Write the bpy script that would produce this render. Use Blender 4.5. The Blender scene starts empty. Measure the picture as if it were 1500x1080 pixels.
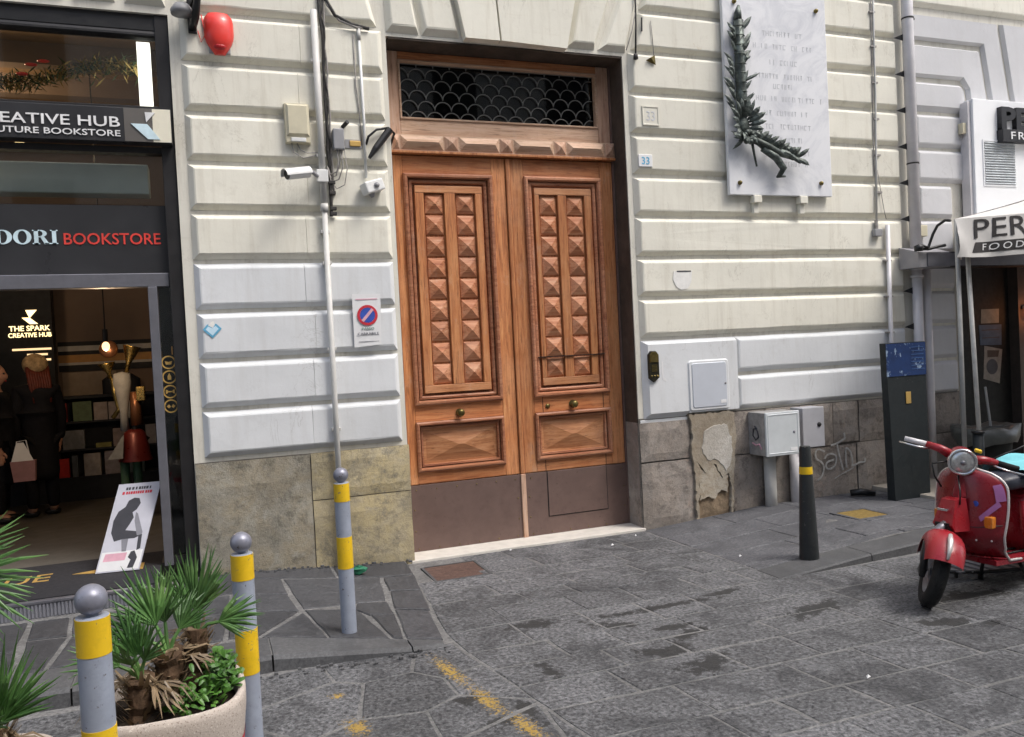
import bpy, bmesh, math, random
from mathutils import Vector, Matrix, noise as mnoise

random.seed(7)
rad = math.radians
S = bpy.context.scene
COL = S.collection

# ------------------------------------------------------------------ camera, sky, sun, exposure
cam_d = bpy.data.cameras.new('camera')
cam = bpy.data.objects.new('camera', cam_d)
COL.objects.link(cam)
cam_d.sensor_fit = 'HORIZONTAL'
cam_d.sensor_width = 36.0
cam_d.lens = 36.0 * 1200.0 / 1500.0
cam_d.clip_start = 0.05
cam_d.clip_end = 400
_R = Vector((0.93516749, -0.35060119, -0.05040413))
_U = Vector((0.05597173, 0.00575774, 0.99841575))
_F = Vector((0.34975554, 0.93650716, -0.02500821))
m = Matrix(((_R.x, _U.x, -_F.x, -1.44384), (_R.y, _U.y, -_F.y, -6.46561), (_R.z, _U.z, -_F.z, 1.65725), (0, 0, 0, 1)))
cam.matrix_world = m
S.camera = cam

SUN_EL, SUN_AZ = 57.0, 136.0        # azimuth clockwise from +Y (north): from the right, on the camera's side
w = bpy.data.worlds.new('World')
S.world = w
w.use_nodes = True
nt = w.node_tree
nt.nodes.clear()
sky = nt.nodes.new('ShaderNodeTexSky')
sky.sky_type = 'NISHITA'
sky.sun_disc = False
sky.sun_elevation = rad(SUN_EL)
sky.sun_rotation = rad(SUN_AZ)
sky.air_density = 1.0
sky.dust_density = 4.0
sky.ozone_density = 1.0
hs = nt.nodes.new('ShaderNodeHueSaturation')
hs.inputs['Saturation'].default_value = 0.75
bg = nt.nodes.new('ShaderNodeBackground')
bg.inputs['Strength'].default_value = 0.15
wo = nt.nodes.new('ShaderNodeOutputWorld')
nt.links.new(sky.outputs[0], hs.inputs['Color'])
nt.links.new(hs.outputs[0], bg.inputs[0])
nt.links.new(bg.outputs[0], wo.inputs[0])

sun_d = bpy.data.lights.new('sun', 'SUN')
sun_d.energy = 1.0
sun_d.angle = rad(16)
sun_d.color = (1.0, 0.985, 0.95)
sun = bpy.data.objects.new('sun', sun_d)
COL.objects.link(sun)
_a, _e = rad(SUN_AZ), rad(SUN_EL)
sdir = Vector((math.sin(_a) * math.cos(_e), math.cos(_a) * math.cos(_e), math.sin(_e)))
sun.rotation_euler = sdir.to_track_quat('Z', 'Y').to_euler()
sun.location = sdir * 30

S.view_settings.view_transform = 'Standard'
S.view_settings.look = 'None'
S.view_settings.gamma = 1.0
S.view_settings.exposure = 0.86

# ------------------------------------------------------------------ materials
class NM:
    """small node-material helper"""
    def __init__(self, name):
        self.m = bpy.data.materials.new(name)
        self.m.use_nodes = True
        self.t = self.m.node_tree
        self.p = self.t.nodes['Principled BSDF']
        self._pos = None
    def n(self, typ, **kw):
        nd = self.t.nodes.new(typ)
        for k, v in kw.items():
            if k.startswith('i_'):
                key = k[2:]
                key = int(key) if key.isdigit() else key.replace('_', ' ')
                nd.inputs[key].default_value = v
            else:
                setattr(nd, k, v)
        return nd
    def l(self, a, b): self.t.links.new(a, b)
    def pos(self):
        if not self._pos: self._pos = self.n('ShaderNodeNewGeometry').outputs['Position']
        return self._pos
    def obj(self): return self.n('ShaderNodeTexCoord').outputs['Object']
    def scaled(self, s, co=None):
        mp = self.n('ShaderNodeMapping')
        mp.inputs['Scale'].default_value = s
        self.l(co or self.pos(), mp.inputs['Vector'])
        return mp.outputs[0]
    def noise(self, scale, detail=4, rough=.6, co=None, dist=0.0):
        nd = self.n('ShaderNodeTexNoise')
        nd.inputs['Scale'].default_value = scale
        nd.inputs['Detail'].default_value = detail
        nd.inputs['Roughness'].default_value = rough
        nd.inputs['Distortion'].default_value = dist
        self.l(co or self.pos(), nd.inputs['Vector'])
        return nd.outputs[0]
    def ramp(self, f, stops, interp='LINEAR'):
        nd = self.n('ShaderNodeValToRGB')
        nd.color_ramp.interpolation = interp
        e = nd.color_ramp.elements
        while len(e) < len(stops): e.new(0.5)
        for el, (p, c) in zip(e, stops):
            el.position = p
            if not isinstance(c, tuple): c = (c, c, c)
            el.color = (c[0], c[1], c[2], 1)
        self.l(f, nd.inputs[0])
        return nd.outputs[0]
    def mix(self, fac, a, b, mode='MIX'):
        nd = self.n('ShaderNodeMix', data_type='RGBA', blend_type=mode)
        for v, i in ((fac, 0), (a, 6), (b, 7)):
            if isinstance(v, (int, float)): nd.inputs[i].default_value = v if i == 0 else (v, v, v, 1)
            elif isinstance(v, tuple): nd.inputs[i].default_value = (v[0], v[1], v[2], 1)
            else: self.l(v, nd.inputs[i])
        return nd.outputs[2]
    def math(self, op, a, b=0.0, clamp=False):
        nd = self.n('ShaderNodeMath', operation=op, use_clamp=clamp)
        for v, i in ((a, 0), (b, 1)):
            if isinstance(v, (int, float)): nd.inputs[i].default_value = v
            else: self.l(v, nd.inputs[i])
        return nd.outputs[0]
    def rnd(self): return self.n('ShaderNodeObjectInfo').outputs['Random']
    def bump(self, f, strength=.3, dist=.01):
        nd = self.n('ShaderNodeBump')
        nd.inputs['Strength'].default_value = strength
        nd.inputs['Distance'].default_value = dist
        self.l(f, nd.inputs['Height'])
        self.l(nd.outputs[0], self.p.inputs['Normal'])
    def fin(self, color, rough=.6, metal=0.0, spec=.5, coat=0.0):
        for v, k in ((color, 'Base Color'), (rough, 'Roughness'), (metal, 'Metallic'), (spec, 'Specular IOR Level'), (coat, 'Coat Weight')):
            if isinstance(v, tuple): self.p.inputs[k].default_value = (v[0], v[1], v[2], 1)
            elif isinstance(v, (int, float)): self.p.inputs[k].default_value = v
            else: self.l(v, self.p.inputs[k])
        return self.m

def simple(name, c, rough=.5, metal=0.0, spec=.5, coat=0.0, var=.18, scale=9.0, bump=0.0, bscale=60.0):
    a = NM(name)
    d = tuple(x * (1 - var) for x in c)
    b = tuple(min(1, x * (1 + var * .6)) for x in c)
    col = a.ramp(a.noise(scale, 5, .65), [(.3, d), (.7, b)])
    rr = a.ramp(a.noise(scale * 2.3, 3), [(.3, max(.02, rough - .08)), (.7, min(1, rough + .1))])
    if bump: a.bump(a.noise(bscale, 4), bump, .004)
    return a.fin(col, rr, metal, spec, coat)

def emis(name, c, s, base=(.02, .02, .02)):
    a = NM(name)
    a.p.inputs['Emission Color'].default_value = (c[0], c[1], c[2], 1)
    a.p.inputs['Emission Strength'].default_value = s
    return a.fin(base, .5)

def worn(name, c, under, rough=.42, metal=0.0, amount=.62, spec=.45):
    """paint with chips, scratches and grime"""
    a = NM(name)
    col = a.ramp(a.noise(6, 6, .7), [(.3, tuple(x * .84 for x in c)), (.7, tuple(min(1, x * 1.06) for x in c))])
    col = a.mix(a.ramp(a.noise(11, 8, .75), [(.52, 0.0), (.74, .45)]), col, tuple(x * .52 for x in c))
    chip = a.ramp(a.noise(34, 7, .72), [(amount + .006, 0.0), (amount + .018, .9)])
    col = a.mix(chip, col, under)
    scr = a.ramp(a.noise(8, 6, .7, a.scaled((6, 6, .8))), [(.68, 0.0), (.72, .6)])
    col = a.mix(scr, col, tuple(x * .55 + .05 for x in c))
    a.bump(chip, -.25, .002)
    return a.fin(col, a.ramp(a.noise(15, 4), [(.3, rough - .06), (.7, rough + .18)]), metal, spec)

def glass_mat(name, tint=(1, 1, 1), ior=1.45):
    mm = bpy.data.materials.new(name)
    mm.use_nodes = True
    t = mm.node_tree
    t.nodes.clear()
    o = t.nodes.new('ShaderNodeOutputMaterial')
    mx = t.nodes.new('ShaderNodeMixShader')
    fr = t.nodes.new('ShaderNodeFresnel')
    fr.inputs['IOR'].default_value = ior
    tr = t.nodes.new('ShaderNodeBsdfTransparent')
    tr.inputs[0].default_value = (*tint, 1)
    gl = t.nodes.new('ShaderNodeBsdfGlossy')
    gl.inputs['Roughness'].default_value = .02
    t.links.new(fr.outputs[0], mx.inputs[0])
    t.links.new(tr.outputs[0], mx.inputs[1])
    t.links.new(gl.outputs[0], mx.inputs[2])
    t.links.new(mx.outputs[0], o.inputs[0])
    return mm

def plaster(name, c, dirt, amount=.35, fleck=True):
    a = NM(name)
    base = a.ramp(a.noise(1.3, 6, .6), [(.3, tuple(x * .90 for x in c)), (.7, tuple(min(.9, x * 1.05) for x in c))])
    streak = a.ramp(a.noise(3.0, 7, .7, a.scaled((4.5, 4.5, .35))), [(.50, 0.0), (.78, amount)])
    col = a.mix(streak, base, dirt)
    blot = a.ramp(a.noise(6.0, 8, .75), [(.56, 0.0), (.74, amount * .8)])
    col = a.mix(blot, col, tuple(x * .8 for x in dirt))
    hz = a.ramp(a.noise(2.2, 6, .7, a.scaled((.8, .8, 9.0))), [(.58, 0.0), (.80, amount * .55)])
    col = a.mix(hz, col, tuple(x * 1.15 for x in dirt))
    if fleck:
        fl = a.ramp(a.noise(70.0, 3, .6), [(.70, 0.0), (.76, .30)])
        col = a.mix(fl, col, tuple(x * .55 for x in dirt))
    chip = a.ramp(a.noise(7.5, 9, .72, None, .5), [(.685, 0.0), (.70, .75)])
    col = a.mix(chip, col, tuple(min(.8, x * 1.35 + .05) for x in dirt))
    crack = a.ramp(a.noise(1.9, 10, .62, a.scaled((1.6, 1.6, .7)), 1.2), [(.494, 0.0), (.499, .38), (.501, .38), (.506, 0.0)])
    col = a.mix(a.math('MULTIPLY', crack, a.ramp(a.noise(1.1, 3), [(.52, 0.0), (.6, 1.0)])), col, tuple(x * .7 for x in dirt))
    col = a.mix(1.0, col, a.ramp(a.rnd(), [(0, .955), (1, 1.03)]), 'MULTIPLY')
    hh = a.mix(.35, a.noise(4.5, 6, .6), a.noise(26.0, 8, .7))
    a.bump(hh, .5, .006)
    return a.fin(col, .85, 0, .25)

MAT = {}
MAT['plaster'] = plaster('plaster_warm', (.79, .765, .665), (.46, .41, .31), .40)  # warm light of the upper wall tinted into the base colour
MAT['plaster_low'] = plaster('plaster_pale', (.70, .715, .725), (.44, .42, .39), .28)  # newer paint low down; the bluish light there is tinted in as well
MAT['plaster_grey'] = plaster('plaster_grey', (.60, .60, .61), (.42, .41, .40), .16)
MAT['wall_flat'] = plaster('plaster_joint', (.74, .715, .63), (.36, .32, .25), .55)

def stone_mat(name, cols, dark, pale, bscale=30):
    a = NM(name)
    n1 = a.noise(3.2, 9, .75, None, .4)
    st = [(0.28 + 0.44 * i / (len(cols) - 1), c) for i, c in enumerate(cols)]
    col = a.ramp(n1, st)
    col = a.mix(a.ramp(a.noise(8.5, 8, .8), [(.50, 0.0), (.66, .85)]), col, dark)
    col = a.mix(a.ramp(a.noise(5.1, 9, .8, a.scaled((1, 1, .6))), [(.60, 0.0), (.72, .6)]), col, pale)
    col = a.mix(a.ramp(a.noise(95, 3, .6), [(.62, 0.0), (.72, .55)]), col, tuple(x * .45 for x in dark))
    soot = a.ramp(a.noise(1.6, 6, .7, None, .8), [(.44, 0.0), (.66, .6)])
    col = a.mix(soot, col, tuple(x * .9 for x in dark))
    jit = a.ramp(a.rnd(), [(0, .82), (1, 1.15)])
    col = a.mix(1.0, col, jit, 'MULTIPLY')
    a.bump(a.noise(bscale, 10, .75), .8, .012)
    return a.fin(col, .92, 0, .2)

MAT['plinth_joint'] = simple('plinth_joint', (.17, .155, .135), .95, 0, .2, 0, .4, 12, .4, 60)
MAT['opp_wall'] = plaster('opposite_plaster', (.62, .61, .58), (.42, .40, .37), .3)
MAT['piperno'] = stone_mat('piperno_stone', [(.30, .265, .225), (.38, .33, .285), (.33, .30, .27), (.44, .33, .265)], (.13, .112, .098), (.52, .48, .41))
MAT['tuff'] = stone_mat('tuff_stone', [(.36, .32, .24), (.43, .37, .25), (.46, .38, .22), (.33, .31, .27)], (.17, .16, .13), (.52, .50, .44))
MAT['grey_render'] = stone_mat('grey_render', [(.31, .29, .245), (.41, .385, .32), (.38, .33, .24), (.46, .445, .395)], (.15, .14, .115), (.56, .54, .48), 45)
MAT['patch'] = stone_mat('patch_plaster', [(.34, .31, .26), (.46, .42, .35), (.40, .34, .26), (.50, .47, .41)], (.26, .21, .15), (.58, .56, .51), 20)
MAT['patch_white'] = stone_mat('patch_white', [(.50, .47, .42), (.60, .58, .54), (.54, .51, .46), (.64, .62, .59)], (.40, .36, .30), (.76, .75, .72), 26)
MAT['patch_bare'] = stone_mat('patch_bare', [(.34, .25, .16), (.22, .165, .11), (.40, .30, .20), (.26, .20, .15)], (.13, .10, .075), (.46, .38, .30), 24)

def ellipse_mask(a, co, lst, noisef, amt):
    """irregular stains: one soft ellipse each (cx, cy, rx, ry, rotation)"""
    out = None
    for cx, cy, rx, ry, rot in lst:
        mp = a.n('ShaderNodeMapping', vector_type='TEXTURE')
        mp.inputs['Location'].default_value = (cx, cy, 0)
        mp.inputs['Rotation'].default_value = (0, 0, rad(rot))
        mp.inputs['Scale'].default_value = (rx, ry, 1000)
        a.l(co, mp.inputs['Vector'])
        ln = a.n('ShaderNodeVectorMath', operation='LENGTH')
        a.l(mp.outputs[0], ln.inputs[0])
        v = a.math('SUBTRACT', 1.25, ln.outputs['Value'])
        v = a.math('ADD', v, a.math('MULTIPLY', a.math('SUBTRACT', noisef, .5), amt))
        out = v if out is None else a.math('MAXIMUM', out, v)
    return out

def paving(name, lo, hi, grain, stains=None, yellow=None, rough=.78, bump=.55, rand=.22):
    a = NM(name)
    big = a.ramp(a.noise(1.1, 6, .65), [(.3, .82), (.7, 1.15)])
    sp = a.noise(grain, 5, .72)
    col = a.ramp(sp, [(.34, lo), (.52, tuple((x + y) / 2 for x, y in zip(lo, hi))), (.68, hi)])
    col = a.mix(1.0, col, big, 'MULTIPLY')
    col = a.mix(1.0, col, a.ramp(a.rnd(), [(0, 1 - rand), (1, 1 + rand)]), 'MULTIPLY')
    damp = a.ramp(a.noise(1.7, 9, .78, None, .8), [(.47, 0.0), (.62, .62)])
    col = a.mix(damp, col, tuple(x * .9 for x in lo))
    mud = a.ramp(a.noise(3.3, 8, .7), [(.56, 0.0), (.76, .35)])
    col = a.mix(mud, col, tuple(x * 1.25 for x in hi))
    nf = a.noise(9.0, 8, .78)
    if stains:
        v = ellipse_mask(a, a.pos(), stains, nf, 5.0)
        col = a.mix(a.ramp(v, [(.36, 0.0), (.58, .88)]), col, (.026, .0255, .025))
    if yellow:
        n2 = a.noise(52.0, 7, .8)
        v = ellipse_mask(a, a.pos(), yellow, n2, 5.2)
        col = a.mix(a.ramp(v, [(.70, 0.0), (.95, .85)]), col, (.42, .27, .05))
    hgt = a.mix(.35, sp, a.noise(grain * .35, 6, .7))
    a.bump(hgt, bump, .012)
    return a.fin(col, a.ramp(sp, [(.3, rough - .14), (.7, rough + .08)]), 0, .35)

STAINS = [(1.10, -2.02, .52, .045, -1), (1.62, -1.96, .22, .05, 2), (.72, -2.17, .16, .07, -20), (.98, -2.36, .16, .05, 0),
          (.78, -2.66, .20, .10, -8), (1.02, -2.50, .22, .06, 12), (.86, -2.92, .20, .10, 10), (.30, -1.93, .16, .10, 0),
          (2.35, -3.02, .18, .07, -15), (2.55, -3.16, .16, .05, -8), (2.72, -3.35, .16, .05, 0), (.12, -2.62, .05, .14, 5), (-.16, -2.98, .05, .16, 5),
          (-.36, -2.74, .10, .06, 0), (-.30, -3.05, .12, .06, 0), (1.9, -2.5, .25, .10, 10), (2.9, -2.75, .30, .10, 0)]
YELLOW = [(-.345, -2.38, .060, .30, 6), (-.285, -2.80, .062, .26, 6), (-.215, -3.15, .062, .22, 8), (-.90, -2.80, .07, .14, 10), (-.93, -2.42, .05, .05, 0)]
MAT['street'] = paving('street_stone', (.022, .0225, .025), (.245, .247, .255), 44, STAINS, YELLOW, bump=1.3, rand=.20)
MAT['slab'] = paving('sidewalk_slab', (.040, .041, .046), (.105, .107, .114), 38, None, None, .62, .45)
MAT['kerb'] = paving('kerb_stone', (.060, .061, .064), (.125, .126, .130), 55, None, None, .72, .3, .10)
MAT['smooth'] = paving('smooth_stone', (.045, .046, .052), (.175, .176, .186), 58, None, None, .72, .4, .10)
MAT['mortar'] = paving('mortar', (.095, .094, .093), (.26, .256, .25), 45, None, None, .9, .5, .02)

def wood(name, direction, c1, c2, c3, rough=.5):
    a = NM(name)
    sc = {'v': (22, 22, 1.4), 'h': (1.4, 22, 22)}[direction]
    co = a.scaled(sc)
    off = a.n('ShaderNodeVectorMath', operation='ADD')
    a.l(co, off.inputs[0])
    comb = a.n('ShaderNodeCombineXYZ')
    a.l(a.math('MULTIPLY', a.rnd(), 37.0), comb.inputs[0])
    a.l(a.math('MULTIPLY', a.rnd(), 11.0), comb.inputs[2])
    a.l(comb.outputs[0], off.inputs[1])
    g = a.noise(1.6, 8, .68, off.outputs[0], .6)
    col = a.ramp(g, [(.30, c1), (.50, c2), (.72, c3)])
    wear = a.ramp(a.noise(1.7, 7, .7), [(.46, 0.0), (.72, .55)])
    col = a.mix(wear, col, tuple(min(.8, x * 1.10 + .055) for x in c3))
    pore = a.ramp(a.noise(3.6, 5, .7, off.outputs[0]), [(.30, .8), (.44, 0.0)])
    col = a.mix(pore, col, tuple(x * .40 for x in c1))
    blot = a.ramp(a.noise(3.4, 8, .78), [(.54, 0.0), (.72, .55)])
    col = a.mix(blot, col, (c1[0] * .85, c1[1] * .62, c1[2] * .6))
    grey = a.ramp(a.noise(5.5, 8, .8, a.scaled((1, 1, .5))), [(.58, 0.0), (.74, .45)])
    col = a.mix(grey, col, (.52, .42, .34))
    col = a.mix(1.0, col, a.ramp(a.rnd(), [(0, .84), (1, 1.14)]), 'MULTIPLY')
    a.bump(g, .35, .004)
    return a.fin(col, a.ramp(g, [(.3, rough + .12), (.7, rough - .05)]), 0, .38)

MAT['wood_v'] = wood('oak_upright', 'v', (.22, .068, .026), (.49, .188, .070), (.64, .315, .135))
MAT['wood_h'] = wood('oak_level', 'h', (.22, .068, .026), (.49, .178, .066), (.62, .29, .125))
MAT['wood_red'] = wood('oak_reddish', 'h', (.28, .105, .042), (.47, .205, .088), (.58, .30, .155))
MAT['wood_mauve'] = wood('oak_weathered_red', 'h', (.18, .058, .032), (.41, .160, .078), (.55, .28, .155))
MAT['wood_stud'] = wood('oak_studs', 'h', (.25, .078, .036), (.47, .185, .085), (.60, .34, .20), .6)
MAT['wood_pale'] = wood('oak_bleached', 'h', (.40, .23, .145), (.56, .37, .25), (.66, .48, .36), .6)
MAT['wood_pale_v'] = wood('oak_bleached_upright', 'v', (.40, .20, .125), (.55, .34, .23), (.63, .44, .33), .6)
MAT['kick'] = worn('brown_sheet_metal', (.165, .108, .092), (.08, .05, .04), .48, .12, .63)
MAT['jamb'] = simple('jamb_brown', (.075, .058, .046), .8, 0, .3, 0, .4, 5, .3, 30)
MAT['black'] = simple('black_paint', (.012, .012, .013), .42, 0, .5, 0, .3)
MAT['black_matt'] = simple('black_matt', (.018, .017, .017), .75, 0, .3, 0, .35)
MAT['frame_grey'] = simple('grey_aluminium', (.20, .20, .225), .40, .55, .5, 0, .12)
MAT['frame_dark'] = simple('dark_frame', (.018, .017, .018), .42, .1, .5, 0, .2)
MAT['glass'] = glass_mat('window_glass', (.93, .95, .94))
MAT['glass_dark'] = glass_mat('dim_glass', (.55, .55, .53))
MAT['dark_hall'] = simple('dark_hall', (.010, .010, .010), .9, 0, .1)
MAT['iron'] = simple('wrought_iron', (.20, .20, .19), .5, .5, .5, 0, .3, 20)
MAT['brass'] = simple('brass', (.52, .36, .12), .28, 1.0, .5, 0, .35, 30)
MAT['brass_old'] = simple('old_brass', (.20, .155, .055), .38, .9, .5, 0, .5, 14, .2, 60)
MAT['brass_dark'] = simple('dark_brass', (.045, .042, .028), .40, .7, .5, 0, .5, 20)
MAT['bollard'] = worn('bollard_grey', (.33, .365, .44), (.12, .10, .09), .40, .12)
MAT['ball'] = worn('bollard_ball', (.27, .275, .33), (.09, .075, .07), .36, .35)
MAT['yellow'] = worn('yellow_paint', (.78, .50, .012), (.20, .17, .12), .42)
MAT['bollard_black'] = worn('bollard_black', (.016, .019, .020), (.08, .075, .07), .45)
MAT['casing_grey'] = simple('casing_grey', (.30, .295, .31), .5, .2, .4, 0, .15, 4)
MAT['pvc'] = simple('pvc_grey', (.58, .57, .54), .5, 0, .4, 0, .14, 5)
MAT['pipe_grey'] = simple('pipe_paint', (.66, .64, .65), .5, .1, .4, 0, .14, 4)
MAT['beige_plastic'] = simple('beige_plastic', (.62, .57, .42), .5, 0, .4, 0, .12, 7)
MAT['white_plastic'] = simple('white_plastic', (.74, .74, .72), .42, 0, .45, 0, .1, 9)
MAT['grey_plastic'] = simple('grey_plastic', (.30, .30, .31), .5, 0, .4, 0, .15, 9)
MAT['cable'] = simple('black_cable', (.055, .052, .05), .6, 0, .3, 0, .5, 25)
MAT['cable_grey'] = simple('grey_cable', (.34, .32, .30), .6, 0, .3, 0, .4, 25)
MAT['red_plastic'] = simple('red_plastic', (.78, .045, .032), .38, 0, .5, .2, .1, 9)
MAT['red_plastic_dark'] = simple('red_plastic_deep', (.48, .010, .014), .4, 0, .5, .2, .1, 9)
MAT['cabinet'] = simple('cabinet_paint', (.60, .635, .65), .45, .05, .45, 0, .10, 5)
MAT['cabinet_side'] = simple('cabinet_grey_side', (.31, .30, .29), .6, 0, .4, 0, .35, 14)  # darker grey than the cabinet door
MAT['cabinet2'] = simple('cabinet_grey', (.44, .44, .465), .45, .05, .45, 0, .10, 5)
MAT['hatch'] = simple('hatch_paint', (.56, .59, .645), .5, .05, .4, 0, .06, 4)
MAT['paper'] = simple('paper', (.78, .78, .78), .7, 0, .3, 0, .05, 20)
MAT['paper_torn'] = simple('torn_paper', (.84, .83, .79), .8, 0, .2, 0, .10, 30)
MAT['ink_blue'] = simple('ink_blue', (.035, .085, .42), .5)
MAT['ink_red'] = simple('ink_red', (.58, .03, .05), .5)
MAT['ink_pink'] = simple('ink_pink', (.72, .40, .48), .6)
MAT['stripe_blue'] = simple('pale_blue_print', (.05, .12, .30), .5)
MAT['ink_dark'] = simple('ink_dark', (.05, .05, .06), .6)
MAT['ink_grey'] = simple('ink_grey', (.24, .24, .27), .6)
MAT['ink_green'] = simple('ink_green', (.22, .36, .31), .6)
MAT['ink_cyan'] = simple('ink_light_blue', (.12, .40, .60), .5)
MAT['ink_pale'] = simple('ink_pale_blue', (.55, .74, .86), .5)
MAT['letter_white'] = simple('letter_white', (.80, .80, .80), .45)
MAT['letter_ice'] = simple('letter_ice', (.62, .78, .84), .45)
MAT['letter_red'] = simple('letter_red', (.72, .06, .045), .45)
MAT['gold'] = simple('gold_print', (.62, .40, .12), .4, .3, .5, 0, .15)
MAT['sign_black'] = simple('sign_black', (.030, .030, .033), .34, 0, .5, 0, .2, 2)
MAT['sign_glare'] = simple('sign_glare', (.78, .74, .60), .3, 0, .5, 0, .08, 3)
MAT['sign_glare_fade'] = simple('sign_glare_fade', (.13, .12, .11), .34, 0, .5, 0, .10, 3)
MAT['mat_black'] = simple('door_mat', (.030, .030, .034), .85, 0, .2, 0, .25, 30, .4, 120)
MAT['shop_floor'] = simple('shop_floor', (.105, .098, .086), .55, 0, .4, 0, .15, 3)
MAT['shop_brown'] = simple('shop_wall', (.20, .148, .118), .8, 0, .3, 0, .12, 2)
MAT['shop_ceiling'] = simple('shop_ceiling', (.26, .17, .10), .8, 0, .3, 0, .2, 2)
MAT['shop_black'] = simple('shop_black', (.013, .014, .017), .6, 0, .4, 0, .3)
MAT['reflection_box'] = simple('reflection_box', (.76, .82, .79), .55, 0, .4, 0, .08, 2)
MAT['stripe_orange'] = simple('stripe_orange', (.50, .26, .08), .6)
MAT['stripe_white'] = simple('stripe_white', (.52, .50, .47), .6)
MAT['panel_tan'] = simple('panel_tan', (.34, .265, .20), .6)
MAT['tread'] = simple('ribbed_metal', (.27, .275, .31), .5, .35, .4, 0, .2, 12)
MAT['terrazzo'] = None
MAT['soil'] = simple('soil', (.035, .026, .019), .95, 0, .2, 0, .5, 30, .9, 60)
MAT['marble'] = None
MAT['bronze'] = None
MAT['engrave'] = simple('engraved_letter', (.58, .59, .61), .6)
MAT['threshold'] = simple('threshold_marble', (.62, .585, .53), .55, 0, .4, 0, .14, 9, .1, 50)
MAT['rust_cover'] = simple('rusty_cover', (.135, .085, .07), .7, .3, .35, 0, .4, 25, .5, 90)
MAT['ochre_cover'] = simple('ochre_cover', (.24, .165, .05), .7, .2, .35, 0, .35, 25, .4, 90)
MAT['canvas'] = simple('awning_canvas', (.60, .585, .56), .85, 0, .2, 0, .10, 4, .1, 200)
MAT['canvas_print'] = simple('canvas_print', (.050, .047, .047), .8, 0, .2)
MAT['totem'] = worn('totem_dark', (.013, .018, .020), (.07, .075, .075), .55, .05, .66)
MAT['totem_blue'] = None
MAT['red_paint'] = worn('scooter_red', (.22, .011, .019), (.06, .03, .028), .24, 0, .68, .5)
MAT['red_paint_light'] = worn('scooter_red_faded', (.30, .014, .022), (.09, .05, .045), .26, 0, .66, .5)
MAT['chrome'] = simple('chrome', (.72, .72, .74), .18, 1.0, .5, 0, .08, 9)
MAT['trim'] = simple('trim_pale', (.66, .62, .60), .35, .4, .5, 0, .08, 9)
MAT['rubber'] = simple('rubber', (.018, .018, .018), .75, 0, .3, 0, .25, 20)
MAT['seat'] = simple('seat_vinyl', (.030, .034, .050), .42, 0, .5, 0, .2, 7, .1, 90)
MAT['orange'] = simple('indicator_orange', (.62, .20, .02), .25, 0, .5, .5, .1, 12)
MAT['lens'] = simple('lamp_lens', (.62, .63, .62), .16, .65, .6, .6, .35, 45, .5, 55)
MAT['purple'] = simple('purple_tape', (.36, .14, .34), .4)
MAT['cloth_cyan'] = simple('cyan_cloth', (.22, .60, .66), .9, 0, .2, 0, .1, 8)
MAT['coat'] = simple('dark_coat', (.010, .010, .013), .85, 0, .2, 0, .3, 9)
MAT['skin'] = simple('skin', (.48, .26, .18), .5, 0, .4, 0, .08, 12)
MAT['hair_dark'] = simple('dark_hair', (.015, .011, .009), .5)
MAT['hair_red'] = simple('auburn_hair', (.12, .022, .012), .5, 0, .4, 0, .4, 30)
MAT['knit'] = simple('knit_tan', (.46, .32, .17), .9, 0, .2, 0, .55, 22, .6, 60)
MAT['bag_pink'] = simple('pink_bag', (.38, .20, .20), .6)
MAT['white_cloth'] = simple('grey_white_cloth', (.28, .28, .275), .8, 0, .2, 0, .2, 12)
MAT['skirt_red'] = simple('skirt_red', (.12, .014, .012), .35, .3)
MAT['copper'] = simple('copper_brown', (.22, .095, .045), .35, .6)
MAT['green_dim'] = simple('green_enamel', (.06, .13, .07), .5)
MAT['white_panel'] = simple('white_board', (.84, .85, .86), .5, 0, .4, 0, .05, 2)
MAT['letter_black'] = simple('letter_black', (.014, .014, .017), .5)
MAT['louvre'] = simple('louvre_metal', (.50, .53, .55), .4, .5)
MAT['kiosk_dark'] = simple('kiosk_dark', (.016, .017, .016), .7, 0, .3, 0, .3)
MAT['kiosk_tan'] = simple('kiosk_tan', (.065, .05, .04), .8)
MAT['chalk'] = simple('white_spray', (.46, .45, .43), .8, 0, .2, 0, .3, 40)
MAT['litter_green'] = simple('green_litter', (.02, .17, .09), .6)
MAT['pole_white'] = simple('pole_white', (.62, .61, .58), .45, .1)
MAT['pole_grey'] = simple('pole_grey', (.42, .42, .41), .5, .2)

def _terr():
    a = NM('terrazzo_concrete')
    col = a.ramp(a.noise(2.5, 5), [(.3, (.44, .38, .33)), (.7, (.56, .49, .43))])
    col = a.mix(a.ramp(a.noise(190, 2, .5), [(.60, 0.0), (.66, .7)]), col, (.20, .15, .12))
    col = a.mix(a.ramp(a.noise(150, 2, .5), [(.62, 0.0), (.68, .7)]), col, (.72, .67, .60))
    a.bump(a.noise(160, 4), .4, .004)
    return a.fin(col, .75, 0, .3)
MAT['terrazzo'] = _terr()

def _marb():
    a = NM('white_marble')
    col = a.ramp(a.noise(2.2, 9, .7, None, 1.6), [(.35, (.60, .61, .64)), (.55, (.76, .765, .78)), (.8, (.80, .80, .81))])
    return a.fin(col, .42, 0, .4)
MAT['marble'] = _marb()

def _bronze():
    a = NM('patinated_bronze')
    col = a.ramp(a.noise(12, 7, .7), [(.30, (.030, .034, .031)), (.52, (.085, .100, .090)), (.74, (.25, .295, .265))])
    a.bump(a.noise(60, 6), .5, .006)
    return a.fin(col, .5, .5, .4)
MAT['bronze'] = _bronze()

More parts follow.
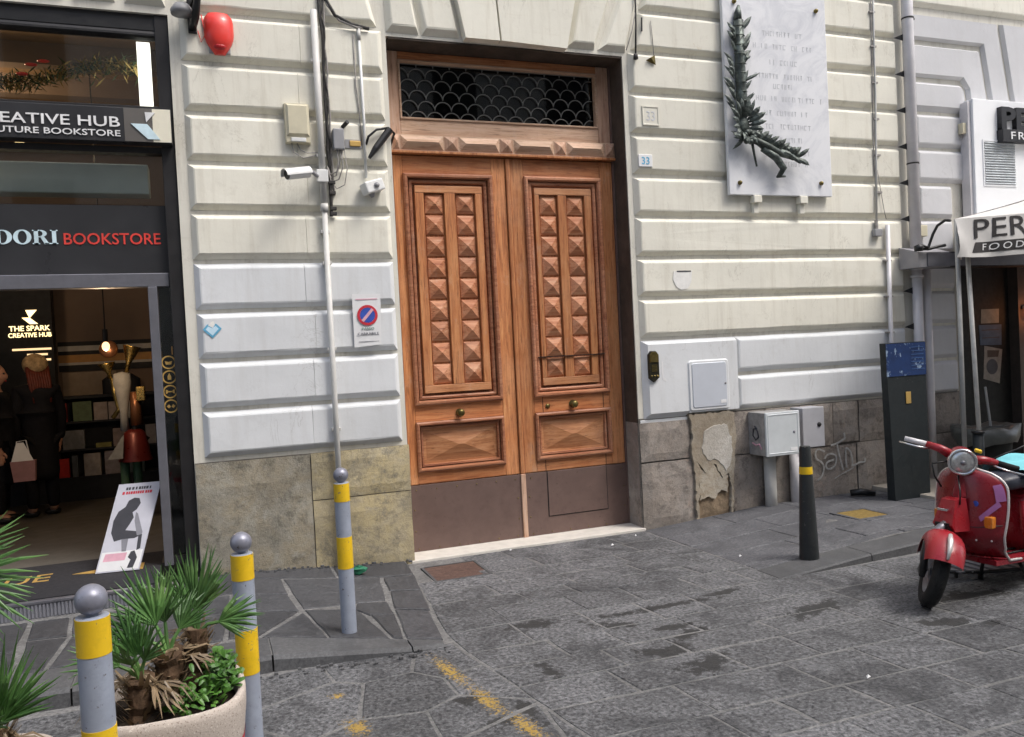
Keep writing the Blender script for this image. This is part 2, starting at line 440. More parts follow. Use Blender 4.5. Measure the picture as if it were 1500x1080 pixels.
def _tblue():
    a = NM('peeling_blue_poster')
    pe = a.ramp(a.noise(9.0, 8, .75, a.scaled((1, 1, .7))), [(.56, 0.0), (.585, 1.0)])
    col = a.mix(pe, a.ramp(a.noise(14, 5), [(.3, (.006, .024, .095)), (.7, (.010, .038, .14))]), (.30, .40, .54))
    return a.fin(col, .45)
MAT['totem_blue'] = _tblue()

def _leaf(name, c1, c2, c3):
    a = NM(name)
    col = a.ramp(a.noise(7, 4), [(.3, c1), (.55, c2), (.8, c3)])
    col = a.mix(1.0, col, a.ramp(a.rnd(), [(0, .65), (1, 1.3)]), 'MULTIPLY')
    a.p.inputs['Subsurface Weight'].default_value = 0.0
    return a.fin(col, .45, 0, .45)
MAT['palm'] = _leaf('palm_leaf', (.040, .10, .026), (.085, .19, .048), (.19, .30, .095))
MAT['palm_dry'] = _leaf('palm_dry', (.16, .11, .06), (.24, .17, .10), (.34, .27, .18))
MAT['shrub'] = _leaf('shrub_leaf', (.045, .13, .018), (.085, .22, .03), (.16, .30, .05))
MAT['trunk'] = simple('palm_fibre', (.10, .062, .038), .95, 0, .2, 0, .5, 40, .9, 80)
MAT['tinsel'] = simple('tinsel_gold', (.42, .30, .10), .35, .7, .5, 0, .5, 40)
MAT['tinsel_green'] = simple('tinsel_green', (.07, .11, .04), .6, 0, .4, 0, .5, 40)

# ------------------------------------------------------------------ mesh helpers
def tag(o, label=None, cat=None, group=None, kind=None):
    if label: o['label'] = label
    if cat: o['category'] = cat
    if group: o['group'] = group
    if kind: o['kind'] = kind
    return o

def thing(name, label, cat, loc=(0, 0, 0), group=None, rz=0.0):
    o = bpy.data.objects.new(name, None)
    COL.objects.link(o)
    o.empty_display_size = .1
    o.location = loc
    o.rotation_euler = (0, 0, rz)
    return tag(o, label, cat, group)

def base_of(o):
    v = Vector((0, 0, 0))
    while o is not None:
        v = v + o.location
        o = o.parent
    return v

class MB:
    def __init__(self): self.v = []; self.f = []
    def add(self, vs, fs):
        k = len(self.v)
        self.v += [Vector(p) for p in vs]
        self.f += [tuple(i + k for i in f) for f in fs]
        return self
    def box(self, x0, x1, y0, y1, z0, z1, M=None, c=0.0):
        """box; c chamfers its edges a little"""
        if c <= 0:
            vs = [(x, y, z) for z in (z0, z1) for y in (y0, y1) for x in (x0, x1)]
            fs = [(0, 2, 3, 1), (4, 5, 7, 6), (0, 1, 5, 4), (2, 6, 7, 3), (0, 4, 6, 2), (1, 3, 7, 5)]
        else:
            b = bmesh.new()
            bmesh.ops.create_cube(b, size=1)
            for q in b.verts:
                q.co = Vector(((x0 + x1) / 2 + q.co.x * (x1 - x0), (y0 + y1) / 2 + q.co.y * (y1 - y0), (z0 + z1) / 2 + q.co.z * (z1 - z0)))
            bmesh.ops.bevel(b, geom=list(b.edges) + list(b.verts), offset=c, segments=2, affect='EDGES', profile=.5)
            b.verts.index_update()
            vs = [tuple(q.co) for q in b.verts]
            fs = [tuple(q.index for q in f.verts) for f in b.faces]
            b.free()
        if M is not None: vs = [M @ Vector(p) for p in vs]
        return self.add(vs, fs)
    def tube(self, pts, r, n=8, cap=True):
        pts = [Vector(p) for p in pts]
        rs = r if isinstance(r, (list, tuple)) else [r] * len(pts)
        rings = []
        up = None
        for i, p in enumerate(pts):
            a = pts[max(0, i - 1)]; b = pts[min(len(pts) - 1, i + 1)]
            t = (b - a).normalized()
            if up is None:
                up = Vector((0, 0, 1)) if abs(t.z) < .9 else Vector((1, 0, 0))
            s = t.cross(up)
            if s.length < 1e-4: s = t.orthogonal()
            s.normalize()
            up = s.cross(t).normalized()
            rings.append([p + (s * math.cos(q) + up * math.sin(q)) * rs[i] for q in [2 * math.pi * j / n for j in range(n)]])
        return self.rings(rings, cap, cap)
    def rings(self, rings, cap0=True, cap1=True, closed=True):
        n = len(rings[0])
        vs = [p for rg in rings for p in rg]
        fs = []
        for i in range(len(rings) - 1):
            for j in range(n if closed else n - 1):
                a = i * n + j; b = i * n + (j + 1) % n
                fs.append((a, b, b + n, a + n))
        if cap0 and closed: fs.append(tuple(range(n - 1, -1, -1)))
        if cap1 and closed: fs.append(tuple((len(rings) - 1) * n + j for j in range(n)))
        return self.add(vs, fs)
    def lathe(self, prof, o=(0, 0, 0), n=16, M=None, sx=1.0, sy=1.0):
        """prof: list of (radius, z)"""
        rings = []
        for r, z in prof:
            rg = [Vector((r * math.cos(2 * math.pi * j / n) * sx, r * math.sin(2 * math.pi * j / n) * sy, z)) for j in range(n)]
            if M is not None: rg = [M @ p for p in rg]
            rings.append([p + Vector(o) for p in rg])
        return self.rings(rings)
    def cyl(self, p0, p1, r0, r1=None, n=14): return self.tube([p0, p1], [r0, r0 if r1 is None else r1], n)
    def sphere(self, c, r, n=16, m=10, s=(1, 1, 1)):
        c = Vector(c)
        prof = [(max(1e-4, math.sin(math.pi * i / m)) * r, -math.cos(math.pi * i / m) * r) for i in range(m + 1)]
        rings = [[c + Vector((q * math.cos(2 * math.pi * j / n) * s[0], q * math.sin(2 * math.pi * j / n) * s[1], z * s[2])) for j in range(n)] for q, z in prof]
        return self.rings(rings)
    def prism(self, poly, d0, d1, axis='y'):
        """polygon in the XZ plane (axis y) or XY plane (axis z) extruded"""
        n = len(poly)
        P = (lambda p, d: (p[0], d, p[1])) if axis == 'y' else (lambda p, d: (p[0], p[1], d))
        vs = [P(p, d0) for p in poly] + [P(p, d1) for p in poly]
        fs = [tuple(range(n)), tuple(range(2 * n - 1, n - 1, -1))]
        for i in range(n): fs.append((i, i + n, (i + 1) % n + n, (i + 1) % n))
        return self.add(vs, fs)
    def frustum(self, poly, inset, y0, y1, back=None):
        """bevelled block on a wall: polygon (x,z) at y0, inset polygon at y1"""
        q = inset_poly(poly, inset)
        n = len(poly)
        vs = []; fs = []
        if back is not None:
            vs += [(p[0], back, p[1]) for p in poly]
        vs += [(p[0], y0, p[1]) for p in poly] + [(p[0], y1, p[1]) for p in q]
        L = len(vs) // n
        for k in range(L - 1):
            for i in range(n):
                j = (i + 1) % n
                fs.append((k * n + i, k * n + j, (k + 1) * n + j, (k + 1) * n + i))
        fs.append(tuple((L - 1) * n + i for i in range(n)))
        return self.add(vs, fs)
    def block(self, poly, inset, y0, y1):
        """bevelled plaster block whose edges are rounded and waver a little"""
        ins = inset if isinstance(inset, (list, tuple)) else [inset] * len(poly)
        loops = [(poly, y0), (inset_poly(poly, [k * .86 for k in ins]), y1 * .90), (inset_poly(poly, [k + (.006 if k > .005 else 0) for k in ins]), y1)]
        out = []
        for li, (pp, y) in enumerate(loops):
            lp = []
            for i in range(len(pp)):
                a, b = pp[i], pp[(i + 1) % len(pp)]
                n = max(1, int(math.hypot(poly[(i + 1) % len(poly)][0] - poly[i][0], poly[(i + 1) % len(poly)][1] - poly[i][1]) / .16))
                for k in range(n):
                    u = k / n
                    x = a[0] + (b[0] - a[0]) * u; z = a[1] + (b[1] - a[1]) * u
                    w_ = 0 if ins[i] < .005 else 1
                    f = mnoise.noise(Vector((x * 2.3, z * 5.1, li * .35))) * .0042 + mnoise.noise(Vector((x * 9.0, z * 11.0, li * 2.7 + 5))) * .0022
                    g = mnoise.noise(Vector((x * 5.3, z * 4.1, li * 1.7 + 11))) * .003
                    lp.append((x + g * w_, y + (f * .5 if li else 0), z + f * w_))
            out.append(lp)
        n = len(out[0])
        vs = [p for l in out for p in l]
        fs = [(k * n + i, k * n + (i + 1) % n, (k + 1) * n + (i + 1) % n, (k + 1) * n + i) for k in range(2) for i in range(n)]
        fs.append(tuple(2 * n + i for i in range(n)))
        return self.add(vs, fs)
    def ring(self, x0, x1, z0, z1, prof, fill=False):
        """mitred rectangular moulding: prof = list of (inset, y)"""
        loops = [[(x0 + i, y, z0 + i), (x1 - i, y, z0 + i), (x1 - i, y, z1 - i), (x0 + i, y, z1 - i)] for i, y in prof]
        vs = [p for l in loops for p in l]
        fs = []
        for k in range(len(loops) - 1):
            for i in range(4):
                j = (i + 1) % 4
                fs.append((k * 4 + i, k * 4 + j, k * 4 + 4 + j, k * 4 + 4 + i))
        if fill: fs.append(tuple((len(loops) - 1) * 4 + i for i in range(4)))
        return self.add(vs, fs)
    def pyramid(self, x0, x1, z0, z1, y0, y1, ridge=0.0):
        """diamond stud facing -y; ridge leaves a ridge line"""
        cx, cz = (x0 + x1) / 2, (z0 + z1) / 2
        if ridge:
            vs = [(x0, y0, z0), (x1, y0, z0), (x1, y0, z1), (x0, y0, z1), (cx - ridge, y1, cz), (cx + ridge, y1, cz)]
            fs = [(0, 1, 5, 4), (1, 2, 5), (2, 3, 4, 5), (3, 0, 4)]
        else:
            vs = [(x0, y0, z0), (x1, y0, z0), (x1, y0, z1), (x0, y0, z1), (cx, y1, cz)]
            fs = [(0, 1, 4), (1, 2, 4), (2, 3, 4), (3, 0, 4)]
        return self.add(vs, fs)
    def build(self, name, mat, parent=None, smooth=False, local=False, angle=None):
        me = bpy.data.meshes.new(name)
        off = Vector((0, 0, 0)) if (local or parent is None) else base_of(parent)
        me.from_pydata([tuple(p - off) for p in self.v], [], self.f)
        me.validate()
        b = bmesh.new()
        b.from_mesh(me)
        bmesh.ops.recalc_face_normals(b, faces=b.faces) if not getattr(self, 'open', False) else None
        b.to_mesh(me)
        b.free()
        if smooth:
            for p in me.polygons: p.use_smooth = True
            if angle is not None:
                try: me.set_sharp_from_angle(angle=rad(angle))
                except Exception: pass
        me.materials.append(mat)
        o = bpy.data.objects.new(name, me)
        COL.objects.link(o)
        if parent is not None: o.parent = parent
        return o

def inset_poly(poly, d):
    """offset a counter-clockwise polygon inwards; d: one distance or one per edge"""
    n = len(poly)
    ds = d if isinstance(d, (list, tuple)) else [d] * n
    ar = sum(poly[i][0] * poly[(i + 1) % n][1] - poly[(i + 1) % n][0] * poly[i][1] for i in range(n))
    sg = 1 if ar > 0 else -1
    lines = []
    for i in range(n):
        a, b = Vector(poly[i]), Vector(poly[(i + 1) % n])
        t = (b - a).normalized()
        nn = Vector((-t.y, t.x)) * sg
        lines.append((a + nn * ds[i], t))
    out = []
    for i in range(n):
        p, t = lines[i - 1]; q, s = lines[i]
        den = t.x * s.y - t.y * s.x
        if abs(den) < 1e-6: out.append((q.x, q.y)); continue
        k = ((q.x - p.x) * s.y - (q.y - p.y) * s.x) / den
        r = p + t * k
        out.append((r.x, r.y))
    return out

def dup_obj(o, parent=None, loc=None):
    c = o.copy()
    COL.objects.link(c)
    if parent is not None: c.parent = parent
    if loc is not None: c.location = loc
    return c

def copy_tree(o, parent=None):
    c = o.copy()
    COL.objects.link(c)
    c.parent = parent
    for ch in list(o.children): copy_tree(ch, c)
    return c

WALLM = Matrix(((1, 0, 0, 0), (0, 0, -1, 0), (0, 1, 0, 0), (0, 0, 0, 1)))   # text plane -> wall facing -y

def text(body, name, mat, parent, x, y, z, width=None, height=None, extr=.002, bold=0.0, M=None, align='LEFT', shear=0.0, space=1.0):
    """lettering as real geometry; x,z = lower left corner (or centre) of the text; width/height scale its box"""
    cu = bpy.data.curves.new(name, 'FONT')
    cu.body = body
    cu.size = 1.0
    cu.extrude = .02
    cu.offset = bold
    cu.shear = shear
    cu.space_character = space
    cu.resolution_u = 3
    o = bpy.data.objects.new(name, cu)
    COL.objects.link(o)
    dg = bpy.context.evaluated_depsgraph_get()
    me = bpy.data.meshes.new_from_object(o.evaluated_get(dg))
    bpy.data.objects.remove(o)
    bpy.data.curves.remove(cu)
    xs = [v.co.x for v in me.vertices]; ys = [v.co.y for v in me.vertices]
    x0, x1, y0, y1 = min(xs), max(xs), min(ys), max(ys)
    sy = (height / (y1 - y0)) if height else 1.0
    sx = (width / (x1 - x0)) if width else sy
    ax = {'LEFT': x0, 'CENTER': (x0 + x1) / 2, 'RIGHT': x1}[align]
    off = base_of(parent) if parent is not None else Vector((0, 0, 0))
    T = Matrix.Translation(Vector((x, y, z)) - off) @ (M if M is not None else WALLM)
    for v in me.vertices:
        v.co = T @ Vector(((v.co.x - ax) * sx, (v.co.y - y0) * sy, v.co.z / .02 * extr))
    me.materials.clear()
    me.materials.append(mat)
    if body.count(' ') == 1 and parent is not None:
        split_words(me, name, parent)
    ob = bpy.data.objects.new(name, me)
    COL.objects.link(ob)
    if parent is not None: ob.parent = parent
    return ob

def split_words(me, name, parent):
    """two printed words become two parts: cut at the widest empty gap along x"""
    iv = sorted((min(me.vertices[i].co.x for i in p.vertices), max(me.vertices[i].co.x for i in p.vertices)) for p in me.polygons)
    best, cut, hi = 0, None, iv[0][1]
    for a, b in iv[1:]:
        if a - hi > best: best, cut = a - hi, (a + hi) / 2
        hi = max(hi, b)
    if cut is None: return
    other = me.copy()
    for mesh, keep_left in ((me, True), (other, False)):
        b = bmesh.new()
        b.from_mesh(mesh)
        bmesh.ops.delete(b, geom=[v for v in b.verts if (v.co.x > cut) == keep_left], context='VERTS')
        b.to_mesh(mesh)
        b.free()
    ob = bpy.data.objects.new(name, other)
    COL.objects.link(ob)
    ob.parent = parent

def skin_mesh(name, verts, edges, radii, mat, parent, root=0, sub=2):
    """one continuous body grown on a skeleton"""
    me = bpy.data.meshes.new(name)
    off = base_of(parent) if parent is not None else Vector((0, 0, 0))
    me.from_pydata([tuple(Vector(v) - off) for v in verts], edges, [])
    o = bpy.data.objects.new(name, me)
    COL.objects.link(o)
    sk = o.modifiers.new('skin', 'SKIN')
    sk.use_smooth_shade = True
    me.skin_vertices.new() if not me.skin_vertices else None
    for i, r in enumerate(radii):
        rr = r if isinstance(r, tuple) else (r, r)
        me.skin_vertices[0].data[i].radius = rr
        me.skin_vertices[0].data[i].use_root = (i == root)
    ss = o.modifiers.new('sub', 'SUBSURF')
    ss.levels = sub
    ss.render_levels = sub
    dg = bpy.context.evaluated_depsgraph_get()
    m2 = bpy.data.meshes.new_from_object(o.evaluated_get(dg))
    o.modifiers.clear()
    o.data = m2
    m2.materials.clear()
    m2.materials.append(mat)
    for p in m2.polygons: p.use_smooth = True
    if parent is not None: o.parent = parent
    return o

# ------------------------------------------------------------------ ground heights
def clamp(t, a=0.0, b=1.0): return max(a, min(b, t))
def z_street(x, y): return -.03 * clamp((y + 1.5) / 1.5) if y > -1.5 else 0.0
def z_left(x, y): return clamp((-.12 - x) / 1.15) * .088 + (.012 if x < -1.5 else 0) * 0
def z_right(x, y):
    t = clamp((x - 2.15) / 1.3)
    return z_street(x, y) + .085 * t * clamp(1 + (y + .2) * .0)

def stone(poly, zf, name, mat, parent, gap=.010, bev=.009, drop=.035, jig=.002):
    """one paving stone with a chamfered edge, its top following the ground"""
    p0 = inset_poly(poly, gap)
    q0 = inset_poly(poly, gap + bev)
    p, q = [], []
    for i in range(len(p0)):
        a, b, c, d = p0[i], p0[(i + 1) % len(p0)], q0[i], q0[(i + 1) % len(p0)]
        L = math.hypot(b[0] - a[0], b[1] - a[1])
        k = max(1, min(4, int(L / .11)))
        for m_ in range(k):
            u = m_ / k
            w1 = .0032 if m_ else .002
            jx, jy = random.uniform(-w1, w1), random.uniform(-w1, w1)
            p.append((a[0] + (b[0] - a[0]) * u + jx, a[1] + (b[1] - a[1]) * u + jy))
            q.append((c[0] + (d[0] - c[0]) * u + jx * 2.2, c[1] + (d[1] - c[1]) * u + jy * 2.2))
    n = len(p)
    dz = random.uniform(-jig, jig)
    mb = MB()
    vs = [(a, b, zf(a, b) - drop) for a, b in p] + [(a, b, zf(a, b) - .006 + dz) for a, b in p] + [(a, b, zf(a, b) + dz) for a, b in q]
    fs = []
    for k in range(2):
        for i in range(n):
            j = (i + 1) % n
            fs.append((k * n + i, k * n + j, (k + 1) * n + j, (k + 1) * n + i))
    fs.append(tuple(2 * n + i for i in range(n)))
    mb.add(vs, fs)
    return mb.build(name, mat, parent)

def clip(poly, nx, ny, c):
    """keep the part of a convex polygon where nx*x+ny*y<=c"""
    out = []
    for i in range(len(poly)):
        a, b = poly[i], poly[(i + 1) % len(poly)]
        da, db = nx * a[0] + ny * a[1] - c, nx * b[0] + ny * b[1] - c
        if da <= 0: out.append(a)
        if da * db < 0:
            t = da / (da - db)
            out.append((a[0] + (b[0] - a[0]) * t, a[1] + (b[1] - a[1]) * t))
    return out

def area(p): return .5 * sum(p[i][0] * p[(i + 1) % len(p)][1] - p[(i + 1) % len(p)][0] * p[i][1] for i in range(len(p)))
def tidy(p, eps=.03):
    out = []
    for q in p:
        if not out or math.hypot(q[0] - out[-1][0], q[1] - out[-1][1]) > eps: out.append(q)
    if len(out) > 1 and math.hypot(out[0][0] - out[-1][0], out[0][1] - out[-1][1]) < eps: out.pop()
    return out

# ---- the street
street = MB()
for i in range(-40, 41):
    pass
gx = [-60, -20, -8] + [-6 + .4 * i for i in range(41)] + [14, 30, 60]
gy = [-60, -25, -12] + [-8 + .4 * i for i in range(21)] + [.35]
idx = {}
vs = []
for j, y in enumerate(gy):
    for i, x in enumerate(gx):
        idx[i, j] = len(vs)
        vs.append((x, y, z_street(x, y) - .0035))
fs = [(idx[i, j], idx[i + 1, j], idx[i + 1, j + 1], idx[i, j + 1]) for j in range(len(gy) - 1) for i in range(len(gx) - 1)]
street.add(vs, fs)
st = street.build('street', MAT['mortar'])
tag(st, 'street of dark chiselled stone slabs with pale mortar joints', 'street', None, 'structure')

def seam_x(y):       # right-hand paving begins at this slanting seam
    if y > -1.9: return -.02 + .105 * (y + .02) / 1.0 * 1.0 if y > -1.9 else -.22
    return -.225 + (-y - 1.9) * .145

rows = [-.02, -.34, -.66, -.95, -1.24, -1.49, -1.83, -2.19, -2.47, -2.73, -3.04, -3.38, -3.67, -3.98, -4.30, -4.62, -4.95]
TILT = math.tan(rad(-1.3))
def R_right_limit(y): return 6.2
for k in range(len(rows) - 1):
    y1, y0 = rows[k], rows[k + 1]
    yc = (y0 + y1) / 2
    x = seam_x(yc)
    first = True
    while x < (6.6 if yc > -2.6 else 4.3):
        L = random.uniform(.34, .64)
        x2 = x + L
        sk = .045 * random.uniform(-.2, 1)
        xa0 = x if not first else seam_x(y1)
        xb0 = x + (0 if not first else 0)
        pl = [(x + sk * 0 if first else x, y0 + TILT * x), (x2 + .03, y0 + TILT * x2), (x2, y1 + TILT * x2), (x if not first else seam_x(y1), y1 + TILT * x)]
        if first: pl[0] = (seam_x(y0), y0 + TILT * x)
        else: pl[0] = (x + .03, y0 + TILT * x)
        pl = [(a_ + random.uniform(-.007, .007), b_ + random.uniform(-.006, .006)) for a_, b_ in pl]
        # the raised walk on the right has its own stones
        cx, cy = x + L / 2, yc
        kerb_y = -1.93 + .04 * (cx - 2.2)
        if cy > -1.93:
            if x > 2.05: break
            if x2 > 1.95:
                x2 = 2.128
                pl[1] = (x2, pl[1][1]); pl[2] = (x2, pl[2][1])
        if .0 < cx < .50 and cy > -.68 and k < 2:
            # leave room for the rusty cover by the door
            if k == 0 or k == 1:
                if x2 > .48:
                    pl2 = [(max(p[0], .475), p[1]) for p in pl]
                    if area(pl2) > .02: stone(pl2, z_street, 'paving_stone', MAT['street'], st)
                x = x2; first = False
                continue
        stone(pl, z_street, 'paving_stone', MAT['street'], st, gap=.0055, bev=.006)
        x = x2
        first = False

# irregular slabs on the left of the seam, in front of the kerb
def voronoi(seeds, region):
    out = []
    for i, s in enumerate(seeds):
        p = region
        for j, t in enumerate(seeds):
            if i == j: continue
            nx, ny = t[0] - s[0], t[1] - s[1]
            c = (t[0] ** 2 + t[1] ** 2 - s[0] ** 2 - s[1] ** 2) / 2
            p = clip(p, nx, ny, c)
            if len(p) < 3: break
        p = tidy(p)
        if len(p) >= 3 and area(p) > .006: out.append(p)
    return out
rg = [(-3.4, -1.98), (-3.4, -4.9), (.19, -4.9), (-.015, -3.33), (-.215, -1.98)]
seeds = []
rr = random.Random(11)
yy = -2.15
while yy > -4.9:
    xx = -3.3 + rr.uniform(0, .3)
    while xx < .2:
        seeds.append((xx + rr.uniform(-.11, .11), yy + rr.uniform(-.09, .09)))
        xx += rr.uniform(.40, .62)
    yy -= .37
for p in voronoi(seeds, rg):
    if area(p) < 0: p = p[::-1]
    stone(p, z_street, 'paving_stone', MAT['street'], st, gap=.0055, bev=.009)

# rusty cover by the door
t = thing('drain_cover', 'rusty brown square inspection cover in the paving before the wooden door', 'drain cover', (.25, -.46, -.02))
MB().box(.055, .46, -.675, -.262, -.05, -.020, c=.004).build('cover_plate', MAT['rust_cover'], t)
fr = MB()
for a in ((.035, .055, -.69, -.247), (.46, .478, -.69, -.247), (.055, .46, -.69, -.675), (.055, .46, -.262, -.247)):
    fr.box(a[0], a[1], a[2], a[3], -.05, -.016)
fr.build('cover_frame', MAT['kerb'], t)

# ---- left sidewalk
swb = MB()
gx2 = [-6.5, -4.5, -3, -2, -1.3, -1.0, -.7, -.4, -.15, -.03]
gy2 = [-1.90, -1.2, -.6, 0.02]
vs = []
for j, y in enumerate(gy2):
    for i, x in enumerate(gx2):
        xx = x if x < -.3 else x - .10 * (-y)
        vs.append((xx, y, z_left(x, y) - .0075))
n = len(gx2)
fs = [(j * n + i, j * n + i + 1, j * n + n + i + 1, j * n + n + i) for j in range(len(gy2) - 1) for i in range(n - 1)]
swb.add(vs, fs)
sw = swb.build('sidewalk', MAT['mortar'])
tag(sw, 'raised sidewalk of dark irregular stone slabs along the left wall', 'sidewalk', None, 'structure')
SL = [
 [(-1.30, -.20), (-1.01, -.31), (-1.00, -.74), (-1.37, -.66)], [(-1.37, -.66), (-1.00, -.74), (-.97, -1.15), (-1.38, -1.04)],
 [(-1.38, -1.04), (-.97, -1.15), (-1.24, -1.57), (-1.42, -1.55)], [(-.95, -1.17), (-.87, -1.72), (-1.24, -1.60)],
 [(-1.01, -.31), (-.32, -.46), (-.40, -1.07), (-.61, -1.08), (-.95, -1.12)], [(-.61, -1.08), (-.40, -1.09), (-.41, -1.40), (-.58, -1.36), (-.64, -1.22)],
 [(-.95, -1.12), (-.62, -1.20), (-.53, -1.83), (-.87, -1.72)], [(-.57, -1.36), (-.41, -1.40), (-.46, -1.86), (-.53, -1.83)],
 [(-.40, -1.28), (-.18, -1.36), (-.25, -1.93), (-.46, -1.86)], [(-.34, -.85), (-.11, -.88), (-.17, -1.35), (-.40, -1.27)],
 [(-.31, -.47), (-.06, -.46), (-.11, -.87), (-.34, -.84)], [(-1.30, -.02), (-.62, -.03), (-.62, -.385), (-1.0, -.30), (-1.30, -.19)],
 [(-.62, -.03), (-.03, -.03), (-.06, -.45), (-.32, -.455), (-.62, -.385)],
 [(-1.72, -.02), (-1.31, -.02), (-1.31, -.60), (-1.72, -.60)], [(-1.85, -.60), (-1.37, -.61), (-1.38, -1.04), (-1.82, -1.02)],
 [(-1.82, -1.03), (-1.39, -1.05), (-1.43, -1.56), (-1.80, -1.55)],
 [(-2.33, -.60), (-1.86, -.60), (-1.83, -1.02), (-2.28, -1.01)], [(-2.28, -1.02), (-1.83, -1.03), (-1.81, -1.56), (-2.32, -1.56)],
 [(-2.56, -.58), (-2.34, -.60), (-2.29, -1.01), (-2.52, -.98)], [(-2.52, -.99), (-2.29, -1.02), (-2.33, -1.56), (-2.46, -1.56)],
 [(-3.2, -.57), (-2.57, -.58), (-2.54, -1.16), (-3.2, -1.13)], [(-3.2, -1.14), (-2.54, -1.17), (-2.47, -1.56), (-3.2, -1.56)],
 [(-3.9, -.57), (-3.21, -.57), (-3.21, -1.56), (-3.9, -1.56)]]
for p in SL:
    if area(p) < 0: p = p[::-1]
    stone(p, z_left, 'sidewalk_slab', MAT['slab'], sw, gap=.0085, bev=.007, jig=.002)
# kerb stones
def kerb_piece(xa, xb, ya, yb, yfa, yfb, name='kerb_stone'):
    a, b = z_left(xa, 0), z_left(xb, 0)
    v = [(xa, ya, a), (xb, yb, b), (xb, yfb + .02, b), (xa, yfa + .02, a), (xa, yfa, a - .02), (xb, yfb, max(b - .02, -.004)),
         (xa, yfa - .006, -.04), (xb, yfb - .006, -.04), (xa, ya, -.04), (xb, yb, -.04)]
    f = [(0, 1, 2, 3), (3, 2, 5, 4), (4, 5, 7, 6), (0, 3, 4, 6, 8), (1, 9, 7, 5, 2), (0, 8, 9, 1)]
    return MB().add(v, f).build(name, MAT['kerb'], sw)
kerb_piece(-1.19, -.46, -1.62, -1.875, -1.94, -2.03)
kerb_piece(-.452, -.27, -1.88, -1.94, -2.032, -2.02)
kerb_piece(-2.15, -1.20, -1.575, -1.615, -1.92, -1.94)
kerb_piece(-3.05, -2.16, -1.575, -1.575, -1.86, -1.92)
kerb_piece(-3.95, -3.06, -1.575, -1.575, -1.82, -1.86)

# ---- right raised walk
swr = MB()
vs = []
gx3 = [2.12, 2.15, 2.5, 3.0, 3.45, 4.5, 6.0, 9.5]
for y_i in range(5):
    for x in gx3:
        kf = -1.90 + .035 * (x - 2.2) + .24
        y = kf + (0.02 - kf) * y_i / 4
        vs.append((x, y, z_right(x, y) - (.0075 if x > 2.13 else .004)))
n = len(gx3)
fs = [(j * n + i, j * n + i + 1, j * n + n + i + 1, j * n + n + i) for j in range(4) for i in range(n - 1)]
swr.add(vs, fs)
sr = swr.build('sidewalk', MAT['mortar'])
tag(sr, 'raised walk of worn grey slabs on the right below the wall plinth', 'sidewalk', None, 'structure')
ry = [-.03, -.42, -.80, -1.16, -1.50]
for k in range(len(ry)):
    x = 2.16 + random.uniform(0, .1)
    x0s = 2.13
    x = x0s
    while x < 7.4:
        L = random.uniform(.5, .95)
        x2 = x + L
        def yk(xq, kk):
            kf = -1.90 + .035 * (xq - 2.2) + .265
            return ry[kk] if kk < len(ry) else kf
        if k == len(ry) - 1: pl = [(x, yk(x, 9)), (x2, yk(x2, 9)), (x2, ry[k]), (x, ry[k])]
        else: pl = [(x, ry[k + 1]), (x2, ry[k + 1]), (x2, ry[k]), (x, ry[k])]
        if not (3.5 < (x + x2) / 2 < 4.05 and k in (1, 2)) or True:
            stone(pl, z_right, 'sidewalk_slab', MAT['smooth'], sr, gap=.006, bev=.006, jig=.0025)
        x = x2
x = 2.13
while x < 7.4:
    L = random.uniform(.75, 1.1)
    x2 = x + L
    kf = lambda q: -1.90 + .035 * (q - 2.2)
    a, b = z_right(x, -1.9), z_right(x2, -1.9)
    v = [(x, kf(x) + .255, a), (x2 - .008, kf(x2) + .255, b), (x2 - .008, kf(x2) + .012, b), (x, kf(x) + .012, a), (x, kf(x), a - .012), (x2 - .008, kf(x2), b - .012),
         (x, kf(x) - .004, -.05), (x2 - .008, kf(x2) - .004, -.05), (x, kf(x) + .255, -.05), (x2 - .008, kf(x2) + .255, -.05)]
    f = [(0, 1, 2, 3), (3, 2, 5, 4), (4, 5, 7, 6), (0, 3, 4, 6, 8), (1, 9, 7, 5, 2), (0, 8, 9, 1)]
    MB().add(v, f).build('kerb_stone', MAT['kerb'], sr)
    x = x2
t = thing('drain_cover', 'small ochre utility cover set in the right walk near the dark information stand', 'drain cover', (3.78, -.9, .06))
MB().box(3.62, 3.93, -1.06, -.77, .02, z_right(3.8, -.9) + .004, c=.003).build('cover_plate', MAT['ochre_cover'], t)
fr = MB()
zt = z_right(3.8, -.9) + .007
for a in ((3.585, 3.62, -1.095, -.735), (3.93, 3.965, -1.095, -.735), (3.62, 3.93, -1.095, -1.06), (3.62, 3.93, -.77, -.735)):
    fr.box(a[0], a[1], a[2], a[3], .02, zt)
fr.build('cover_frame', MAT['smooth'], t)

# ------------------------------------------------------------------ the palazzo
B = thing('palazzo', 'pale palazzo front with banded plaster blocks around a tall wooden door', 'building', (1, 0, 0))
core = MB()
core.box(-1.56, .04, 0, .55, -.05, 7.2)
core.box(.04, 2.155, 0, .55, 4.185, 7.2)
core.box(2.155, 6.02, 0, .55, -.05, 7.2)
core.box(6.02, 9.6, 0, .55, 3.35, 7.2)
core.box(6.021, 6.15, .001, .55, 2.6, 3.35)
core.box(9.6, 16, 0, .55, -.05, 7.2)
core.box(-9, -1.56, 0, .55, 4.20, 7.2)
core.box(-14, -9, 0, .55, -.05, 7.2)
core.build('wall', MAT['wall_flat'], B)
upper = MB().box(-14, 16, .02, .55, 7.2, 13.0)
upper.build('upper_wall', MAT['plaster'], B)
rv = MB()
rv.box(2.147, 2.1545, .012, .5, .93, 4.168)
rv.box(.06, 2.15, .004, .5, 4.168, 4.183)
rv.build('door_reveal', MAT['jamb'], B)
MB().box(2.146, 2.170, .012, .40, -.04, .93).build('reveal_stone', MAT['piperno'], B)

